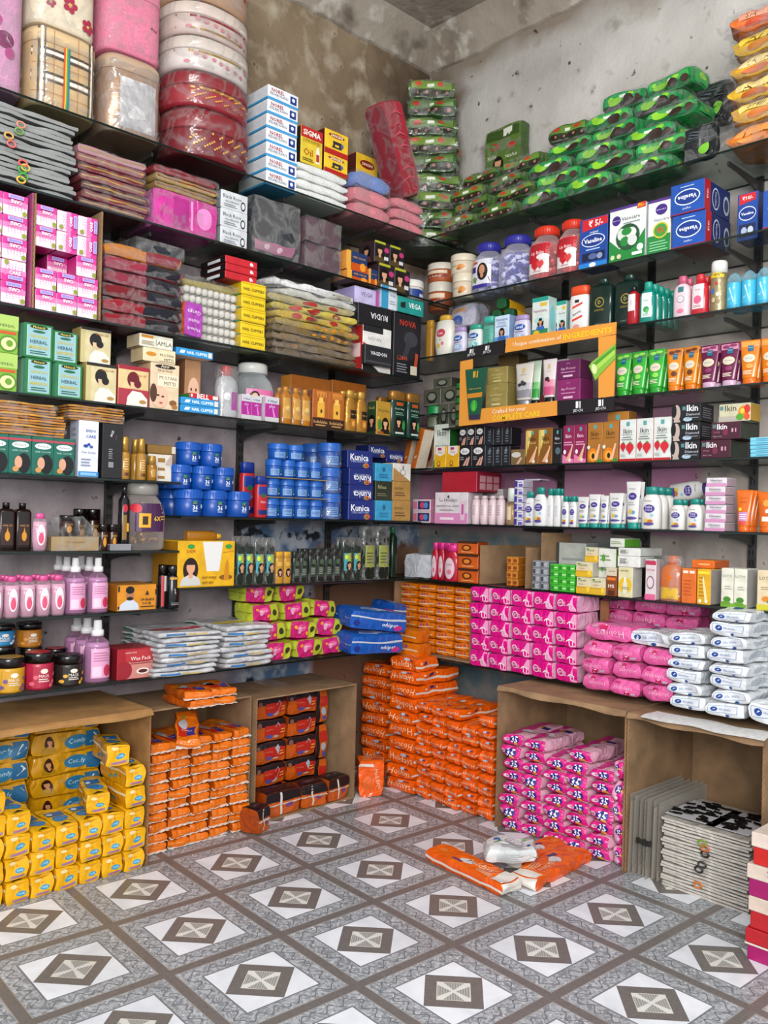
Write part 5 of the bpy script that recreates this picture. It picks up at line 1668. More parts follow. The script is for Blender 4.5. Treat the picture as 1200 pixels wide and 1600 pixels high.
# stacks of white garment packs
gar = []
for nm, px0, px1, top, n_, ss in (('red strip', 246, 344, 984, 9, 1), ('yellow strip', 347, 424, 974, 8, 2)):
    df_ = .33 if ss == 1 else .31
    u0, u1 = U('L', px0, z8, df_), U('L', px1, z8, df_)
    zt = ZH('L', (u0+u1)/2, df_-.05, top)
    h = (zt-z8)/n_
    for i in range(n_):
        tint = '#d6d7da' if i % 2 else '#cfd0d2'
        edge = [('r', .12, .30, .42, .72, '#2a7ab8'), ('r', .44, .30, .78, .72, '#c9b47a')] if i % 2 == 0 else [('r', .1, .3, .5, .6, '#b8b9bd')]
        Tt = []
        if i == n_-1:
            Tt = [('r', .05, .30, .95, .48, '#c23a48' if ss == 1 else '#e0c93a'), ('T', 'AVON' if ss == 1 else 'LUX', .6, .39, .3, '#f4f0ee' if ss == 1 else '#5a4a1a')]
        S = dict(c={'F': tint+':film', 'T': '#dadbde:film', 'L': tint+':film'}, a=.10, amp=.0022, n=(12, 8, 3), F=edge, T=Tt, L=[('r', .05, .35, .3, .7, '#2a6a5a')], wrap=POLY, tail=.012)
        p = pack_proto('garment_pack', 'pack', (u1-u0)*(.98+.02*math.sin(i*2.3)), .26, h*.95, S, i)
        place(p, nth('white bagged garment pack, pile topped by a '+nm, i, n_), W('L', (u0+u1)/2+rnd.uniform(-.008, .008), df_-.13+rnd.uniform(-.01, .01), z8+.0005+i*h), ROT['L']+rnd.uniform(-.06, .06), 'garment packs, '+nm)
# loose pink and green pads, then blue ones
S_pg = dict(c={'F': '#c72a78:film', 'T': '#b8c23a:film', 'L': '#c0cc44:film', 'R': '#b4be36:film'}, a=.12, amp=.002, seal='#c2cc50:film', sealside='S',
            F=[('r', .68, .03, .97, .97, '#b0be34'), ('e', .4, .62, .22, .2, '#e25a9a'), ('e', .32, .5, .07, .2, '#e8a8c4'), ('t', 'whisper', .38, .62, .3, '#f8e8f0'), ('e', .82, .5, .08, .2, '#3a3a20'), ('e', .15, .7, .05, .1, '#e8a030'), ('e', .6, .3, .05, .1, '#e8a030')],
            T=[('r', .05, .1, .6, .9, '#c72a78')])
pgs = [(0, 0, .05), (1, 0, .0), (2, 0, -.08), (0, 1, -.06), (1, 1, .10), (2, 1, .18), (0, 2, .05), (1, 2, -.10), (0, 3, .08), (1, 3, -.05), (2, 2, .25), (0, 4, .0)]
ub_ = U('L', 452, z8, .29)
for k, (c, r, tl) in enumerate(pgs):
    p = pack_proto('pad_pack', 'pack', .117, .12, .062, S_pg, k % 4)
    place(p, cell('tumbled pink and lime pad pack', 'L', r, 5, c, 3), W('L', ub_+(c-.25)*.129-.016*r, .212-.016*r+.01*(c % 2), z8+.003+r*.0655), ROT['L']+rnd.uniform(-.06, .05), 'tumbled pink and lime pads', ry=tl*.5)
S_bp = dict(c={'F': '#2464b8:film', 'T': '#2a72c8:film', 'R': '#1c4f9c:film', 'L': '#1c4f9c:film'}, a=.10, amp=.002, seal='#d4d8dc:film', sealside='S',
            F=[('r', .0, .62, 1, .72, '#c4ccd8'), ('T', 'whisper', .70, .36, .3, '#d8e0f0'), ('e', .86, .24, .07, .16, '#c83a8c'), ('e', .12, .3, .06, .15, '#1a3a8a')],
            T=[('p', [(.2, .3), (.5, .2), (.75, .5), (.6, .7), (.3, .6)], '#d0d8ec'), ('T', 'whisper', .75, .35, .3, '#e8ecf8'), ('e', .84, .7, .08, .16, '#c83a8c'), ('e', .4, .5, .14, .2, '#8aa8dc')])
for px, zz_, wd, d, rz, ry, lb in ((579, .088, .27, .29, -.12, .13, 'long blue pad pack lying on top of the other blue one'), (577, .004, .26, .30, -.05, .05, 'long blue pad pack at the end of the lowest shelf'), (606, .10, .10, .2, .2, .1, 'crumpled blue pad pack beside the orange carton')):
    p = pack_proto('long_pad_pack', 'pack', wd, .11, .07, S_bp, 1)
    place(p, lb, W('L', U('L', px, z8, d), d-.01, z8+zz_), ROT['L']+rz, ry=ry, rx=.12)

# ------------------------------------------------------------------ fifth shelf of the inner bay: blue tubs
z5 = ZS['L5b']
S_tubb = dict(prof='jar', dr=1, body='#1450a2:satin', cap='#1a5aae:satin', capname='lid', ribs=1, zone=(.06, .60, .84), label=[('e', .52, .80, .16, .15, '#17405a'), ('e', .52, .88, .10, .06, '#3a9a4a'), ('t', 'Parachute', .52, .78, .2, '#e0e8e8'), ('T', '36', .52, .5, .24, '#e4ecf4'), ('lines', .4, .64, .18, .34, 2, '#b8cce4'), ('r', .80, .45, .93, .7, '#d0dcec')])
for px0, px1, tp, zz, n_, lb in ((285, 400, 766, z5, 3, 'large blue hair oil tub in the bottom row of three'),):
    _, _, zt = bottles('L', zz, px0, px1, tp, S_tubb, 'hair_oil_tub', 'large blue hair oil tub, bottom tier', 'tub', cols=n_, df=.29, back=1, group='large blue tubs, bottom tier')
_, _, zt = bottles('L', zt, 272, 373, 728, S_tubb, 'hair_oil_tub', 'large blue hair oil tub, middle tier', 'tub', cols=3, df=.284, back=1, group='large blue tubs, middle tier')
bottles('L', zt, 287, 354, 692, S_tubb, 'hair_oil_tub', 'large blue hair oil tub, top tier', 'tub', cols=2, df=.278, group='large blue tubs, top tier')
S_rb = dict(prof='flip', dr=.6, body='#b82c34:satin', cap='#1c3a8a:satin', zone=(.08, .75, .8), label=[('r', 0, .7, 1, 1, '#1e3f92'), ('e', .5, .68, .25, .08, '#2a6a4a'), ('t', 'Hot', .5, .45, .5, '#e8d8d8'), ('r', 0, 0, 1, .16, '#1a2c6a')])
bottles('L', z5, 402, 420, 744, S_rb, 'hot_oil_bottle', 'small red oil bottle with a blue cap in front', df=.296)
bottles('L', z5+.0, 378, 400, 722, S_rb, 'hot_oil_bottle', 'small red oil bottle with a blue cap behind the tubs', df=.225)
S_tubs = dict(prof='jar', dr=1, body='#1f58a6:satin', cap='#2868b8:satin', capname='lid', zone=(.06, .60, .9), label=[('r', .06, .1, .6, .75, '#7aa0cc'), ('lines', .1, .56, .2, .7, 4, '#2a5a9a'), ('e', .8, .6, .12, .2, '#1f7a5a'), ('r', .72, .15, .92, .3, '#c4d4e8')])
zt = z5
lv = [(418, 510, 779, 4, 'bottom'), (420, 510, 749, 4, 'second'), (424, 508, 720, 4, 'third'), (430, 482, 694, 2, 'top')]
for a, b, tp, n_, nm in lv:
    _, _, zt = bottles('L', zt, a, b, tp, S_tubs, 'small_oil_tub', 'small blue oil tub, %s tier' % nm, 'tub', cols=n_, df=.288, group='small blue tubs, %s tier' % nm)
    if nm in ('bottom', 'second'):
        u0, u1 = U('L', 416, zt, .29), U('L', 513, zt, .29)
        g = G()
        g.box(-(u1-u0)/2, (u1-u0)/2, -.07, .07, 0, .0022, '#a8906a:cardboard')
        place(Proto('card_sheet', 'card', g.mesh('card_sheet')), 'thin cardboard sheet between tiers of small blue tubs, above the %s' % nm, W('L', (u0+u1)/2, .225, zt), ROT['L'])
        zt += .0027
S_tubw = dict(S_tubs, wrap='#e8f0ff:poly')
zt = z5
for k, tp in enumerate((771, 731, 692)):
    _, _, zt = bottles('L', zt, 512, 541, tp, S_tubw, 'wrapped_oil_tub', 'shrink wrapped blue oil tub, %s tier' % ('bottom', 'middle', 'top')[k], 'tub', cols=1, df=.29, back=1, group='shrink wrapped tubs, tier %d' % (k+1))
S_kun = SB('#22357e', '#1a2a66', '#2c4494', F=[('T', 'Kunica', .46, .62, .72, '#e8ecf4'), ('t', 'STEEL SAFETY PINS', .46, .38, .66, '#b8c4e0'), ('e', .72, .17, .12, .14, '#d87a2c'), ('p', [(.6, .08), (.72, .08), (.72, .3)], '#3a9a5a'), ('p', [(.72, .08), (.84, .08), (.72, .3)], '#c83a2c')], b='#1a2a66')
S_kunf = dict(S_kun, F=[(e[0], e[1], 1-e[2], 1-e[3], e[4], e[5], 180) if e[0] in 'tT' else e for e in S_kun['F']])
zt = z5
for k, tp in enumerate((782, 758, 732, 704)):
    _, _, zt = boxes('L', zt, 545, 584, tp, .08, S_kunf if k in (1, 2) else S_kun, 'safety_pin_box', nth('navy safety pin box beside the wrapped tubs', k, 4), group='navy pin boxes', df=.29, jit=3)
boxes('L', zt-.012, 577, 606, 696, .08, S_kun, 'safety_pin_box', 'navy safety pin box lying behind the stack', df=.2)
boxes('L', zt-.026, 604, 632, 704, .08, S_kunf, 'safety_pin_box', 'navy safety pin box upside down above the white and gold box', df=.2)
sky = SB('#3fa0c8', '#2f88b0', '#5ab0d4', F=[('e', .5, .66, .10, .14, '#2a6a8a'), ('lines', .2, .8, .15, .42, 3, '#1f6a94')])
olv = SB('#2f3a2a', '#262f22', '#3c4a36', F=[('t', 'Rihea', .4, .7, .5, '#b8b48a'), ('lines', .1, .7, .2, .4, 2, '#7a7a5a')])
tan = SB('#b08a4e', '#8e6c38', '#c09a5e', F=[('t', 'KATHEO', .36, .62, .5, '#4a3a1e'), ('lines', .12, .7, .2, .45, 2, '#6a542c')])
wg = SB('#d8d6d0', '#b8a888', '#e0ded8', F=[('p', [(0, 0), (1, 0), (0, .75)], '#b08a58'), ('e', .55, .5, .16, .17, '#6a6a66'), ('e', .55, .5, .13, .14, '#d8d6d0'), ('r', .52, .66, .58, .86, '#6a6a66')])
zt = z5
for k, (st, tp, lb) in enumerate(((sky, 782, 'sky blue cream box at the bottom beside the pin boxes'), (olv, 752, 'dark olive cream box between the blue ones'), (sky, 724, 'sky blue cream box on the dark olive one'))):
    _, _, zt = boxes('L', zt, 587, 613, tp, .06, st, 'cream_box', lb, df=.288)
zt = z5
for k, (st, tp, lb) in enumerate(((tan, 782, 'tan cream box at the bottom of its stack'), (tan, 752, 'tan cream box under the white and gold one'), (wg, 724, 'white and gold cream box with a drop emblem'))):
    _, _, zt = boxes('L', zt, 614, 642, tp, .06, st, 'cream_box', lb, df=.288)

# ------------------------------------------------------------------ sixth shelf of the inner bay
z6 = ZS['L6b']
S_yel = SB('#dcae1c', '#a97a14', '#e2ba30', F=[('p', [(.42, .98), (.78, .98), (.72, .34), (.50, .34)], '#dcdcda'), ('woman', .22, .04, .62, '#2a1610', '#d8a284', '#c8c8c4'), ('e', .84, .2, .12, .06, '#8a5a20'), ('p', [(.80, .14), (.90, .14), (.89, .5), (.86, .62), (.83, .5)], '#c98a1c'), ('e', .22, .88, .06, .05, '#3a9a4a'), ('t', 'bajaj', .22, .78, .14, '#b0501c', 8), ('e', .88, .88, .06, .05, '#3a9a4a'), ('t', 'almond drops', .88, .76, .2, '#b0501c', 8), ('t', 'पहले मज़बूत', .54, .20, .26, '#5a2a14'), ('t', 'पाले बाल', .52, .10, .2, '#5a2a14')])
_, _, zt = boxes('L', z6, 278, 367, 845, .16, S_yel, 'hair_oil_carton', 'large yellow carton with a long haired woman picture', df=.289)
bl = bottle_proto('hair_oil_bottle', 'bottle', .035, .025, .13, dict(prof='slim', dr=.7, body='#a9741a:gloss', cap='#d8ac1c:satin'))
place(bl, 'amber bottle with a yellow cap lying on the yellow carton', W('L', U('L', 285, zt, .2), .22, zt+.013), ROT['L'], ry=math.pi/2)
S_clr = dict(prof='slim', dr=.6, body='#4f5f52:tint', cap='#1e2a22:gloss', zone=(.12, .7, .8), label=[('r', .05, .2, .5, .9, '#4aa0a8'), ('r', .5, .2, .95, .9, '#a8b84a'), ('woman', .66, .1, .5, '#141210', '#c89878', '#8a8a80'), ('e', .3, .75, .2, .1, '#c8d84a')], fill='#5f6f5a:gloss', level=.7, wrap=POLY)
bottles('L', z6, 369, 397, 838, S_clr, 'herbal_oil_bottle', 'pale green labelled oil bottle beside the yellow carton', cols=2, df=.287, back=1, group='clear oil bottles beside the carton')
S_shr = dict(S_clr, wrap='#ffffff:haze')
bottles('L', z6, 398, 430, 840, S_shr, 'herbal_oil_bottle', 'oil bottle in hazy shrink wrap beside the yellow bottles', cols=2, df=.285, group='hazy wrapped oil bottles')
S_yb = dict(prof='flip', dr=.6, body='#c4932a:gloss', cap='#d8a424:satin', zone=(.1, .75, .85), label=[('woman', .5, .1, .5, '#20120c', '#d8a284', '#c85a3a'), ('r', .1, .7, .9, .9, '#d8b04a')], wrap=POLY)
bottles('L', z6, 432, 456, 862, S_yb, 'yellow_oil_bottle', 'small yellow oil bottle in clear wrap', cols=2, df=.287, back=1, group='yellow oil bottles')
S_dk = dict(prof='flip', dr=.7, body='#1c2a22:gloss', cap='#1a2620:satin', zone=(.1, .75, .85), label=[('r', .1, .1, .9, .6, '#2f4236'), ('lines', .2, .8, .2, .55, 4, '#8a9a84'), ('e', .5, .8, .2, .12, '#4a6a4a')], wrap=POLY)
bottles('L', z6, 458, 481, 862, S_dk, 'dark_oil_bottle', 'dark wrapped oil bottle beside the yellow ones', cols=2, df=.287, back=1, group='dark bottles by the yellow ones')
bottles('L', z6, 483, 533, 858, S_dk, 'dark_oil_bottle', 'dark green oil bottle in the wrapped block', cols=4, df=.285, back=2, group='block of wrapped dark bottles')
bottles('L', z6, 536, 566, 840, S_clr, 'herbal_oil_bottle', 'pale green labelled oil bottle by the dark block', cols=2, df=.288, back=1, group='labelled bottles by the dark block')
S_big = dict(prof='slim', dr=.6, body='#3f4f42:tint', cap='#1e2a22:gloss', zone=(.12, .7, .8), label=[('r', .05, .2, .95, .9, '#9aa24a'), ('lines', .15, .85, .3, .7, 4, '#5a6a3a')], fill='#4f5f4c:gloss', level=.7, wrap='#ffffff:haze')
bottles('L', z6, 568, 610, 822, S_big, 'large_oil_bottle', 'tall olive labelled oil bottle in hazy plastic', cols=2, df=.287, group='tall olive bottles')
bottles('L', z6, 612, 622, 823, dict(prof='slim', dr=1, body='#16301f:gloss', cap='#1f6a3c:satin'), 'green_bottle', 'slim dark green bottle at the end of the shelf', df=.22)

# ------------------------------------------------------------------ RIGHT WALL, top shelf: heap of green henna pouches
z1 = ZS['R1']


def pouchS(base, dark, light, logo, hair=True, frontal=False):
    F = [('r', .03, .04, .97, .42, dark), ('r', .06, .46, .94, .9, light), ('e', .2, .72, .08, .14, logo), ('e', .7, .72, .08, .14, logo), ('r', .42, .55, .56, .75, '#d4d8cc')]
    if not hair:
        F += [('e', .62, .4, .12, .3, '#3a2a22'), ('e', .3, .5, .16, .2, '#8ec83a'), ('e', .86, .4, .07, .22, '#4a362a')]
    else:
        for k in range(4):
            F += [('e', .16+.22*k, .22, .10, .17, '#2a1c18'), ('e', .19+.22*k, .24, .03, .09, '#9a7058')]
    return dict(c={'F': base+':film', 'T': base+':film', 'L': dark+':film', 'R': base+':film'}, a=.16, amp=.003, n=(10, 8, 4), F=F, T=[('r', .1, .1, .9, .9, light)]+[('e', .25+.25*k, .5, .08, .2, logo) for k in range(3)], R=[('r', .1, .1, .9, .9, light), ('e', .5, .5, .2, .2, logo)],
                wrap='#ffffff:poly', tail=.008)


PG = [pouchS('#4a6a2c', '#2e4a1e', '#6a8a3c', '#b8442c'), pouchS('#3f6a2e', '#2a4420', '#587a34', '#a83a28'), pouchS('#56742e', '#3a4a22', '#7a9444', '#c04a30')]
PB = [pouchS('#1e8a4c', '#3a3a38', '#2f9a58', '#8ec83a', False), pouchS('#2a9450', '#1c6a3c', '#46a85c', '#9ad24a', False)]
# the tall pile that fills the corner
zz = z1
for i in range(9):
    w_ = .29-.012*i
    h_ = (2.84-z1)/9
    p = pack_proto('henna_pouch', 'pouch', w_, .17, h_*.99, PG[i % 3], i % 3)
    place(p, nth('olive green henna pouch bundle piled in the room corner', i, 9), (.165+rnd.uniform(-.006, .006), -.155+rnd.uniform(-.006, .006), zz), math.pi/4+rnd.uniform(-.12, .12), 'henna pile in the room corner')
    zz += h_
S_st = dict(c={'F': '#5a7a34:film', 'R': '#44602a:film', 'T': '#5a7a34:film'}, a=.08, amp=.002, wrap=POLY,
            F=[('r', .05, .78, .95, .96, '#3c5624'), ('r', .55, .8, .8, .95, '#d0d4c4'), ('e', .28, .66, .12, .06, '#b8382c'), ('e', .75, .6, .12, .06, '#b8382c'), ('t', 'Nisha', .22, .46, .3, '#d8dcc8'), ('t', 'Nisha', .78, .40, .3, '#d8dcc8'), ('woman', .42, .04, .42, '#17100e', '#c89878', '#2a2a2c')])
HW, HL = .24, .054
prof = [4, 4, 4, 5, 5]
for c in range(5):
    for r in range(prof[c]):
        u = .35+(c+.5)*HW*.82+(.045 if r % 2 else -.01)+rnd.uniform(-.006, .006)
        d = .222-.024*r
        green = u > .80+.05*(r % 2)
        if c == 9:
            continue
        p = pack_proto('henna_pouch', 'pouch', HW*.76, .135, HL, (PB if green else PG)[(c+r) % 2], (c*2+r) % 4)
        nm = 'bright green henna pouch' if green else 'olive henna pouch with red marks'
        place(p, cell(nm, 'R', r, 6, c, 5), W('R', u, d, z1+.004+r*(HL+.007)), rnd.uniform(-.06, .06), 'bright green pouches in the heap' if green else 'olive pouches in the heap', ry=rnd.uniform(-.03, .0))
p = pack_proto('henna_pouch', 'pouch', .185, .06, .22, S_st, 0)
place(p, 'olive henna pouch standing upright with a woman portrait', W('R', U('R', 787, 2.4, .06), .045, z1+.245), 0)
for k, (px, zz_, ry) in enumerate(((975, 5, -.02), (1052, 5, -.04), (890, 4.3, .02))):
    p = pack_proto('henna_pouch', 'pouch', .17, .11, .06, PB[k % 2] if k < 2 else PG[0], k)
    place(p, ['green henna pouch on top of the heap, lying level', 'green henna pouch on top of the heap beside the black one', 'olive henna pouch on top of the bright green ones'][k], W('R', U('R', px, 2.4, .12), .085, z1+.02+zz_*(HL+.007)), rnd.uniform(-.1, .1), ry=ry)
S_bk = dict(c={'F': '#23292c:film', 'R': '#2e3436:film'}, a=.08, amp=.003, wrap='#ffffff:poly', F=[('e', .7, .3, .16, .16, '#7ab83a'), ('lines', .1, .9, .6, .9, 4, '#4a5458')])
wd, hh = size_at('R', 1110, 110, .2, 56, 66)
p = pack_proto('comb_pouch', 'pouch', wd, .05, hh, S_bk, 2)
place(p, 'black pouch with a green mark leaning beside the orange pouches', W('R', U('R', 1112, 2.4, .05), .04, z1+.215), 0, ry=.10)
p = pack_proto('comb_pouch', 'pouch', wd*.9, .03, hh*.8, S_bk, 1)
place(p, 'crumpled black and green pouch under the leaning black one', W('R', U('R', 1096, 2.2, .27), .265, z1+.004), 0)
oc = [('#d9822c', '#e8a058', '#e0903c'), ('#d8a83a', '#e4cc7a', '#c97a3a'), ('#dcb43a', '#e6d08a', '#b8642c'), ('#d9a834', '#e8d49a', '#c96a2c'), ('#d8b02c', '#dcc24a', '#b87a34'), ('#d8773a', '#e0a088', '#c0502c')]
u0, u1 = U('R', 1130, z1, .29), U('R', 1290, z1, .29)
zt = ZH('R', u0, .29, 25)
for i, (a, b, c) in enumerate(oc):
    h = (zt-z1)/6
    S = dict(c={'F': a+':film', 'T': a+':film', 'L': c+':film', 'R': a+':film'}, a=.24, amp=.003, n=(10, 8, 4), F=[('r', .1, .5, .9, .9, b), ('t', 'SHIKAKAI' if i % 2 else 'AMLA', .4, .7, .4, '#6a4a1a'), ('e', .3, .25, .14, .16, c), ('e', .6, .3, .1, .14, '#8a5a2a')], wrap=POLY, tail=.03)
    p = pack_proto('powder_pouch', 'pouch', u1-u0, .2, h-.004, S, i % 3)
    place(p, nth(['orange', 'yellow', 'yellow', 'yellow', 'yellow', 'deep orange'][i]+' herb powder pouch beside the green heap', i, 6), W('R', (u0+u1)/2+rnd.uniform(-.015, .015), .19, z1+i*h), rnd.uniform(-.08, .08), 'pile of orange and yellow pouches')

# ------------------------------------------------------------------ second shelf
z2 = ZS['R2']
zt = bottles('R', z2, 659, 690, 440, S_jarb, 'cocoa_jar', 'brown and white cocoa butter jar, lower of two', 'jar', df=.2)[2]
bottles('R', zt, 657, 692, 410, dict(S_jarb), 'cocoa_jar', 'brown and white cocoa butter jar, upper of two', 'jar', df=.2)
S_cr = dict(prof='jar', dr=1, body='#cfc3ae:satin', cap='#d6cdb8:satin', capname='lid', zone=(.06, .6, .85), label=[('t', 'GOLD', .4, .6, .4, '#8a7a5a'), ('e', .78, .5, .16, .22, '#c9852c'), ('e', .7, .3, .1, .1, '#a8622c')])
zt = bottles('R', z2, 698, 728, 426, S_cr, 'cream_jar', 'cream coloured scrub jar with an orange picture, lower of two', 'jar', df=.285)[2]
bottles('R', zt, 694, 726, 396, S_cr, 'cream_jar', 'cream coloured scrub jar with an orange picture, upper of two', 'jar', df=.285)
S_pj = dict(prof='candy', dr=.95, body='#dcdcf4:clear', cap='#3a3a9c:satin', capname='lid', segs=30, ribs=1, zone=(.1, .66, .8), sachets=[('#3f3a94:satin', '#d4d8ec:satin'), ('#d8dcec:satin', '#46409c:satin')], nsach=150, level=.6, sachr=.0135)
S_pj1 = dict(S_pj, label=[('r', 0, .05, 1, 1, '#d4d4dc'), ('woman', .64, .16, .72, '#1c1614', '#c49070', '#7a2450'), ('r', .05, .55, .32, .75, '#3a2c7a'), ('r', .05, .85, .4, .93, '#c8402c'), ('e', .26, .3, .1, .1, '#6a9a5a'), ('r', 0, .0, 1, .12, '#3a3490')])
bottles('R', z2, 729, 767, 377, S_pj1, 'sachet_jar', 'clear jar with a purple lid and a man portrait label', 'jar', df=.285)
bottles('R', z2, 769, 814, 365, S_pj, 'sachet_jar', 'clear jar with a purple lid full of purple capsules', 'jar', df=.288)
heart = lambda cx, cy, r, c: [('e', cx-r*.45, cy+r*.2, r*.62, r*.6, c), ('e', cx+r*.45, cy+r*.2, r*.62, r*.6, c), ('p', [(cx-r, cy+.0), (cx, cy-r), (cx+r, cy+.0)], c)]
S_lip = dict(prof='candy', dr=.95, body='#f0c8c8:clear', cap='#d0402a:satin', capname='lid', segs=30, ribs=1, zone=(.12, .66, .74),
             label=[('r', 0, 0, 1, 1, '#e0d8d8'), ('r', 0, .52, 1, 1, '#b8202e'), ('t', 'LIP', .5, .88, .3, '#6a4a4c'), ('t', 'Lip Balm', .5, .68, .62, '#f0e4e4'), ('e', .3, .46, .3, .1, '#b8202e'), ('e', .75, .54, .28, .1, '#e0d8d8')]+heart(.4, .27, .18, '#c02432')+heart(.66, .29, .16, '#d04848')+[('lines', .3, .7, .04, .1, 1, '#c89a9a')],
             sachets=[('#b02034:gloss', '#c83a48:gloss'), ('#c43444:gloss', '#d85a60:gloss')], nsach=170, level=.66, sachr=.012)
bottles('R', z2, 817, 860, 351, S_lip, 'lip_balm_jar', 'clear lip balm jar with a red lid beside the purple capsules', 'jar', df=.288)
bottles('R', z2, 862, 902, 341, S_lip, 'lip_balm_jar', 'clear lip balm jar with a red lid beside the blue carton', 'jar', df=.288)
S_vas = SB('#1d4f9e', '#17387e', '#2a5cae', r='#17306e', F=[('p', [(.1, .98), (1, .98), (1, .83), (.1, .74)], '#c82a34'), ('T', '₹ 5/-', .58, .88, .5, '#f4ecec'), ('t', 'original', .52, .70, .3, '#e8eef4'), ('e', .5, .54, .42, .13, '#e0e8f0'), ('e', .5, .54, .39, .115, '#1a3f8c'), ('T', 'Vaseline', .5, .54, .64, '#f0f4f8'), ('lines', .25, .75, .34, .39, 1, '#b8cce4'), ('r', .12, .14, .92, .30, '#1a2446'), ('e', .5, .22, .16, .06, '#5a6a9a'), ('e', .75, .21, .1, .06, '#8a9ac0'), ('r', .0, .0, 1, .1, '#2a86cc'), ('e', .5, .05, .12, .05, '#e0e8f0')])
boxes('R', z2, 904, 948, 339, .08, S_vas, 'jelly_carton', 'upright blue petroleum jelly carton with a red banner', df=.29)
S_vc = SB('#dfe4e0', '#b8bcc0', '#5a3a8a', F=[('r', 0, 0, 1, .2, '#2a8a44'), ('p', [(0, .2), (1, .2), (1, .52), (.75, .28), (.3, .22), (0, .42)], '#2a8a44'), ('r', 0, .95, 1, 1, '#5a3a8a'), ('p', [(.76, .9), (1, .9), (1, 1), (.8, 1)], '#c83a2a'), ('T', '₹5/-', .88, .95, .18, '#f0d03a'), ('e', .2, .76, .12, .09, '#4a2f86'), ('t', 'BORO PLUS', .2, .76, .18, '#e4e4f0'), ('t', 'Vasocare', .6, .77, .5, '#4a5a5a'), ('lines', .4, .86, .66, .7, 1, '#8a9a9a'),
                                               ('e', .53, .42, .33, .24, '#2c5a3c'), ('e', .36, .48, .12, .11, '#d0d8d0'), ('e', .62, .48, .15, .10, '#d8dcd8'), ('e', .45, .34, .13, .09, '#2f8a44'), ('e', .66, .34, .13, .1, '#d0d4d0'), ('e', .5, .52, .14, .07, '#2c8a40'), ('e', .12, .08, .06, .045, '#c8d4a8'), ('e', .3, .08, .06, .045, '#d8c8a8'), ('e', .88, .18, .09, .065, '#d8e0d8'), ('r', .66, .05, .94, .11, '#d8e0d8')])
boxes('R', z2, 951, 1008, 321, .07, S_vc, 'jelly_dispenser', 'white and green jelly dispenser box with a cut out window', df=.292)
S_vc2 = SB('#dfe4e0', '#b8bcc0', '#5a3a8a', F=[('r', 0, 0, 1, .34, '#2a8a44'), ('r', 0, .95, 1, 1, '#5a3a8a'), ('e', .6, .80, .26, .10, '#4a2f86'), ('t', 'BORO PLUS', .6, .80, .4, '#e4e4f0'), ('t', 'Vasocare', .6, .62, .66, '#5a6a6a'), ('e', .58, .42, .34, .15, '#c9c23a'), ('e', .58, .42, .28, .12, '#4a9a4a'), ('T', '₹5', .58, .42, .3, '#d84a2a'), ('lines', .1, .9, .04, .24, 4, '#8ac89a')])
boxes('R', z2, 1010, 1046, 310, .07, S_vc2, 'jelly_dispenser', 'narrow white and green jelly box beside the blue cartons', df=.288)
ovl = [('e', .5, .52, .38, .26, '#dce6f0'), ('e', .5, .52, .35, .225, '#1a3f8c'), ('T', 'Vaseline', .5, .52, .56, '#f0f4f8', 180), ('t', 'original', .5, .16, .24, '#e0e8f0', 180), ('lines', .3, .7, .84, .9, 1, '#b8cce4')]
S_vb = SB('#1f56a8', '#17387e', '#2a5cae', r='#19316e', b='#8a1c2c', F=ovl+[('r', 0, 0, 1, .03, '#a82230')],
          R=[('r', .0, .0, .22, 1, '#b8222e'), ('T', '₹10/-', .11, .55, .5, '#f0e8e8', 90, .12), ('e', .42, .5, .14, .36, '#c8d4e8'), ('e', .42, .5, .12, .31, '#1a2f70'), ('t', 'Vaseline', .42, .5, .4, '#e8eef4', -90, .1), ('e', .82, .45, .12, .32, '#aebccc'), ('e', .82, .45, .08, .22, '#2a3a66')])
_, _, zt = boxes('R', z2, 1048, 1101, 332, .17, S_vb, 'jelly_carton', 'blue petroleum jelly carton upside down, lower of two', df=.297)
boxes('R', zt, 1047, 1101, 284, .17, S_vb, 'jelly_carton', 'blue petroleum jelly carton upside down, upper of two', df=.297)
S_vc3 = SB('#1d4f9e', '#17387e', '#2a5cae', r='#19316e', F=[('p', [(.1, .98), (.9, .98), (.9, .83), (.1, .76)], '#c82a34'), ('T', '₹10/-', .5, .89, .5, '#f4ecec'), ('e', .5, .56, .42, .15, '#e0e8f0'), ('e', .5, .56, .39, .13, '#1a3f8c'), ('T', 'Vaseline', .5, .56, .6, '#f0f4f8'), ('r', .1, .08, .9, .34, '#1f2c52'), ('e', .35, .2, .14, .08, '#aab8d0'), ('e', .66, .2, .14, .08, '#c0ccdc')])
boxes('R', z2, 1150, 1183, 300, .08, S_vc3, 'jelly_carton', 'blue petroleum jelly carton standing behind the upside down ones', df=.235)
boxes('R', z2, 1190, 1260, 290, .2, S_vb, 'jelly_carton', 'large blue petroleum jelly carton at the shelf end', df=.295)

# ------------------------------------------------------------------ third shelf: talc, shampoo, sprays
z3 = ZS['R3']
S_lux = dict(prof='oval', dr=.6, body='#d9d6cc:satin', cap='#c9a03a:satin', zone=(.1, .82, .7), label=[('e', .5, .62, .34, .14, '#c0485a'), ('t', 'Lux', .5, .62, .36, '#f0e4e4'), ('e', .35, .2, .14, .08, '#d8b04a'), ('e', .66, .26, .1, .06, '#c87a8a'), ('e', .5, .4, .05, .03, '#8aa86a')])
bottles('R', z3, 673, 702, 491, S_lux, 'talc_bottle', 'cream floral talc bottle with a gold cap', df=.288)
bottles('R', z3, 662, 673, 500, dict(prof='flip', dr=.7, body='#b88a3a:satin', cap='#c99a3a:satin'), 'talc_bottle', 'narrow golden talc bottle beside the floral one', df=.22)


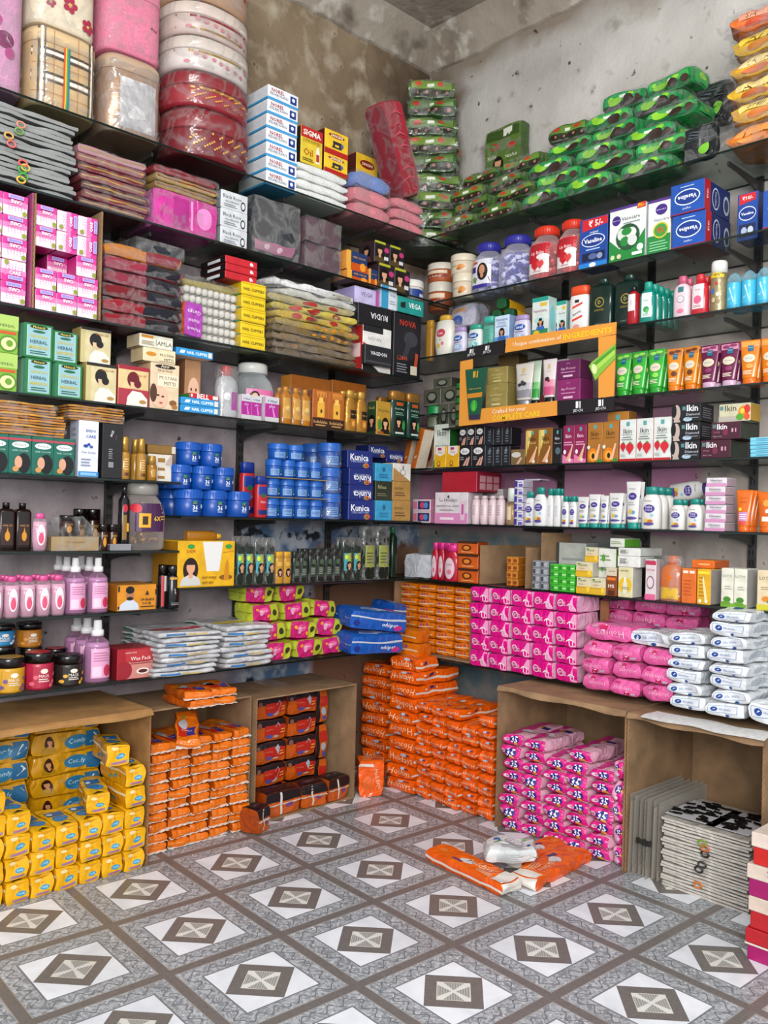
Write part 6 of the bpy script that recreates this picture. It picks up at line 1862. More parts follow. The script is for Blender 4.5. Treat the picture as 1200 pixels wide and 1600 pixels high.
def coolS(c, cap, acc):
    return dict(prof='talc', dr=.6, body=c, cap=cap, zone=(.08, .76, .8), label=[('e', .5, .70, .40, .16, '#1f4a94'), ('e', .5, .72, .36, .11, '#3a6ab0'), ('T', 'cool', .5, .70, .5, '#e4ecf6'), ('lines', .2, .8, .42, .5, 1, '#5a6a9a'), ('e', .5, .2, .4, .16, acc), ('T', '11%', .45, .22, .5, '#e8eef4')])


S_c1, S_c2 = coolS('#c9c6d8:satin', '#a894c0:satin', '#9ab4d4'), coolS('#d0dcd8:satin', '#3aa08a:satin', '#7ac0c4')
bottles('R', z3, 703, 724, 510, S_c1, 'cooling_talc', 'white talc bottle with a lilac cap beside the floral one', df=.288)
bottles('R', z3, 726, 749, 506, S_c2, 'cooling_talc', 'white talc bottle with a teal cap', df=.288)
bottles('R', z3, 797, 823, 491, S_c1, 'cooling_talc', 'white talc bottle with a lilac cap under the lying bottles', df=.288)
S_tt = dict(prof='flip', dr=.6, body='#8fd0c0:clear', cap='#4ab0a0:satin', zone=(.1, .75, .8), label=[('lines', .2, .8, .2, .8, 6, '#4a9a8a')], fill='#8accc0:gloss', level=.7)
bottles('R', z3, 751, 769, 494, S_tt, 'mint_bottle', 'translucent mint green bottle with a teal cap', df=.286)
S_nr = SB('#c8d8e8', '#9ab0d0', '#3a8ac0', r='#8aa4c8', F=[('r', 0, .0, 1, .3, '#6a9ad0'), ('t', 'Navratna', .5, .86, .8, '#3a5a9a'), ('t', 'COOL', .5, .74, .6, '#5a7ab0'), ('woman', .52, .2, .4, '#1c1614', '#c49070', '#3a6ab0'), ('e', .4, .1, .26, .07, '#e4f0f8'), ('lines', .15, .85, .6, .68, 1, '#8aa4c8')])
boxes('R', z3, 771, 794, 492, .05, S_nr, 'cool_oil_box', 'pale blue cooling oil box between the talc bottles', df=.287)
S_dab = dict(prof='flip', dr=.8, body='#d8a81c:satin', cap='#1e5a34:satin', zone=(.1, .7, .8), label=[('r', .2, .1, .8, .9, '#c8c8b8')])
pd = bottle_proto('lying_bottle', 'bottle', .045, .045, .14, S_dab)
S_dcap = G()
for px, py, lb in ((770, 492, 'yellow bottle with a dark green cap lying on the talc, lowest one'), (790, 489, 'yellow bottle with a dark green cap lying beside another'), (778, 473, 'yellow bottle with a dark green cap lying on top of two others')):
    r = pray(px, py)
    loc = CP+r*((-.24-CP[1])/r[1])
    place(pd, lb, (loc[0], -.10, loc[2]-.004), .10, 'lying yellow bottles', rx=math.pi/2)
S_bagl = dict(c={'F': '#b9b6c6:film', 'R': '#a8a8b8:film'}, a=.22, amp=.004, wrap='#ffffff:haze', F=[('e', .3, .3, .14, .2, '#3a5aa0'), ('r', .1, .7, .6, .9, '#c98a4a')])
wd, hh = size_at('R', 732, 490, .24, 46, 48)
put_pack(pack_proto('talc_bundle', 'bundle', wd, .08, hh*.78, S_bagl, 2), 'bundle of talc bottles in a crumpled clear bag', 'R', 732, 514, .2)
S_nav = SB('#d0d8d4', '#1f8a7a', '#2a9a8a', r='#b8ccc8', F=[('r', 0, .9, 1, 1, '#2a9a8a'), ('t', 'Navratna', .5, .68, .8, '#9a4a6a'), ('r', .5, .78, .9, .86, '#d8b83a'), ('r', 0, 0, 1, .24, '#2f8a5a'), ('e', .3, .14, .2, .08, '#d8b83a'), ('woman', .55, .22, .3, '#1c1614', '#c49070', '#3a6ab0'), ('e', .45, .46, .3, .06, '#a8d0cc')], R=[('e', .5, .5, .3, .3, '#7ac0c8')])
boxes('R', z3, 830, 856, 464, .05, S_nav, 'cooling_oil_box', 'white and teal cooling oil box beside the talc', df=.288)
boxes('R', z3, 858, 884, 471, .05, S_nav, 'cooling_oil_box', 'white and teal cooling oil box beside the orange capped bottle', cols=2, df=.24, group='back cooling oil boxes')
S_ras = dict(prof='flip', dr=.5, body='#dcdcdc:satin', cap='#d8552c:satin', zone=(.03, .78, .86), label=[('r', .34, .82, .6, .9, '#2a2a2c'), ('T', 'ROOTS', .48, .52, .5, '#2c2c30', 18), ('p', [(.2, .66), (.8, .76), (.82, .82), (.2, .72)], '#d8452c'), ('p', [(.2, .30), (.8, .40), (.82, .46), (.2, .36)], '#d8452c'), ('e', .45, .15, .2, .06, '#d89a8a')])
bottles('R', z3, 886, 916, 446, S_ras, 'lotion_bottle', 'white bottle with an orange flip cap and red slashes', df=.29)
S_den = dict(prof='square', dr=.55, body='#16302a:gloss', cap='#1c3830:gloss', zone=(.04, .78, .9), label=[('e', .5, .66, .22, .13, '#a8923c'), ('e', .5, .66, .18, .105, '#16302a'), ('t', 'D', .5, .66, .14, '#c8b45a'), ('t', 'DENVER', .5, .46, .44, '#a8923c'), ('t', 'HAMILTON', .5, .1, .4, '#8a9a8a')])
bottles('R', z3, 917, 953, 433, S_den, 'perfume_bottle', 'dark green perfume bottle with a gold crest beside the white bottle', df=.287)
bottles('R', z3, 957, 995, 427, S_den, 'perfume_bottle', 'dark green perfume bottle with a gold crest behind the red one', df=.275)
S_ws = dict(prof='slim', dr=1, body='#a8202c:gloss', cap='#17171a:gloss', zone=(.1, .78, .8), label=[('r', .1, .36, .95, 1, '#dcd8d8'), ('T', 'WILD STONE', .5, .68, .5, '#2a2a2e', 90)])
bottles('R', z3, 977, 994, 446, S_ws, 'deodorant_bottle', 'slim red bottle with a white label before the dark green one', df=.296)
S_tealb2 = dict(prof='shampoo', dr=.62, body='#178a7c:gloss', cap='#1f9a88:satin', zone=(.1, .72, .76), label=[('r', .15, .05, .95, 1, '#d8e4e0'), ('e', .55, .35, .24, .12, '#3a9a5a'), ('e', .62, .28, .14, .08, '#6ab86a'), ('t', 'neem', .55, .7, .4, '#3a7a6a'), ('lines', .3, .8, .1, .2, 2, '#8ab0a8')])
bottles('R', z3, 995, 1020, 439, S_tealb2, 'teal_bottle', 'teal face wash bottle with a white label', df=.288, back=4)
S_pinkb = dict(prof='shampoo', dr=.62, body='#d8c4cc:satin', cap='#c0607c:satin', zone=(.03, .74, .82), label=[('r', .35, .80, .75, .98, '#3a7a7c'), ('e', .55, .56, .26, .12, '#8a8a8e'), ('e', .55, .56, .22, .1, '#dcd4d8'), ('t', 'GLOW', .55, .56, .28, '#6a5a60'), ('e', .55, .16, .24, .07, '#d87a94')])
bottles('R', z3, 1048, 1075, 430, S_pinkb, 'toner_bottle', 'pale pink toner bottle with a pink cap', df=.29, back=1)
S_redb = dict(prof='shampoo', dr=.62, body='#c0303c:gloss', cap='#c8343c:satin', zone=(.1, .74, .76), label=[('r', .05, .05, .95, 1, '#dcd0d4'), ('t', 'rose', .5, .78, .4, '#b84a5a'), ('e', .5, .4, .3, .16, '#d8688a'), ('lines', .2, .8, .1, .2, 2, '#c08a94')])
bottles('R', z3, 1076, 1103, 427, S_redb, 'rose_bottle', 'red rose lotion bottle with a red cap', df=.29, back=1)
S_40 = dict(prof='can', dr=1, body='#a89a78:foil', cap='#d8d8d4:satin', zone=(.04, .76, .86), label=[('r', 0, .86, 1, 1, '#d8c020'), ('T', '40%', .6, .93, .4, '#7a3a2a'), ('e', .3, .5, .14, .07, '#3a7ac0'), ('e', .6, .7, .1, .05, '#c0303c'), ('e', .7, .4, .14, .06, '#d8d0b8'), ('e', .4, .25, .14, .07, '#c8b88a'), ('e', .75, .2, .1, .06, '#8a7a5a')])
bottles('R', z3, 1104, 1130, 406, S_40, 'body_spray_can', 'patterned gold spray can with a white cap and yellow band', 'can', df=.29)
S_bw = dict(prof='dome', dr=1, body='#4ab4d4:satin', cap='#a8dcec:clear', zone=(.04, .7, .8), label=[('p', [(.2, .3), (.4, .35), (.8, .8), (.7, .85)], '#bfe8f4'), ('p', [(.3, .8), (.7, .2), (.76, .25), (.4, .85)], '#bfe8f4'), ('r', 0, 0, 1, .1, '#3a9cc0')])
bottles('R', z3, 1130, 1252, 415, S_bw, 'deo_stick', 'sky blue deodorant with a clear domed cap', cols=5, df=.288, back=1)

# ------------------------------------------------------------------ fourth shelf: display frame and tubes
z4 = ZS['R4']


def pl(px, py, d=.318):
    r = pray(px, py)
    return CP+r*((-d-CP[1])/r[1])


root = bpy.data.objects.new('display_stand', None)
COL.objects.link(root)
root.location = tuple(pl(838, 665))
root['label'] = 'orange and black cosmetics display frame standing on the shelf edge'
root['category'] = 'display'
NTHING[0] += 1
RL = Vector(root.location)


def plate(nm, pts, spec, d=.318, t=.004):
    g = G()
    a = [Vector(pl(x, y, d))-RL for x, y in pts]
    b = [v+Vector((0, t, 0)) for v in a]
    n = len(a)
    g.add(a+b, [tuple(range(n)), tuple(range(n, 2*n))[::-1]]+[(i, (i+1) % n, n+(i+1) % n, n+i) for i in range(n)], spec)
    return rawobj(nm, g.mesh(nm), root)


def plate_print(quad, elems, d=.318, parent=None):
    """print on the frame inside the pixel quad (left-bottom, right-bottom, right-top, left-top)"""
    Q = [np.array(pl(x, y, d)) for x, y in quad]
    wd = np.linalg.norm(Q[1]-Q[0])
    ht = np.linalg.norm(Q[3]-Q[0])

    def sf(s, t, e):
        q = Q[0]*(1-s)*(1-t)+Q[1]*s*(1-t)+Q[2]*s*t+Q[3]*(1-s)*t
        return tuple(Vector(q)+Vector((0, -e, 0))-RL)
    bag = {}
    decorate(sf, wd, ht, elems, bag)
    for k, me in bag_parts(bag):
        rawobj(k, me, parent or root)


ORG, BLK = '#dc9a44:print', '#1d1a20:print'
top_o = plate('top_panel', [(789, 551), (934, 527), (934, 504), (962, 504), (962, 510), (962, 504), (791, 530)][:1]+[(934, 527), (962, 522), (963, 503), (791, 529)], ORG)
plate_print([(797, 548), (955, 523), (955, 508), (797, 532)], [('t', 'Unique combination of', .28, .5, .5, '#f4ece0'), ('T', 'INGREDIENTS', .78, .52, .46, '#e8c82a')], parent=top_o)
top_b = plate('corner_panel', [(725, 561), (787, 551), (789, 530), (729, 544)], BLK)
plate_print([(727, 560), (787, 550), (788, 532), (729, 545)], [('r', .1, .45, .2, .85, '#e4e4e4'), ('t', 'J', .15, .65, .06, '#1d1a20'), ('t', 'JIDCN', .15, .25, .2, '#e4e4e4'), ('r', .52, .45, .62, .85, '#e4e4e4'), ('t', 'J', .57, .65, .06, '#1d1a20'), ('t', 'JIDCN', .57, .25, .2, '#e4e4e4')], parent=top_b)
plate('side_panel', [(718, 628), (738, 624), (738, 561), (719, 565)], ORG)
plate('side_panel', [(935, 622), (959, 619), (962, 523), (935, 527)], ORG)
bot_o = plate('bottom_panel', [(717, 666), (870, 649), (870, 626), (738, 640), (738, 624), (718, 628)], ORG)
plate_print([(760, 661), (868, 649), (868, 628), (760, 640)], [('t', 'Crafted for your', .34, .74, .5, '#f4ece0'), ('T', 'COMPLETE CARE', .44, .30, .7, '#e8c82a')], parent=bot_o)
bot_b = plate('corner_panel', [(871, 649), (959, 641), (960, 619), (935, 622), (871, 626)], BLK)
plate_print([(873, 649), (957, 641), (957, 621), (873, 627)], [('r', .33, .4, .42, .9, '#e4e4e4'), ('t', 'J', .375, .65, .05, '#1d1a20'), ('t', 'JIDCN', .37, .2, .18, '#e4e4e4'), ('r', .75, .4, .84, .9, '#e4e4e4'), ('t', 'J', .795, .65, .05, '#1d1a20'), ('t', 'JIDCN', .79, .2, .18, '#e4e4e4')], parent=bot_b)
tb = plate('tube_cutout', [(733, 656), (749, 655), (750, 646), (761, 573), (727, 578), (732, 648)], '#1d5a44:print', .324, .005)
plate_print([(732, 648), (750, 646), (761, 573), (728, 578)], [('r', .35, .80, .6, .94, '#c9a23a'), ('t', 'J', .47, .87, .14, '#1d5a44'), ('t', 'Aloevera', .48, .56, .7, '#c9a86a'), ('r', .02, .36, .96, .46, '#c98a34'), ('e', .46, .18, .26, .13, '#3a9a4a'), ('p', [(.30, .12), (.46, .06), (.62, .12), (.5, .3), (.44, .3)], '#5ab84a')], .324, tb)
plate_print([(733, 656), (749, 655), (750, 647), (732, 649)], [('r', 0, 0, 1, 1, '#3a3450')], .324, tb)
al = plate('aloe_cutout', [(930, 594), (934, 589), (938, 584), (961, 560), (961, 537), (924, 566), (920, 572)], '#8ab84a:print', .323, .005)
plate_print([(930, 590), (961, 558), (961, 538), (922, 568)], [('p', [(.06, .3), (1, .25), (1, .75), (.1, .75)], '#a8d05a'), ('p', [(.1, .62), (1, .62), (1, .86), (.1, .86)], '#5a9a34'), ('e', .08, .5, .10, .34, '#d4e4a8')], .323, al)
# what stands inside the frame
S_gb = SB('#9a8c52', '#847642', '#aca068', r='#8a7c46', F=[('t', 'JIDCN', .5, .8, .18, '#d8cc9a'), ('t', 'Gold Radiance', .5, .55, .6, '#d8cc9a'), ('lines', .3, .7, .3, .42, 2, '#c8ba84'), ('r', .3, .12, .7, .2, '#d0c490')])
S_ap = SB('#8a2a6a', '#6a1e50', '#9a3a78', r='#74225a', F=[('t', 'JIDCN', .5, .82, .14, '#d8a8c8'), ('t', 'Age Protect', .5, .55, .62, '#e4c0d8'), ('lines', .2, .8, .32, .42, 1, '#c890b4'), ('r', .3, .12, .7, .22, '#d8b8cc')])
zt = boxes('R', z4, 757, 791, 599, .07, S_gb, 'cream_kit_box', 'olive gold cream box in the display, lower of two', df=.28)[2]
boxes('R', zt, 760, 792, 573, .07, S_gb, 'cream_kit_box', 'olive gold cream box in the display, upper of two', df=.275)
zt = boxes('R', z4, 869, 906, 592, .08, S_ap, 'cream_kit_box', 'magenta cream box in the display, lower of two', df=.285)[2]
boxes('R', zt, 868, 905, 562, .08, dict(S_ap, c={'F': '#6a2058', 'L': '#5a1a48', 'T': '#7a2a68', 'R': '#5a1a48', 'B': '#5a1a48', 'K': '#5a1a48'}), 'cream_kit_box', 'dark purple cream box in the display, upper of two', df=.285)


def tubeS(body, cap, grad, label, br=.42):
    return dict(prof='tube', dr=br, body=body, cap=cap, zone=(.18, .95, .9), label=[('r', 0, 0, 1, .25, grad[0]), ('r', 0, .25, 1, .45, grad[1])]+label if grad else label)


jl = [('r', .40, .78, .58, .92, '#c9b27a'), ('t', 'JIDCN', .5, .70, .3, '#a8946a')]
bottles('R', z4, 799, 829, 566, tubeS('#ccc8c0:satin', '#a8acb0:metal', ('#8a8a90', '#b0b0b4'), jl+[('e', .35, .4, .12, .05, '#2a2c34'), ('e', .6, .42, .14, .06, '#3a3c44'), ('e', .5, .48, .1, .05, '#4a4c56'), ('t', 'CHARCOAL', .5, .25, .5, '#e4e4e8')]), 'face_wash_tube', 'white and grey charcoal face wash tube in the display', 'tube', df=.285)
bottles('R', z4, 822, 842, 563, tubeS('#c8d8c4:satin', '#1c1c1c:gloss', ('#3aa04a', '#7ac07a'), [('e', .4, .4, .14, .05, '#2a6a34')]), 'face_wash_tube', 'white and green face wash tube in the display', 'tube', df=.25)
bottles('R', z4, 844, 866, 560, tubeS('#d8cfcf:satin', '#1c1a1c:gloss', ('#c85a84', '#d890a8'), jl+[('e', .4, .48, .2, .06, '#4a1c24'), ('e', .55, .42, .1, .04, '#6a2a2c')]), 'face_wash_tube', 'white and pink face wash tube in the display', 'tube', df=.285)
boxes('R', z4, 776, 808, 553, .06, SB('#8a744a', '#6a5838', '#94805a'), 'plain_box', 'plain tan box behind the olive gold ones', df=.12)
boxes('R', z4, 846, 886, 562, .06, SB('#c8c4c4', '#a8a4a4', '#d0cccc', F=[('r', 0, 0, .3, .3, '#c03a3c')]), 'plain_box', 'plain white box behind the pink tube', df=.14)


def vlccS(body, top, cap, leaf):
    return dict(prof='tube', dr=.45, body=body+':gloss', cap=cap+':gloss', zone=(.16, .97, .9), label=[('r', .02, .84, .98, 1, top), ('e', .3, .92, .2, .05, leaf), ('e', .7, .95, .22, .04, leaf), ('r', .40, .72, .72, .88, '#1f6a86'), ('t', 'VLCC', .56, .82, .24, '#c8dce4'), ('e', .5, .52, .34, .12, '#d8d09a'), ('e', .5, .52, .29, .10, '#d0c8bc'), ('t', 'FACE WASH', .5, .52, .42, '#6a5a5a'), ('e', .55, .30, .2, .07, leaf), ('lines', .2, .7, .06, .18, 3, '#e8e0c8')])


vl = [(957, 1035, 548, 3, vlccS('#3aa83c', '#5a8a4a', '#2f9a34', '#8ad05a'), 'green'), (1038, 1089, 542, 2, vlccS('#d8871c', '#b8743a', '#d87a1c', '#6a3a1c'), 'papaya orange'),
      (1090, 1152, 536, 2, vlccS('#6e1f4c', '#c88aa4', '#c8a8c0', '#8a3a64'), 'plum'), (1153, 1216, 528, 2, vlccS('#d87f1e', '#d89a5a', '#d8701c', '#e8a04a'), 'tangerine')]
for a, b, tp, n_, S, nm in vl:
    bottles('R', z4, a, b, tp, S, 'face_wash_tube', '%s face wash tube standing on its cap' % nm, 'tube', cols=n_, df=.288, back=2, group='%s tubes' % nm, jit=2)
# the dim corner: small green lidded jars and boxes on a little stand
S_gj = dict(prof='jar', dr=1, body='#5f6a5c:clear', cap='#1f8a4c:satin', capname='lid', zone=(.1, .58, .8), label=[('r', .1, .1, .9, .9, '#7a806a')], fill='#6a6a50:gloss', level=.5)
S_gb2 = SB('#5c5c50', '#4a4a40', '#6a6a5c', F=[('e', .5, .5, .3, .34, '#2c322c'), ('e', .5, .54, .22, .22, '#8a8c80'), ('lines', .1, .9, .04, .14, 1, '#8a8c80')])
zt = bottles('R', z4-.055, 660, 682, 634, S_gj, 'gel_jar', 'small gel jar with a green lid in the corner, lower one', 'jar', df=.22)[2]
zt = boxes('R', z4-.055, 684, 716, 630, .06, S_gb2, 'gel_box', 'small grey box with a dark emblem in the corner, bottom row', cols=2, df=.22)[2]
zt2 = boxes('R', zt, 660, 716, 606, .06, S_gb2, 'gel_box', 'small grey box with a dark emblem in the corner, middle row', cols=2, df=.2)[2]
boxes('R', zt2, 676, 704, 590, .06, S_gb2, 'gel_box', 'small grey box with a dark emblem in the corner, top one', df=.2)
bottles('R', z4-.055, 706, 722, 598, S_gj, 'gel_jar', 'small gel jar with a green lid beside the display', 'jar', rows=3, df=.245, group='gel jars beside the display')
shelf('R', z4-.056, .36, .56, 'small glass ledge carrying the grey boxes in the corner', d1=.26)

# ------------------------------------------------------------------ fifth shelf: hair remover boxes
z5 = ZS['R5']
S_ow = SB('#b8641e', '#9a4e16', '#c87a34', r='#d0c4b0', F=[('T', 'Ikin', .5, .3, .5, '#f0e0c8', 60)])
for k, (px, lb) in enumerate(((646, 'thin orange wax box leaning beside the white strips box'), (660, 'thin orange wax box leaning at the shelf end'))):
    p = box_proto('wax_strip_box', 'box', .026, .06, .165, S_ow)
    u = U('R', px-8+k*1, z5, .25)
    place(p, lb, W('R', u, .25, z5+.001), 0, ry=.30)
boxes('R', z5, 657, 676, 690, .05, SB('#b88a74', '#8a5a44', '#c89a84', F=[('e', .6, .6, .3, .28, '#6a2420'), ('r', 0, 0, 1, .14, '#c8b8b0')]), 'wax_tin_box', 'dusty pink box with a dark round picture', df=.16)
S_strip = SB('#cfd4cc', '#2a6a2c', '#2f7a34', r='#256a2a', F=[('t', 'Ikin', .5, .80, .56, '#2a2c2a'), ('t', 'Wax Strips', .52, .50, .84, '#5a625a'), ('lines', .1, .7, .26, .4, 3, '#8a928a'), ('r', 0, 0, .1, .2, '#4a9a3a')])
boxes('R', z5, 676, 701, 662, .05, S_strip, 'wax_strip_carton', 'white and green wax strips box behind the yellow ones', df=.22)
S_yw = SB('#d8a81c', '#b88a16', '#e0b83a', r='#c49a1a', F=[('p', [(.1, 1), (.9, 1), (.9, .66), (.5, .52), (.1, .66)], '#d8d0c8'), ('r', .3, .82, .6, .94, '#a82a6a'), ('t', 'Wax', .5, .72, .4, '#b85a6a'), ('e', .4, .18, .14, .14, '#7a4a1a'), ('e', .4, .2, .08, .09, '#d8b04a')])
boxes('R', z5, 678, 716, 697, .04, S_yw, 'wax_jar_box', 'small yellow wax box before the white strips box', cols=2, df=.289)
S_bb = SB('#1c1a20', '#2a2830', '#24222a', r='#2a3038', F=[('e', .45, .74, .36, .16, '#d4d4d4'), ('t', 'Ikin', .45, .74, .4, '#4a4a4a'), ('p', [(.3, .05), (.5, .05), (.7, .4), (.62, .44)], '#c89a8a'), ('p', [(.55, .05), (.72, .05), (.86, .46), (.78, .48)], '#d0a494'), ('lines', .08, .4, .3, .5, 2, '#8a8a90')], R=[('lines', .3, .7, .2, .8, 4, '#7a8288')])
zt = boxes('R', z5, 717, 757, 696, .07, S_bb, 'hair_remover_box', 'black hair remover box with legs picture', cols=2, rows=1, df=.289, group='black leg boxes, lower row')[2]
boxes('R', zt, 716, 756, 667, .07, S_bb, 'hair_remover_box', 'black hair remover box with legs picture, upper tier', cols=3, df=.285, group='black leg boxes, upper row')
S_bd = SB('#23262c', '#2c3036', '#2a2c32', r='#1c1e24', F=[('lines', .3, .7, .15, .85, 5, '#6a7278'), ('t', 'Ikin', .5, .8, .5, '#9aa0a8', 90)])
boxes('R', z5, 758, 796, 697, .06, S_bd, 'slim_black_box', 'slim dark box with faint print', cols=3, df=.27, group='slim dark boxes, lower row')
boxes('R', zt, 758, 798, 668, .06, S_bd, 'slim_black_box', 'slim dark box with faint print, upper tier', cols=3, df=.25, group='slim dark boxes, upper row')
boxes('R', z5, 797, 819, 702, .07, SB('#7a6440', '#5e4a2c', '#8a744c', F=[('e', .4, .66, .34, .18, '#c4c0b8'), ('p', [(.4, .05), (.6, .05), (.85, .45), (.7, .5)], '#c8a088')]), 'hair_remover_box', 'small brown hair remover box beside the gold pair', df=.289)
ik = lambda c: [('r', .42, .84, .62, .94, '#5aa0a0'), ('t', 'Ikin', .5, .72, .5, c)]
legs = [('p', [(.28, .06), (.5, .06), (.86, .36), (.78, .42)], '#d8a888'), ('p', [(.5, .05), (.66, .05), (.92, .48), (.84, .50)], '#e0b494'), ('e', .66, .08, .10, .05, '#d8d8d0')]
S_gd = SB('#8a5c20', '#5c3c14', '#a87c3a', r='#6a4618', F=[('p', [(.0, .95), (.34, .95), (.10, .3), (0, .2)], '#c8b060'), ('p', [(.15, .95), (.5, .95), (.2, .4)], '#d8c47a')]+ik('#3a2410')+[('t', 'Gold', .56, .60, .42, '#e0c88a')]+legs)
boxes('R', z5, 820, 862, 669, .05, S_gd, 'hair_remover_carton', 'tall gold hair remover box with legs picture', cols=2, df=.29)
boxes('R', z5, 863, 877, 669, .05, SB('#1a181c', '#242228', '#2a282e', F=ik('#d8d8dc')+[('t', 'Diamond', .55, .58, .7, '#c8ccd4'), ('e', .6, .36, .3, .1, '#5a6a74')]), 'hair_remover_carton', 'tall black hair remover box between gold and magenta ones', df=.287)
S_mg = SB('#8e2254', '#6a1a40', '#a83a6a', r='#6a1a40', F=ik('#f0dce8')+[('lines', .12, .9, .46, .58, 2, '#d8a0bc'), ('e', .2, .3, .12, .06, '#e8d8e0'), ('p', [(0, 0), (1, 0), (1, .1), (.5, .14), (0, .24)], '#d87aa4')]+legs)
boxes('R', z5, 878, 915, 664, .05, S_mg, 'hair_remover_carton', 'tall magenta hair remover box with legs picture', cols=2, df=.29)
S_pp = SB('#a8732c', '#7a5220', '#b8843c', r='#8a5c24', F=ik('#3a2c1a')+[('t', 'PAPAYA', .5, .60, .6, '#6a4a1c'), ('e', .4, .18, .34, .18, '#d8801c'), ('e', .4, .16, .22, .12, '#e8a83a'), ('e', .42, .16, .10, .07, '#2a1c14'), ('p', [(.5, .05), (.7, .05), (.9, .44), (.8, .46)], '#e0b494'), ('e', .12, .38, .10, .05, '#d8d8cc'), ('r', .7, 0, 1, .08, '#4a8a2c')])
zt = boxes('R', z5, 916, 965, 659, .05, S_pp, 'hair_remover_carton', 'tall tan hair remover box with a papaya picture', cols=2, df=.29)[2]
boxes('R', zt, 948, 982, 643, .05, SB('#a8742a', '#8a5c20', '#b8843c', F=[('r', .4, .2, .6, .7, '#5aa0a0')]), 'papaya_box_lying', 'orange brown box lying on the tan papaya boxes', df=.27)
S_sw = SB('#d2d6d2', '#b01e30', '#dcdedc', r='#c8ccc8', F=[('r', 0, 0, .03, 1, '#b8242f'), ('r', 0, 0, 1, .06, '#b8242f')]+ik('#2c3434')+[('t', 'Skin Brightening', .5, .63, .6, '#6a7272'), ('r', .2, .565, .72, .58, '#5a5a4a'), ('lines', .14, .8, .49, .55, 1, '#8a9292'), ('e', .24, .36, .16, .085, '#c02434'), ('p', [(.1, .33), (.38, .33), (.25, .22)], '#c02434'), ('e', .66, .33, .24, .10, '#c82a38'), ('p', [(.44, .30), (.9, .32), (.66, .15)], '#c82a38'), ('p', [(.2, .44), (.34, .43), (.28, .48)], '#5a8a3a'), ('p', [(.56, .42), (.8, .42), (.68, .47)], '#5a8a3a'), ('lines', .1, .4, .1, .18, 2, '#a8b0a8')])
boxes('R', z5, 966, 1047, 653, .05, S_sw, 'bleach_cream_box', 'tall white box with red strawberries', cols=3, df=.291)
S_dm = SB('#1a1a1e', '#26262c', '#2c2c32', r='#24242a', F=[('e', .15, .5, .14, .46, '#b8a8a0'), ('e', .06, .62, .09, .36, '#14100f'), ('p', [(.05, 0), (.3, 0), (.24, .2), (.08, .25)], '#b8a8a0'), ('r', .36, .64, .48, .84, '#5a8a8c'), ('T', 'Ikin', .72, .74, .40, '#e4e4e8'), ('t', 'Diamond', .74, .40, .46, '#c8ccd4', 0), ('e', .56, .14, .16, .12, '#a8bccc'), ('lines', .5, .95, .16, .26, 1, '#8a8e98')], R=[('lines', .15, .8, .2, .8, 5, '#7a7a80')])
boxes('R', z5, 1048, 1092, 630, .09, S_dm, 'bleach_kit_box', 'black flat box with a monochrome face and gem', rows=3, df=.291)
S_wn = SB('#4a1a2e', '#3a1424', '#5c2a3c', r='#2c3a2c', F=[('r', .06, .66, .18, .88, '#5a7a7c'), ('T', 'Ikin', .38, .74, .34, '#e4dce0'), ('t', 'WINE', .2, .42, .22, '#a86a7a'), ('e', .5, .42, .09, .2, '#7a2c4a'), ('r', .7, .4, .76, .62, '#c89aa8'), ('r', .82, .4, .86, .62, '#c89aa8'), ('t', 'Bleach Creme', .25, .18, .3, '#c8a8b4')])
zt = boxes('R', z5, 1093, 1141, 687, .12, S_wn, 'bleach_kit_box', 'wine red flat box beside the black gem boxes, lower one', df=.291)[2]
zt = boxes('R', zt, 1110, 1157, 659, .12, S_wn, 'bleach_kit_box', 'wine red flat box under the fruit box, upper one', df=.289)[2]
S_fr = SB('#c4c0a4', '#a8a488', '#d0ccb4', r='#b08a2c', F=[('r', 0, 0, .6, .3, '#b0aaa0'), ('r', .04, .66, .14, .88, '#5a8a8c'), ('t', 'Ikin', .38, .76, .36, '#3a3c34'), ('e', .78, .5, .16, .34, '#d8881c'), ('e', .9, .66, .1, .24, '#c83a2c'), ('e', .68, .24, .12, .18, '#5aa03a'), ('e', .9, .24, .09, .18, '#d85a2c'), ('e', .76, .56, .07, .14, '#e8c84a')])
boxes('R', zt, 1122, 1172, 630, .07, S_fr, 'bleach_kit_box', 'pale yellow flat box with fruit pictures', df=.287)
boxes('R', z5, 1170, 1224, 682, .1, SB('#7ac4dc', '#5aa8c4', '#9ad4e4', F=[('lines', .2, .8, .3, .7, 1, '#3a8aa8')]), 'sachet_box', 'thin pale blue box in the pile at the shelf end', rows=5, df=.288, jit=2)

# ------------------------------------------------------------------ sixth shelf: baby lotion
z6 = ZS['R6']
S_sm = SB('#cfb8c0', '#c890a4', '#d8c4cc', r='#b87a94', F=[('r', .3, .15, .96, .85, '#2a3a6a'), ('e', .55, .5, .14, .26, '#c84a6a'), ('e', .75, .5, .12, .26, '#5a8ac0'), ('r', .02, .2, .26, .8, '#c8788c')])
boxes('R', z6, 644, 672, 780, .06, S_sm, 'soap_box', 'small pink box with a dark blue window', rows=2, df=.289)
S_le = SB('#d4ccd0', '#c0a8b4', '#dcd4d8', r='#c8b8c0', F=[('r', 0, 0, 1, .34, '#d08ab4'), ('t', 'Le Holidays', .42, .74, .54, '#4a4448'), ('e', .42, .86, .03, .05, '#4a4448'), ('t', 'HAIR REMOVAL CREAM', .40, .56, .68, '#6a5a64'), ('lines', .16, .6, .4, .48, 2, '#9a8a94'), ('p', [(.80, .12), (.92, .12), (.94, .72), (.78, .72)], '#d8b8cc'), ('r', .83, .3, .89, .62, '#b85a94'), ('r', .18, .12, .6, .2, '#e8d4e0')])
zt = boxes('R', z6, 678, 729, 769, .09, S_le, 'removal_cream_box', 'white and pink hair removal cream box under the red carton', df=.29)[2]
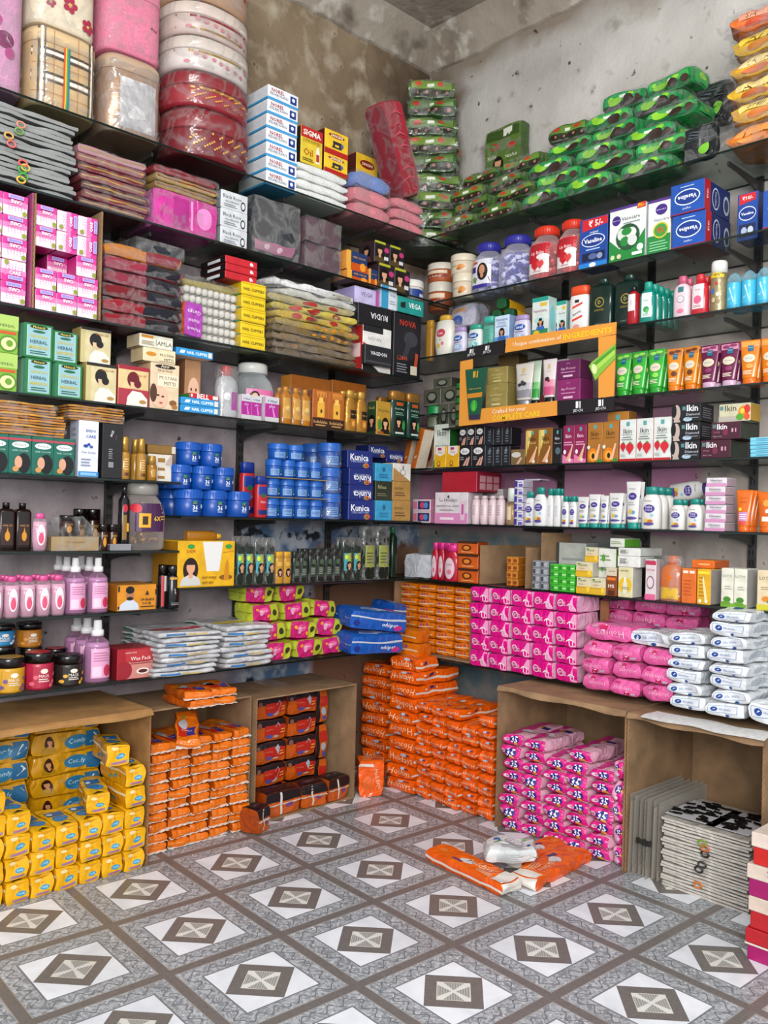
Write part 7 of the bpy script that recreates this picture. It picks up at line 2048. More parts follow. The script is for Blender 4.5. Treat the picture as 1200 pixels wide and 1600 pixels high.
S_rd = SB('#a8192e', '#8a1424', '#b82a3c', r='#861c30', R=[('r', .1, .1, .9, .85, '#9a3a48')]+[('r', .12+.27*i, .14+.36*j, .34+.27*i, .44+.36*j, '#b88a90') for i in range(3) for j in range(2)])
boxes('R', zt, 690, 744, 737, .15, S_rd, 'red_carton', 'plain red carton lying on the hair removal cream box', df=.287)
S_cv = dict(prof='oval', dr=.9, body='#d4c0c4:satin', cap='#c8b4b8:satin', zone=(.2, .8, .6), label=[('lines', .2, .8, .2, .8, 5, '#b09aa4')])
bottles('R', z6, 733, 784, 774, S_cv, 'toner_flask', 'pale pink curved bottle with no visible neck', cols=4, df=.287, group='pale pink curved bottles')
boxes('R', z6+.10, 735, 785, 764, .05, SB('#b8b4b4', '#a09c9c', '#c4c0c0', F=[('lines', .1, .9, .3, .8, 3, '#8a8a8a')]), 'cream_carton', 'grey white carton lying behind the curved bottles', df=.16)
bottles('R', z6, 785, 802, 762, dict(prof='pump', dr=1, body='#c8b494:clear', cap='#cfd4cc:satin', zone=(.1, .6, .6), label=[('r', .2, .1, .8, .8, '#d0c0a0')], fill='#c8ac80:gloss', level=.55), 'massage_oil_bottle', 'amber tinted oil bottle with a white cap', df=.29)
S_hb = SB('#d4d4dc', '#a8a4b8', '#dcdce4', r='#b0a8b8', F=[('r', 0, .1, .34, .9, '#4a3a94'), ('r', .5, .1, 1, .5, '#6a5aa8'), ('lines', .4, .95, .6, .85, 1, '#8a86a8')])
zt = boxes('R', z6, 802, 815, 750, .06, S_hb, 'baby_soap_box', 'small purple and white soap box', rows=6, df=.289, group='purple and white soap boxes')[2]
boxes('R', zt, 809, 843, 748, .06, SB('#c0bcc8', '#a8a4b0', '#c8c4d0', F=[('r', 0, .1, .3, .9, '#4a3a94')]), 'baby_soap_box', 'long purple and white box lying on the soap boxes', df=.24)
hl = [('t', 'Himalaya', .4, .84, .5, '#6a6a74'), ('e', .5, .60, .36, .13, '#4a3a8c'), ('t', 'baby', .5, .64, .44, '#dcd8ec'), ('t', 'lotion', .5, .56, .44, '#dcd8ec'), ('e', .36, .22, .16, .06, '#d8c03a'), ('e', .60, .2, .18, .06, '#b8763a'), ('e', .5, .12, .34, .05, '#5a4a94'), ('e', .7, .4, .1, .04, '#8ac0dc')]
S_hl = dict(prof='lotion', dr=.55, body='#d8d8d8:satin', cap='#1f8a80:satin', zone=(.04, .78, .84), label=hl)
S_hn = dict(S_hl, label=[('lines', .3, .7, .3, .7, 5, '#c0c0c4')])
bottles('R', z6, 816, 833, 768, S_hl, 'baby_lotion_bottle', 'white baby lotion bottle half hidden by the larger one', df=.27)
bottles('R', z6, 830, 850, 761, S_hl, 'baby_lotion_bottle', 'larger white baby lotion bottle with a teal cap', df=.291)
bottles('R', z6, 851, 874, 763, S_hn, 'baby_lotion_bottle', 'white baby bottle turned sideways', cols=2, df=.28, back=1, group='sideways baby bottles')
bottles('R', z6, 875, 899, 775, S_hl, 'baby_lotion_bottle', 'small white baby lotion bottle beside the tubes', cols=2, df=.289, back=1, group='small baby lotion bottles')
S_ht = dict(prof='tube', dr=.42, body='#d6d6d4:satin', cap='#1f9288:satin', zone=(.18, .95, .9), label=[('t', 'Himalaya', .45, .86, .5, '#6a6a74'), ('e', .5, .66, .32, .1, '#4a3a8c'), ('t', 'baby', .5, .66, .34, '#dcd8ec'), ('lines', .2, .7, .4, .52, 2, '#a8a8b0'), ('e', .45, .24, .16, .06, '#d8b83a'), ('e', .65, .22, .12, .05, '#5a9ac0'), ('e', .5, .06, .4, .04, '#5a4a94')])
for a, b, tp, lb in ((899, 917, 776, 'white baby cream tube with a teal cap beside the bottles'), (917, 935, 772, 'white baby cream tube with a teal cap, second of the row'), (935, 948, 774, 'narrow white baby cream tube with a teal cap'), (948, 971, 770, 'white baby cream tube with a teal cap beside the tall one'), (974, 997, 752, 'tall white baby cream tube turned sideways')):
    bottles('R', z6, a, b, tp, S_ht, 'baby_cream_tube', lb, 'tube', df=.29, back=1, group='tubes '+str(a))
S_hp = dict(prof='lotion', dr=.6, body='#d8d6d2:satin', cap='#1f8a80:satin', zone=(.04, .78, .8), label=hl)
bottles('R', z6, 998, 1028, 760, S_hp, 'baby_powder_bottle', 'large white baby powder bottle', df=.292, back=2)
bottles('R', z6, 1043, 1067, 780, S_hp, 'baby_powder_bottle', 'small white baby powder bottle beside the large one', df=.292, back=1)
bottles('R', z6, 1069, 1094, 779, S_hp, 'baby_powder_bottle', 'small white baby powder bottle beside the pink box stack', df=.292, back=1)
pb = bottle_proto('baby_powder_bottle', 'bottle', .06, .04, .135, dict(S_hp, cap='#5a4a94:satin'))
place(pb, 'white baby bottle with a purple cap lying on the small ones', W('R', U('R', 1040, z6+.1, .2), .16, z6+.118), 0, ry=1.45)
S_hbx = SB('#d2ccd2', '#b8a8b4', '#dcd6dc', r='#b09aa4', F=[('r', 0, 0, 1, .36, '#c890b4'), ('t', 'Himalaya', .5, .66, .56, '#4a4450'), ('lines', .3, .8, .42, .5, 1, '#9a8a9a')])
boxes('R', z6, 1100, 1132, 746, .07, S_hbx, 'baby_soap_carton', 'pink and white soap carton in the stack beside the orange tubes', rows=6, df=.293, jit=2)
S_ot = dict(prof='tube', dr=.5, body='#d8701e:gloss', cap='#d86a1a:gloss', zone=(.14, .97, .86), label=[('t', 'LOTUS', .5, .80, .6, '#b85a14'), ('lines', .25, .75, .66, .72, 1, '#b85a14'), ('r', .2, .14, .8, .40, '#c08ab8'), ('e', .3, .48, .12, .05, '#e8d04a'), ('lines', .25, .75, .18, .36, 3, '#f0e0ec'), ('r', .25, .04, .75, .12, '#d8484a')])
bottles('R', z6, 1146, 1172, 765, S_ot, 'sunscreen_tube', 'orange sunscreen tube with a lilac label', 'tube', df=.292, back=2)
S_ot2 = dict(S_ot, label=[('e', .5, .7, .2, .1, '#e8a04a'), ('p', [(.3, .3), (.7, .3), (.85, .7), (.15, .7)], '#c86018'), ('e', .6, .46, .12, .06, '#f0e8dc'), ('r', .3, .16, .8, .30, '#f0e0d4')])
bottles('R', z6, 1179, 1211, 768, S_ot2, 'sunscreen_tube', 'orange sunscreen tube with a white label at the shelf end', 'tube', df=.292, back=1)

# ------------------------------------------------------------------ seventh shelf
z7 = ZS['R7']
S_wp = dict(c={'F': '#c4c6cc:film', 'R': '#b8bac0:film', 'T': '#d0d2d8:film'}, a=.1, amp=.004, n=(6, 5, 5))
packs('R', z7, 628, 670, 864, .1, S_wp, 'tissue_packet', 'crumpled plain white packet in the corner', 'packet', df=.27)
S_rs = dict(prof='lotion', dr=.6, body='#b0203c:gloss', cap='#d83a8c:satin', zone=(.06, .72, .8), label=[('e', .5, .45, .42, .44, '#d8c0c8'), ('e', .5, .3, .2, .1, '#d87a94'), ('t', 'rose', .5, .6, .44, '#a83a5a')])
bottles('R', z7, 672, 712, 848, S_rs, 'rose_lotion_bottle', 'crimson lotion bottle with a bright pink cap', cols=4, df=.27, back=1)
bottles('R', z7, 690, 712, 851, S_rs, 'rose_lotion_bottle', 'crimson lotion bottle with a large pale label in front', df=.298)
S_of = SB('#c8601e', '#9a4614', '#5a3018', F=[('r', 0, .84, 1, 1, '#4a2c1c'), ('e', .45, .5, .24, .24, '#6a2c14'), ('e', .45, .5, .15, .15, '#d88a3a'), ('lines', .2, .8, .12, .22, 1, '#e8c08a')])
zt = boxes('R', z7, 714, 746, 866, .06, S_of, 'facial_kit_box', 'orange facial kit box beside the crimson bottles', cols=1, rows=2, df=.29)[2]
boxes('R', zt, 714, 746, 846, .06, S_of, 'facial_kit_box', 'orange facial kit box on top of the other two', df=.285)
ca, cb_ = U('R', 749, z7, .295), U('R', 822, z7, .295)
carton('R', ca, cb_, .02, .295, z7, ZH('R', ca, .295, 852), 'small open cardboard carton beside the orange facial boxes', top=False)
boxes('R', z7+.001, 790, 808, 870, .05, SB('#c8802a', '#a86a20', '#d89a4a', F=[('r', .2, .3, .8, .7, '#8a4a1a'), ('lines', .2, .8, .1, .2, 1, '#6a3a14')]), 'kajal_box', 'tiny orange box inside the small carton', cols=2, rows=4, df=.262, group='tiny orange boxes')
carton('R', U('R', 826, z7, .28), U('R', 846, z7, .28), .1, .28, z7, ZH('R', U('R', 835, z7, .28), .28, 832), 'tall narrow cardboard carton beside the silver boxes', top=False, left=False)
boxes('R', z7, 830, 856, 876, .05, SB('#8a8e94', '#6a6e74', '#a0a4aa', F=[('r', .1, .2, .4, .8, '#4a4e54'), ('lines', .5, .9, .2, .8, 3, '#c8ccd0')]), 'lipstick_box', 'small silver box before the narrow carton', cols=2, rows=4, df=.29, group='small silver boxes')
boxes('R', z7+.07, 868, 914, 848, .08, SB('#b8bab4', '#9a9c96', '#c8cac4', F=[('r', .0, .0, .1, 1, '#4a4a4c'), ('lines', .2, .9, .3, .5, 1, '#9a9c9a')]), 'display_box', 'pale grey display box behind the small green boxes', df=.2)
S_gn = SB('#4ab83a', '#3a9a2c', '#6ad05a', F=[('r', .1, .2, .5, .8, '#2f8a2a'), ('lines', .55, .95, .3, .7, 1, '#c8f0b8')])
boxes('R', z7, 858, 897, 882, .05, S_gn, 'lip_balm_box', 'tiny bright green box', cols=3, rows=4, df=.291, group='tiny bright green boxes')
S_ga = SB('#d4ccac', '#b8b4a0', '#dcd8c8', r='#b8b4a4', F=[('t', 'GARNIER', .42, .78, .6, '#4a5a3a'), ('e', .2, .88, .1, .05, '#4a9a3a'), ('r', 0, .0, 1, .34, '#d8b02c'), ('r', 0, .34, 1, .42, '#c89a2c'), ('t', 'VITAMIN C', .4, .56, .5, '#c87a2c'), ('e', .84, .3, .12, .2, '#e8c84a')])
zt = boxes('R', z7, 899, 945, 902, .06, S_ga, 'serum_cream_box', 'white and yellow cream box, bottom row', cols=2, df=.29, group='white and yellow cream boxes')[2]
zt = boxes('R', zt, 899, 925, 878, .06, S_ga, 'serum_cream_box', 'white and yellow cream box on the bottom pair', df=.29)[2]
boxes('R', zt, 913, 934, 855, .06, S_ga, 'serum_cream_box', 'white and yellow cream box at the top of its pile', df=.26)
S_gw = SB('#d8d8d0', '#bcbcb4', '#e0e0d8', r='#6aa03a', F=[('lines', .1, .7, .3, .7, 2, '#8a9a7a'), ('e', .3, .5, .1, .2, '#5a9a3a')])
boxes('R', zt-.015, 934, 962, 857, .08, S_gw, 'cream_carton', 'white carton with a green side lying on the yellow boxes', df=.27)
boxes('R', zt-.05, 933, 958, 871, .08, S_gw, 'cream_carton', 'white carton with a green side below the other one', df=.25)
S_10 = SB('#8a4a1e', '#6a3614', '#c8b8a0', r='#7a4018', F=[('r', 0, .72, 1, 1, '#cfc4b0'), ('t', 'GARNIER', .5, .88, .7, '#4a5a3a'), ('r', .1, .56, .9, .66, '#d87a2c'), ('T', '10%', .5, .36, .6, '#f0e4d4'), ('r', .2, .04, .8, .2, '#5a2a10')])
boxes('R', z7, 946, 963, 887, .05, S_10, 'vitamin_serum_box', 'brown vitamin serum box with a large percentage', df=.292)
S_gs = SB('#d6cfa8', '#bcb8a8', '#dcd8c4', r='#c4c2bc', F=[('t', 'GARNIER', .42, .88, .6, '#4a5a3a'), ('e', .5, .40, .46, .26, '#dcb82c'), ('r', .36, .12, .64, .5, '#d8d8cc'), ('r', .43, .5, .57, .68, '#e4e4dc'), ('lines', .3, .8, .26, .36, 2, '#8a8a80')])
zt = boxes('R', z7, 964, 987, 886, .06, S_gs, 'serum_box', 'white and yellow serum box with a bottle picture', df=.294)[2]
S_sh = SB('#d8d8d4', '#c0c0bc', '#e0e0dc', r='#c8c8c4', F=[('lines', .1, .4, .3, .8, 3, '#5a5a5a'), ('t', 'SHOT', .3, .4, .36, '#8a8a84')])
zt = boxes('R', zt, 964, 1000, 869, .09, S_sh, 'mask_box', 'white box lying on the serum box, lower of two', df=.29)[2]
zt = boxes('R', zt, 965, 1000, 856, .14, S_sh, 'mask_box', 'white box lying on the serum box, upper of two', df=.29)[2]
boxes('R', zt, 952, 975, 841, .1, SB('#d0d4c8', '#b8bcb0', '#d8dcd0', r='#5a9a2c', F=[('lines', .1, .8, .3, .7, 2, '#8a9a7a')]), 'mask_box', 'white and leaf green box on top of the white ones', df=.28)
S_pe = SB('#d8ccd0', '#c8b8bc', '#2f7a4c', r='#b8acb0', F=[('r', 0, .84, 1, .94, '#b83a5a'), ('t', 'NATURE', .5, .96, .7, '#5a8a6a'), ('t', 'DETAN', .5, .72, .8, '#c0486a'), ('e', .5, .42, .36, .16, '#8a6a7a'), ('e', .5, .42, .28, .125, '#d8ccd0'), ('r', 0, 0, 1, .14, '#d86a94')])
boxes('R', z7, 1007, 1024, 872, .05, S_pe, 'detan_box', 'white and pink pack box beside the bagged orange bottle', df=.294)
S_obag = dict(prof='shampoo', dr=.7, body='#d8731e:gloss', cap='#d86a18:satin', zone=(.05, .3, .8), label=[('r', 0, 0, 1, 1, '#d8b03a')], wrap='#ffffff:haze', tail=.01)
bottles('R', z7, 1026, 1062, 868, S_obag, 'bagged_bottle', 'orange bottle in a round crumpled plastic bag', df=.285)
S_ob = SB('#d8722c', '#b85a1e', '#e08a44', r='#c8641e', F=[('r', .1, .86, .45, .94, '#e8d8c8'), ('r', .55, .86, .9, .94, '#e8d8c8'), ('lines', .15, .7, .2, .7, 5, '#c05a1c')])
boxes('R', z7, 1063, 1086, 888, .06, S_ob, 'sunscreen_box', 'plain orange sunscreen box', df=.294)
S_yb2 = SB('#d8aa22', '#b88a1a', '#e0b83a', r='#a8a4a0', F=[('r', .08, .86, .9, .94, '#e8d03a'), ('lines', .15, .6, .2, .8, 6, '#b8801c'), ('p', [(.6, .1), (.8, .1), (.5, .8), (.4, .7)], '#e8d8a8'), ('e', .25, .1, .1, .05, '#f0f0e8'), ('e', .7, .1, .1, .05, '#f0f0e8')])
zt = boxes('R', z7, 1087, 1109, 889, .09, S_yb2, 'sunscreen_box', 'yellow sunscreen box beside the plain orange one', df=.294)[2]
boxes('R', zt, 1080, 1116, 875, .1, SB('#d86e1c', '#b85a16', '#e08a3c', r='#c05c18', F=[('lines', .3, .8, .3, .7, 1, '#e8b47a')]), 'sunscreen_box', 'orange box lying on the yellow sunscreen box', df=.26)
S_lo = SB('#d8d6c8', '#b8b6ac', '#e0ded4', r='#a8a8a4', F=[('t', 'LOTUS', .5, .80, .74, '#6a6a5a'), ('lines', .3, .8, .44, .56, 2, '#a8a8a0'), ('e', .5, .2, .3, .07, '#4a8a2c'), ('r', 0, .0, 1, .10, '#7aa83a'), ('e', .4, .1, .4, .05, '#6a9a34')])
boxes('R', z7, 1125, 1166, 888, .08, S_lo, 'leaf_cream_box', 'tall white box with a green leaf picture', cols=2, df=.295)
S_lo2 = SB('#d8c8a8', '#b8a88c', '#e0d4bc', r='#a89c88', F=[('t', 'LOTUS', .5, .80, .74, '#6a6a5a'), ('lines', .2, .8, .5, .6, 2, '#a89a84'), ('e', .5, .28, .24, .07, '#d8862c'), ('r', 0, .0, 1, .14, '#c8c03a'), ('e', .62, .22, .1, .04, '#5a9a3a')])
boxes('R', z7, 1181, 1212, 891, .08, S_lo2, 'leaf_cream_box', 'tall cream box with an orange fruit picture', df=.296)

# ------------------------------------------------------------------ lowest right shelf: pad packs
z8 = ZS['R8']
S_op = dict(c={'F': '#de7c1a:film', 'R': '#d06e12:film', 'T': '#e28626:film'}, a=.10, amp=.0014, n=(8, 5, 4), F=[('r', .06, .40, .94, .52, '#dcc8a8'), ('e', .2, .72, .05, .16, '#8a5a9a'), ('e', .36, .72, .05, .16, '#b8442c'), ('e', .54, .72, .05, .16, '#8a5a9a')])
u0, u1 = U('R', 617, z8+.006, .285), U('R', 733, z8+.006, .285)
ztc = ZS['R7']-.016
carton('R', u0-.008, u1+.008, .03, .29, z8, ztc, 'cardboard carton packed with orange pad packs on the lowest shelf', top=False, bottom=True, t=.005)
nw = (u1-u0)/4
hh = (ztc-z8-.012)/9
for r in range(9):
    for c in range(4):
        p = pack_proto('orange_pad_pack', 'pack', nw-.003, .2, hh-.0004, S_op, (r+c) % 3)
        place(p, cell('orange pad pack in the carton', 'R', r, 9, c, 4), W('R', u0+(c+.5)*nw, .165+rnd.uniform(-.004, .004), z8+.006+r*hh), rnd.uniform(-.02, .02), 'orange pads in the shelf carton')
for k, (px, py, lb) in enumerate(((640, 1004, 'loose orange pad pack before the shelf carton, lower of two'), (636, 983, 'loose orange pad pack before the shelf carton, upper of two'))):
    p = pack_proto('orange_pad_pack', 'pack', .16, .07, .05, S_op, k)
    place(p, lb, W('R', U('R', px, z8, .34), .335, z8+.004+k*.052), .06)
S_pm = dict(c={'F': '#dc168c:film', 'R': '#ecb2d0:film', 'T': '#d85aa4:film', 'L': '#a81468:film'}, a=.09, amp=.0015, n=(8, 6, 5),
            F=[('p', [(.70, .03), (.97, .03), (.97, .97), (.84, .97), (.72, .6)], '#eeaacf'), ('e', .22, .5, .15, .22, '#eccddd'), ('e', .22, .5, .11, .16, '#b8307c'), ('t', 'girl', .22, .52, .16, '#f0dce6'), ('lines', .34, .5, .3, .6, 3, '#e8b8d0'), ('p', [(.56, .30), (.70, .44), (.90, .36), (.90, .40), (.70, .52), (.60, .42)], '#f0e4ea'), ('p', [(.68, .1), (.72, .1), (.72, .44), (.68, .44)], '#f0e4ea'), ('p', [(.84, .12), (.87, .12), (.88, .38), (.84, .38)], '#f0e4ea')],
            R=[('r', .05, .1, .3, .9, '#e4b4cc')])
packs('R', z8, 731, 901, 922, .13, S_pm, 'magenta_pad_pack', 'magenta pad pack with a pale end', cols=5, rows=5, df=.315, group='wall of magenta pad packs')
S_ph = dict(c={'F': '#e069a6:film', 'R': '#d85e9c:film', 'T': '#e686b5:film', 'L': '#b83a7c:film'}, a=.20, amp=.0028, n=(10, 7, 5),
            F=[('t', 'Holidays', .45, .50, .62, '#e8b4cc'), ('r', .52, .06, .68, .30, '#c01a5c'), ('T', '7', .60, .18, .08, '#f0e0e8'), ('r', .72, .08, .86, .24, '#c8b4c4'), ('lines', .12, .36, .76, .92, 2, '#b81c64')], T=[('t', 'Holidays', .5, .5, .5, '#e8c0d4'), ('r', .15, .15, .4, .4, '#b81c64')])
S_ph2 = dict(S_ph, F=[(e[0], e[1], 1-e[2], 1-e[3], e[4], e[5], 180) if e[0] in 'tT' else (('r', 1-e[3], 1-e[4], 1-e[1], 1-e[2], e[5]) if e[0] == 'r' else e) for e in S_ph['F']])
u0, u1 = U('R', 906, z8, .375), U('R', 1050, z8, .375)
zt = ZH('R', (u0+u1)/2, .375, 1007)
for r in range(3):
    for c in range(3):
        w_, h_ = (u1-u0)/3, (zt-z8)/3
        p = pack_proto('pink_pad_pack', 'pack', w_-.002, .2, h_-.0005, S_ph if (r+c) % 2 else S_ph2, (r*2+c) % 3)
        place(p, cell('soft pink pad pack in the front block', 'R', r, 3, c, 3), W('R', u0+(c+.5)*w_, .275+rnd.uniform(-.006, .006), z8+r*h_), rnd.uniform(-.05, .05), 'front block of soft pink pads')
p = pack_proto('pink_pad_pack', 'pack', (u1-u0)*.52, .17, .055, S_ph2, 4)
place(p, 'soft pink pad pack lying across the front block beside the magenta wall', W('R', u0+(u1-u0)*.28, .275, zt+.001), .05)
u2, u3 = U('R', 935, z8, .16), U('R', 1090, z8, .16)
for r in range(6):
    for c in range(3):
        if r < 2:
            continue
        w_, h_ = (u3-u2)/3, (ZH('R', (u2+u3)/2, .16, 934)-z8)/6
        p = pack_proto('pink_pad_pack', 'pack', w_-.002, .1, h_-.0005, S_ph if (r+c) % 2 else S_ph2, (r*2+c) % 3)
        place(p, cell('soft pink pad pack in the rear block', 'R', r, 6, c, 3), W('R', u2+(c+.5)*w_, .105, z8+r*h_), rnd.uniform(-.06, .06), 'rear block of soft pink pads')
for c in range(3):
    for r in range(2):
        w_, h_ = (u3-u2)/3, (ZH('R', (u2+u3)/2, .16, 934)-z8)/6
        p = pack_proto('pink_pad_pack', 'pack', w_-.002, .1, h_-.0005, S_ph, c % 3)
        place(p, cell('soft pink pad pack in the rear block', 'R', r, 6, c, 3), W('R', u2+(c+.5)*w_, .105, z8+r*h_), 0, 'rear block of soft pink pads')
S_ww = dict(c={'F': '#e0e3e6:film', 'R': '#d2d6da:film', 'T': '#e4e7ea:film', 'L': '#bcc0c4:film'}, a=.16, amp=.0026, n=(9, 7, 4),
            F=[('r', .06, .28, .86, .86, '#8ea4c0'), ('r', .075, .32, .845, .82, '#d8dce2'), ('e', .22, .57, .085, .2, '#1f4a94'), ('p', [(.18, .5), (.27, .62), (.22, .64)], '#d8e0ec'), ('t', 'life smile', .52, .57, .34, '#7a90b4'), ('e', .62, .12, .05, .1, '#1f4a94')], T=[('e', .3, .5, .1, .14, '#1f4a94'), ('t', 'life smile', .6, .5, .3, '#8a9cbc'), ('r', .7, .05, .9, .15, '#b8c0c8')], R=[('lines', .2, .8, .3, .8, 4, '#9aa4ae')])
for px0, px1, top, n_, df, nm in ((1041, 1101, 988, 6, .40, 'beside the pink block'), (1102, 1166, 953, 8, .405, 'in the tallest pile')):
    u0, u1 = U('R', px0, z8, df), U('R', px1, z8, df)
    zt = ZH('R', (u0+u1)/2, df, top)
    h = (zt-z8)/n_
    for i in range(n_):
        hi = h*(1.12 if i % 2 == 0 else .88)
        zb = z8+h*(i if i % 2 == 0 else i+.12)
        p = pack_proto('white_wipe_pack', 'pack', (u1-u0)*(1-.03*(i % 3)), .2, hi-.0005, S_ww, i % 4)
        place(p, nth('white pad pack with blue emblem '+nm, i, n_), W('R', (u0+u1)/2+rnd.uniform(-.008, .008), df-.10+rnd.uniform(-.008, .008), zb), rnd.uniform(-.06, .06), 'white packs '+nm)
u0, u1 = U('R', 1168, z8, .41), U('R', 1240, z8, .41)
place(pack_proto('white_wipe_pack', 'pack', u1-u0, .19, .06, S_ww, 2), 'white pad pack with blue emblem at the shelf end, in front', W('R', (u0+u1)/2, .315, z8), -.05)
u0, u1 = U('R', 1160, z8, .2), U('R', 1250, z8, .2)
zt = ZH('R', u0, .2, 955)
for i in range(7):
    h = (zt-z8)/7
    place(pack_proto('white_wipe_pack', 'pack', u1-u0, .15, h-.0005, S_ww, i % 4), nth('white pad pack with blue emblem in the rear pile', i, 7), W('R', (u0+u1)/2, .105, z8+i*h), rnd.uniform(-.05, .05), 'white packs in the rear pile')
wd, hh = size_at('R', 1005, 997, .34, 74, 30)
place(pack_proto('white_wipe_pack', 'pack', wd, .15, .045, S_ww, 1), 'white pad pack with blue emblem lying on the soft pink block', W('R', U('R', 1033, .66, .3), .285, ZH('R', U('R', 978, z8, .375), .375, 1007)+.002), -.18, None)

# ------------------------------------------------------------------ FLOOR, left: carton of yellow packs
S_yp = dict(c={'F': '#ecb416:film', 'R': '#e2a812:film', 'T': '#ecba20:film', 'L': '#d89c14:film'}, a=.09, amp=.0022, n=(8, 8, 6),
            F=[('e', .60, .42, .22, .12, '#3f9cc0'), ('t', 'Comfy', .60, .42, .3, '#d8ecf2'), ('r', .22, .10, .88, .22, '#9a92a0'), ('r', .3, .13, .8, .19, '#b46a8c'), ('e', .3, .82, .14, .1, '#ecd9a0'), ('e', .5, .66, .06, .05, '#e08a2c'), ('p', [(.06, .95), (.94, .95), (.5, .86)], '#cf9612')],
            T=[('e', .5, .34, .34, .14, '#2f86c0'), ('t', 'Comfy', .5, .34, .44, '#cfe6f4'), ('r', .15, .52, .85, .75, '#2a74b0'), ('p', [(.2, .03), (.8, .03), (.5, .12)], '#3a2a14'), ('e', .3, .62, .12, .06, '#cfe0ec')],
            L=[('r', .0, .64, 1, .76, '#e6dcb8'), ('e', .6, .35, .05, .12, '#4a9aa8'), ('e', .75, .4, .04, .1, '#c8783a'), ('e', .4, .3, .05, .1, '#4a9aa8')])
S_yl = dict(c={'F': '#d09c18:film', 'R': '#d89e14:film', 'T': '#dcab22:film'}, a=.08, amp=.002, n=(10, 6, 5),
            F=[('e', .64, .5, .19, .34, '#2f7fa8'), ('t', 'Comfy', .64, .5, .26, '#c8dfe8'), ('r', .78, .1, .98, .9, '#2a719c'), ('p', [(.84, .3), (.96, .6), (.9, .8), (.86, .6)], '#d8e0e4'), ('woman', .22, .08, .84, '#3a1a12', '#c8926a', '#b08a1c'), ('e', .42, .7, .05, .12, '#b8902c')])
z0 = 0.0
dfy = .372
pw = .0672
ucol = U('L', 229, .05, dfy)
carton('L', -2.35, ucol+.012, .02, .358, 0, ZH('L', ucol, .36, 1108), 'large cardboard carton of yellow pad packs', col='#a9804e', bottom=False, flap=.012)
ph = .0605
heights = [5, 3, 3, 3, 3, 4, 5, 5]
for c, n_ in enumerate(heights):
    for r in range(n_):
        p = pack_proto('yellow_pad_pack', 'pack', pw-.001, .16, ph-.0004, S_yp, (c*3+r) % 4)
        place(p, cell('yellow pad pack with blue oval', 'L', r, 6, len(heights)-1-c, len(heights)), W('L', ucol-.004-(c+.5)*pw, dfy-.08+rnd.uniform(-.004, .003), r*ph), ROT['L']+rnd.uniform(-.03, .03), 'yellow pad packs in the carton')
p = pack_proto('yellow_pad_pack', 'pack', pw, .18, ph, S_yp, 2)
place(p, 'yellow pad pack lying askew on the lower columns', W('L', ucol-.004-1.75*pw, .275, 3*ph+.001), ROT['L']-.32)
place(pack_proto('yellow_pad_pack', 'pack', pw, .16, ph, S_yp, 1), 'yellow pad pack lying askew on the end column', W('L', ucol-.012-.85*pw, .27, 5*ph+.001), ROT['L']-.2)
for r in range(7):
    for c in range(3):
        p = pack_proto('yellow_pad_pack', 'pack', .215, .10, .0625, S_yl, (r+c) % 3)
        place(p, cell('yellow pad pack with a woman picture', 'L', r, 7, 2-c, 3), W('L', ucol-.012-.135-(c+.0)*.218, .10, r*.0625), ROT['L']+rnd.uniform(-.012, .012), 'yellow packs at the back of the carton')

# carton of orange packs with white edges
S_ow2 = dict(c={'F': '#e07818:film', 'R': '#d87014:film', 'T': '#e47c1e:film', 'L': '#bc5c10:film'}, a=.14, amp=.0026, n=(9, 8, 4), seal='#dcd3c8:film', sealz=.20, seallen=.012,
             F=[('r', .10, .04, .22, .14, '#7a9a2c'), ('r', .46, .04, .66, .14, '#4a3a7a'), ('lines', .3, .7, .5, .7, 1, '#e0a060')],
             T=[('r', .1, .12, .55, .55, '#c0301c'), ('r', .56, .12, .9, .4, '#3a3a8c'), ('e', .36, .5, .2, .16, '#b8bcc0'), ('T', 'XXL', .72, .26, .2, '#e4e4f0'), ('t', 'Holidays', .45, .3, .4, '#f0d8c8'), ('r', .2, .7, .4, .8, '#8a9a3a')])
ua, ub = U('L', 230, .05, .31), U('L', 391, .05, .31)
zt = ZH('L', (ua+ub)/2, .31, 1150)
carton('L', ucol+.014, ub+.012, .02, .285, 0, ZH('L', ub, .29, 1088), 'cardboard carton of orange packs with white edges', left=False, bottom=False)
n_ = 11
for r in range(n_):
    for c in range(5):
        w_, h_ = (ub-ua)/5, (zt-.002)/n_
        p = pack_proto('orange_flat_pack', 'pack', w_-.001, .2, h_-.0004, S_ow2, (r*2+c) % 5)
        place(p, cell('flat orange pad pack with white edge', 'L', r, n_, c, 5), W('L', ua+(c+.5)*w_, .205+rnd.uniform(-.008, .006), r*h_), ROT['L']+rnd.uniform(-.05, .05), 'flat orange packs with white edges')
p = pack_proto('orange_flat_pack', 'pack', .075, .19, .03, S_ow2, 1)
place(p, 'flat orange pad pack sliding off the top of the stack', W('L', U('L', 296, zt, .3), .285, zt+.012), ROT['L']-.5, rx=.30)
zc2 = ZH('L', ub, .29, 1088)
for k in range(4):
    p = pack_proto('orange_flat_pack', 'pack', .10, .17, .026, S_ow2, k)
    place(p, cell('flat orange pad pack under the garment packs', 'L', k//2, 2, k % 2, 2), W('L', U('L', 318+36*(k % 2), zc2, .36), .27, zc2+.002+(k//2)*.027), ROT['L']+rnd.uniform(-.1, .1)-.06, 'flat orange packs under the garments')

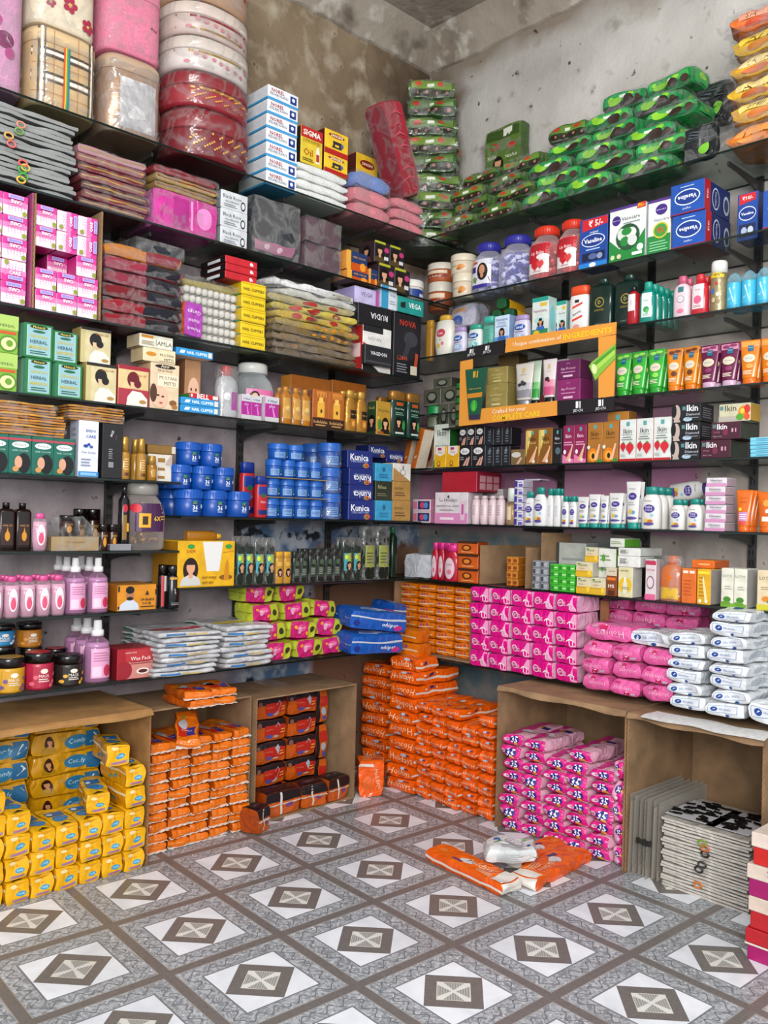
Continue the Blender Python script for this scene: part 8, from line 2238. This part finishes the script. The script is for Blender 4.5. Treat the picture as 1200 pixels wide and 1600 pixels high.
# carton of black and orange packs
uc, ud = U('L', 399, .03, .295), U('L', 553, .03, .295)
zc3 = ZH('L', uc, .29, 1092)
carton('L', uc-.004, ud+.006, .02, .29, 0, zc3, 'cardboard carton of black and orange pad packs', bottom=True, flap=0)
g = G()
g.box(-.045, .045, -.13, .13, 0, .0006, '#b08a60:gloss')
place(Proto('packing_tape', 'tape', g.mesh('packing_tape')), 'strip of brown tape across the carton of black packs', W('L', (uc+ud)/2-.02, .155, zc3+.0003), ROT['L'])
S_bo = dict(c={'F': '#c4601c:film', 'R': '#8a3c14:film', 'T': '#221a1e:film', 'L': '#a84c16:film'}, a=.10, amp=.0018, n=(9, 6, 5),
            F=[('r', .0, .70, 1, 1, '#1e171b'), ('r', .30, .24, .98, .76, '#b82c20'), ('p', [(.62, .12), (.74, .16), (.80, .7), (.74, .86), (.66, .7)], '#aab0b8'), ('t', 'stayfree', .45, .56, .26, '#e87a5a'), ('r', .36, .12, .56, .30, '#4a5aa8'), ('e', .12, .78, .07, .12, '#8a5a4a'), ('lines', .82, .96, .3, .6, 2, '#e0a04a')],
            T=[('r', .1, .2, .9, .5, '#3a2a30'), ('t', 'secure', .5, .6, .4, '#c8a0b0')])
rws = 5
hb = (zc3-.03)/rws
U392 = U('L', 396, .1, .2)
w2 = (U('L', 494, .1, .2)-U392)/2.36
for r in range(rws):
    for c in range(2):
        p = pack_proto('black_pad_pack', 'pack', w2*1.18-.002, .12, hb-.0004, S_bo, (r+c) % 3)
        place(p, cell('black and orange pad pack in the carton', 'L', r, rws, c, 2), W('L', U392+(c+.5)*w2*1.18, .138, .0055+r*hb), ROT['L'], 'black and orange packs in the carton')
S_bv = dict(c={'F': '#c4601c:film', 'R': '#8a3c14:film', 'T': '#221a1e:film', 'L': '#2a1c1c:film'}, a=.10, amp=.0018, n=(6, 6, 8), F=[('r', 0, 0, .3, 1, '#1e171b'), ('e', .6, .35, .22, .12, '#aab0b8'), ('r', .35, .5, .95, .8, '#b82c20'), ('r', .6, .06, .9, .2, '#4a5aa8')])
for r in range(3):
    p = pack_proto('black_pad_pack', 'pack', w2*.48, .12, (zc3-.03)/3, S_bv, r)
    place(p, nth('black and orange pad pack stood on end in the carton', r, 3), W('L', U392+w2*2.37+w2*.25, .13, .0055+r*(zc3-.03)/3), ROT['L'], 'packs stood on end')
S_bt = dict(S_bo, T=[('r', .1, .2, .9, .8, '#2a2024'), ('t', 'stayfree', .5, .5, .5, '#b88a9a')], F=[('r', 0, .60, 1, 1, '#1e171b'), ('r', .40, .05, .46, .95, '#dcd4cc'), ('r', .6, .3, .8, .5, '#7a4a8c')], seal='#c8c0b8:film', seallen=.01)
for px, py, wp, hp, d, rz, lb in ((432, 1240, 56, 40, .25, .03, 'loose black and orange pad pack before its carton, long one'), (482, 1232, 38, 46, .255, -.15, 'loose black and orange pad pack turned askew in the middle'), (517, 1222, 36, 44, .25, .12, 'loose black and orange pad pack beside the carton wall'), (398, 1270, 26, 44, .335, .3, 'loose black and orange pad pack beside the flat orange stack')):
    wd, hh = size_at('L', px, py, d, wp, hp)
    p = pack_proto('black_pad_pack', 'pack', wd, .075, min(hh, .085), S_bt, int(px) % 4)
    place(p, lb, W('L', U('L', px, .0, d), d, .0056 if d < .3 else 0), ROT['L']+rz)

# ------------------------------------------------------------------ FLOOR, corner: the great stack of orange holiday packs
S_ho = dict(c={'F': '#ea6410:film', 'R': '#ec6a14:film', 'T': '#ee7218:film', 'L': '#d4580e:film'}, a=.10, amp=.0030, n=(9, 10, 5),
            F=[('t', 'Holidays', .50, .42, .86, '#ecc9a6'), ('e', .62, .82, .14, .10, '#b8bcc8'), ('r', .70, .76, .88, .86, '#5a3a5a')],
            T=[('e', .5, .62, .2, .06, '#c8ccd0'), ('t', 'Holidays', .5, .42, .5, '#f0c8a0'), ('r', .6, .16, .85, .22, '#4a3a70'), ('lines', .15, .5, .1, .3, 3, '#eca868')],
            R=[('r', 0, .30, 1, .48, '#ddd0c4'), ('r', .3, .6, .42, .85, '#4a3a70'), ('e', .5, .72, .03, .1, '#e8c8a8'), ('e', .2, .7, .03, .1, '#e8c8a8')])
S_hu = dict(S_ho, F=[('t', 'Holidays', .50, .58, .86, '#ecc9a6', 180), ('e', .36, .16, .14, .10, '#b8bcc8')])
dfo = .435
for px0, px1, top, n_, df, nm, dep in ((562, 601, 1036, 9, .36, 'hidden column by the corner', .22), (603, 644, 1026, 10, dfo, 'tallest column', .25)):
    u0, u1 = U('R', px0, .02, df), U('R', px1, .02, df)
    zt = ZH('R', (u0+u1)/2, df, top)
    h = zt/n_
    for i in range(n_):
        dd_ = dep if (i+1)*h < ZS['R8']-.01 else min(dep, df-.308)
        p = pack_proto('bright_pad_pack', 'pack', u1-u0-.002, dd_, h-.0004, S_ho if (i < 3 or i > 7 or i == 5) else S_hu, i % 4)
        place(p, nth('bright orange pad pack in the '+nm, i, n_), W('R', (u0+u1)/2+rnd.uniform(-.003, .003), df-dd_/2+rnd.uniform(-.004, .004), i*h), rnd.uniform(-.03, .03), 'bright orange packs, '+nm)
u0, u1 = U('R', 645, .02, dfo), U('R', 767, .02, dfo)
zt = ZH('R', (u0+u1)/2, dfo, 1108)
n_ = 9
for r in range(n_):
    for c in range(5):
        w_, h_ = (u1-u0)/5, zt/n_
        if r == n_-1 and c in (3,):
            continue
        p = pack_proto('bright_pad_pack', 'pack', w_-.004, .25, h_-.0004, [S_ho, S_hu][((r*7+c*3) % 5) in (0, 2, 3)], (r+c*2) % 4)
        place(p, cell('bright orange pad pack in the block', 'R', r, n_, c, 5), W('R', u0+(c+.5)*w_, dfo-.125+rnd.uniform(-.007, .007), r*h_), rnd.uniform(-.018, .018), 'block of bright orange packs')
p = pack_proto('bright_pad_pack', 'pack', .095, .10, .135, dict(S_ho, F=[('t', 'Holidays', .72, .5, .8, '#ecc9a6', -78, .3), ('r', 0, .86, .6, .95, '#ddd0c4'), ('e', .3, .4, .2, .2, '#e0702c')]), 3)
place(p, 'bright orange pad pack stood on the floor before the hidden column', (.285, -.535, 0), .95)

# ------------------------------------------------------------------ FLOOR, right: cartons
dfr = .452
ue, uf = U('R', 777, .02, dfr), U('R', 972, .02, dfr)
zr = ZH('R', ue, dfr, 1070)
carton('R', ue-.010, uf+.004, .04, dfr, 0, zr-.004, 'cardboard carton of pink packs marked thirty five', bottom=False, flap=.006)
S_35 = dict(c={'F': '#de2a8f:film', 'R': '#ecb8ce:film', 'T': '#efb9cb:film', 'L': '#b01a6c:film'}, a=.17, amp=.0030, n=(8, 10, 5),
            F=[('p', [(.62, .04), (.96, .04), (.96, .9), (.74, .96), (.66, .5)], '#eeb4cc'), ('e', .56, .56, .25, .34, '#2c2a88'), ('T', '35', .55, .57, .36, '#f0f0f6'), ('e', .66, .20, .11, .14, '#e0a634'), ('e', .20, .58, .12, .18, '#dcc8d2'), ('e', .24, .60, .06, .1, '#c87aa0')],
            T=[('r', .05, .02, .42, .98, '#d03088'), ('e', .45, .35, .2, .08, '#d8d0d4'), ('t', 'wings', .55, .3, .4, '#a84a70'), ('r', .55, .62, .95, .72, '#2c2a78'), ('e', .5, .66, .12, .05, '#e0a634')])
zt = ZH('R', (ue+uf)/2, dfr, 1166)
n_ = 8
for r in range(n_):
    for c in range(5):
        w_, h_ = (uf-ue-.045)/5, zt/n_
        if r == n_-1 and c in (2, 4):
            continue
        p = pack_proto('pink_wing_pack', 'pack', w_-.001, .26, h_-.0004, S_35, (r*3+c) % 5)
        place(p, cell('pink and magenta pad pack marked 35', 'R', r, n_, c, 5), W('R', ue+.002+(c+.5)*w_, dfr-.138+rnd.uniform(-.006, .006), r*h_), rnd.uniform(-.05, .05), 'pink packs in the carton')
S_35v = dict(S_35, F=[('r', .05, .0, .5, 1, '#e0a2bf'), ('e', .5, .66, .32, .2, '#2c2a78'), ('T', '35', .5, .66, .44, '#f0f0f6', 90), ('e', .84, .6, .12, .06, '#e0a634'), ('e', .5, .26, .2, .1, '#dcc8d2')])
for r in range(5):
    hv = zt/5
    p = pack_proto('pink_wing_pack', 'pack', .036, .26, hv-.0005, S_35v, r)
    place(p, nth('pink pad pack stood on edge against the carton wall', r, 5), W('R', uf-.026, dfr-.14, r*hv), 0, 'pink packs on edge')
ug, uh = uf+.008, U('R', 1172, .02, dfr)
carton('R', ug, uh+.03, .04, dfr, 0, ZH('R', ug, dfr, 1112)-.002, 'empty looking cardboard carton holding clear folders', bottom=False, flap=.008)
boxes('R', z8, 934, 948, 938, .008, SB('#9a6a46:cardboard', '#8a5c3a:cardboard', '#9a6a46:cardboard', F=[('t', 'Handle', .5, .72, .9, '#5a3420', 90)]), 'cardboard_flap', 'upright brown cardboard flap lettered beside the magenta packs', 'cardboard', df=.20)
# wrinkled white sheet on top
g = G()
zs = ZH('R', ug, dfr, 1112)
nn, mm = 16, 5
pts = []
for j in range(mm+1):
    for i in range(nn+1):
        x = (i/nn-.5)*(uh-ug-.02)+.045
        y = -.06+.10*j/mm
        pts.append((x, y-.008*math.sin(i*.7), .0008+.0008*math.sin(i*1.1+j)+(0 if j else -.004)))
k0 = len(pts)
pts += [(a, b, c+.0006) for a, b, c in pts]
q = [(j*(nn+1)+i, j*(nn+1)+i+1, (j+1)*(nn+1)+i+1, (j+1)*(nn+1)+i) for j in range(mm) for i in range(nn)]
g.add(pts, [f[::-1] for f in q]+[tuple(k0+a for a in f) for f in q], '#d6d6d4:matte')
place(Proto('paper_sheet', 'paper', g.mesh('paper_sheet', smooth=True)), 'long white paper sheet on the carton top under the white packs', W('R', (ug+uh)/2, dfr-.035, zs+.001), 0)
# upright clear folders
FOL = mat('#c9c4bb', 'clear')
for i in range(7):
    g = G()
    hgt, dep = .235-.003*i+.012*(i > 3), .30
    t = .0035
    x0 = 0
    g.box(-t/2, t/2, -dep/2, dep/2, 0, hgt, FOL)
    inner = G()
    inner.box(-t*.2, t*.2, -dep/2+.004, dep/2-.01, .002, hgt*(.9 if i in (0, 5) else .12), ['#cbbfae:print', '#b9a99a:print', '#d0c8bc:print'][i % 3])
    p = Proto('clear_folder', 'folder', g.mesh('clear_folder'), [('paper_insert', inner.mesh('paper_insert'))])
    place(p, ('clear plastic folder standing upright, '+(ORD[i]+' from the pink carton' if i else 'nearest the pink carton')), W('R', ug+.014+.0148*i, dfr-.148+.006*math.sin(i*2), .0), rnd.uniform(-.01, .01), 'upright clear folders', ry=.02)
g = G()
for i in range(8):
    loft(g, [(.10+.002*math.sin(i), .0026, .0026, 2), (.116+.002*math.sin(i*2), .0026, .0026, 2)], '#1c1a1a:matte', 8)
    g.v[-16:] = [(x+i*.0062, y, z) for x, y, z in g.v[-16:]]
place(Proto('elastic_band', 'rubber band', g.mesh('elastic_band')), 'row of black elastic loops tied round the upright folders', W('R', ug+.046, dfr+.012, 0), 0)
# flat pile of covers
ui, uj = U('R', 1030, .02, dfr+.01), U('R', 1170, .02, dfr+.01)
zt = ZH('R', ui, dfr+.01, 1275)
n_ = 22
for i in range(n_):
    S = dict(c={'F': '#cbc6be:film', 'T': '#b8b2aa:film', 'B': '#8a847c:film'}, a=.015, amp=.0012, n=(10, 6, 1))
    h = zt/n_
    p = pack_proto('flat_cover', 'cover', (uj-ui)*(.985+.015*math.sin(i*3.1)), .25, h*.78, S, i % 4)
    place(p, nth('flat pale plastic cover', i, n_), W('R', (ui+uj)/2+.004*math.sin(i*1.7), dfr+.01-.128, i*h), rnd.uniform(-.02, .02), 'pile of pale covers')
for k, (fx, sx) in enumerate(((-.22, 1.0), (.2, .8))):
    g = G()
    r2 = random.Random(3+k)
    for i in range(42):
        x, y = r2.gauss(0, .03*sx), r2.uniform(-.085, .085)
        a = r2.uniform(-.5, .5)
        dx, dy = .014*math.cos(a), .014*math.sin(a)
        zz = r2.uniform(0, .006)
        g.add([(x-dx, y-dy-.004, zz), (x+dx, y+dy-.004, zz), (x+dx, y+dy+.004, zz+.003), (x-dx, y-dy+.004, zz+.003)], [(0, 1, 2, 3)], '#1c1b1c:gloss')
    g.box(-.075*sx, .075*sx, -.09, .09, -.0002, .0008, '#c4c4c8:satin')
    o = place(Proto('hair_clip_card', 'hair clips', g.mesh('hair_clip_card')), ['card of small black hair clips on the flat covers, larger one', 'card of small black hair clips on the flat covers, smaller one'][k], W('R', (ui+uj)/2+fx*(uj-ui), dfr-.11, zt+.002), 0)
for k, (zf, c) in enumerate(((.80, '#7a9a34'), (.74, '#c8703a'), (.66, '#2a2a2a'), (.5, '#3a3a3e'), (.42, '#2c2c2e'), (.20, '#c87a2c'))):
    g = G()
    m_, n2 = 14, 6
    vs = [((.011+.003*math.cos(6.283*j/n2))*math.cos(6.283*i/m_), .003*math.sin(6.283*j/n2), (.008+.003*math.cos(6.283*j/n2))*math.sin(6.283*i/m_)) for i in range(m_) for j in range(n2)]
    g.add(vs, [(i*n2+j, ((i+1) % m_)*n2+j, ((i+1) % m_)*n2+(j+1) % n2, i*n2+(j+1) % n2) for i in range(m_) for j in range(n2)], c+':satin')
    place(Proto('rubber_band', 'rubber band', g.mesh('rubber_band', smooth=True)), ['green', 'orange', 'black', 'dark grey', 'black lower', 'amber'][k]+' rubber band on the edge of the flat covers', W('R', (ui+uj)/2+.01*math.sin(k), dfr+.018, zt*zf), 0)

# stack of sweet boxes at the edge of the frame
fp = pray(1166, 1500)
s_ = -CP[2]/fp[2]
bxp = CP+fp*s_
bw, bd = .23, .17
zb = 0.0
for i, (c, lid, lb) in enumerate((('#a8186c', '#b8202c', 'magenta gift box with a red lid at the bottom of the stack'), ('#b8242c', '#d4c2b4', 'red gift box with a cream lid above the magenta one'), ('#a01468', '#d4c4b8', 'magenta gift box with a cream lid, second from the top'), ('#c4261f', '#d8cabf', 'red gift box with a cream lid on top of the stack'))):
    hb_, hl_ = .042, .034
    g = G()
    bevel_box(g, bw-.008, bd-.008, hb_+.01, {'F': c+':card'}, .002)
    lg = G()
    bevel_box(lg, bw, bd, hl_, {'F': lid+':card', 'T': lid+':card'}, .002)
    lg.v = [(x, y, z+hb_) for x, y, z in lg.v]
    bag = {}
    sf = lambda s, t, e: ((s-.5)*bw, -bd/2-e, hb_+t*hl_)
    if i == 0:
        decorate(sf, bw, hl_, [('r', .28, .0, .42, .9, '#c8942c'), ('r', .30, .1, .33, .8, '#3a2414'), ('r', .36, .1, .38, .8, '#3a2414'), ('r', 0, -.12, 1, .02, '#d8cabf')], bag)
    else:
        decorate(sf, bw, hl_, [('T', 'विश्वास', .43, .5, .44, '#b8608c')], bag)
    sub = bag_parts(bag)
    p = Proto('gift_box', 'box', g.mesh('gift_box'), [('box_lid', lg.mesh('box_lid'), sub)])
    place(p, lb, (bxp[0]+bw/2-(0 if i % 2 else .006)+(.004 if i == 3 else 0), bxp[1]+bd/2+.004, zb), rnd.uniform(-.015, .015), 'stack of gift boxes')
    zb += hb_+hl_+.0008


# ------------------------------------------------------------------ loose packs on the floor
def fl_at(px, py, z=0.0):
    r = pray(px, py)
    return CP+r*((z-CP[2])/r[2])


S_lf = dict(c={'F': '#e86412:film', 'R': '#ea6814:film', 'T': '#ee7214:film', 'L': '#dc5c0e:film', 'K': '#e86412:film'}, a=.12, amp=.0024, n=(16, 8, 4),
            F=[('r', 0, .30, 1, .52, '#ddd2c8')], T=[('t', 'Holidays', .62, .62, .34, '#f0d4b4'), ('e', .46, .52, .10, .2, '#dcdcdc'), ('r', .30, .2, .44, .36, '#4a4a7c'), ('r', .86, .05, .99, .95, '#e2dcd4'), ('lines', .66, .84, .12, .4, 4, '#f0c49a'), ('e', .12, .5, .05, .18, '#e88a3c')], R=[('r', 0, 0, 1, 1, '#dcd6ce')], seal='#e0dad2:film', sealside='S', seallen=.014, sealz=.35)
for a, b, wd, hh, lb in (((678, 1338), (800, 1398), .085, .036, 'orange pad pack with a white end lying loose beside the white wipes'),
                         ((905, 1338), (815, 1388), .095, .034, 'orange pad pack with a white end lying loose before the pink carton'),
                         ((878, 1322), (798, 1356), .08, .028, 'orange pad pack half hidden under the white wipes')):
    A, B = fl_at(*a), fl_at(*b)
    L_ = float(np.linalg.norm(B-A))
    ang = math.atan2(B[1]-A[1], B[0]-A[0])
    p = pack_proto('loose_pad_pack', 'pack', L_, wd, hh, S_lf, int(a[0]) % 3)
    m = (A+B)/2
    place(p, lb, (m[0], m[1], 0), ang)
S_lw = dict(c={'F': '#cfd3d4:film', 'T': '#d9dcdc:film', 'R': '#c8ccce:film'}, a=.18, amp=.004, n=(10, 10, 5), T=[('e', .55, .55, .22, .2, '#a8a4a8'), ('e', .55, .55, .18, .16, '#d8d8d8'), ('e', .2, .6, .06, .12, '#2f6ab0'), ('p', [(.12, .3), (.3, .5), (.26, .56)], '#4a8a4a'), ('e', .86, .3, .06, .06, '#2c4a8c'), ('e', .8, .75, .06, .06, '#8ac05a'), ('lines', .3, .7, .12, .3, 3, '#aab0b4')], F=[('lines', .2, .7, .2, .8, 4, '#b0b6ba')], seal='#d4d8da:film', sealside='S')
c_ = fl_at(795, 1362)
p = pack_proto('wet_wipes_pack', 'pack', .155, .115, .05, S_lw, 1)
place(p, 'white wet wipes pack lying on the loose orange packs', (c_[0]-.005, c_[1]+.01, .037), .72)
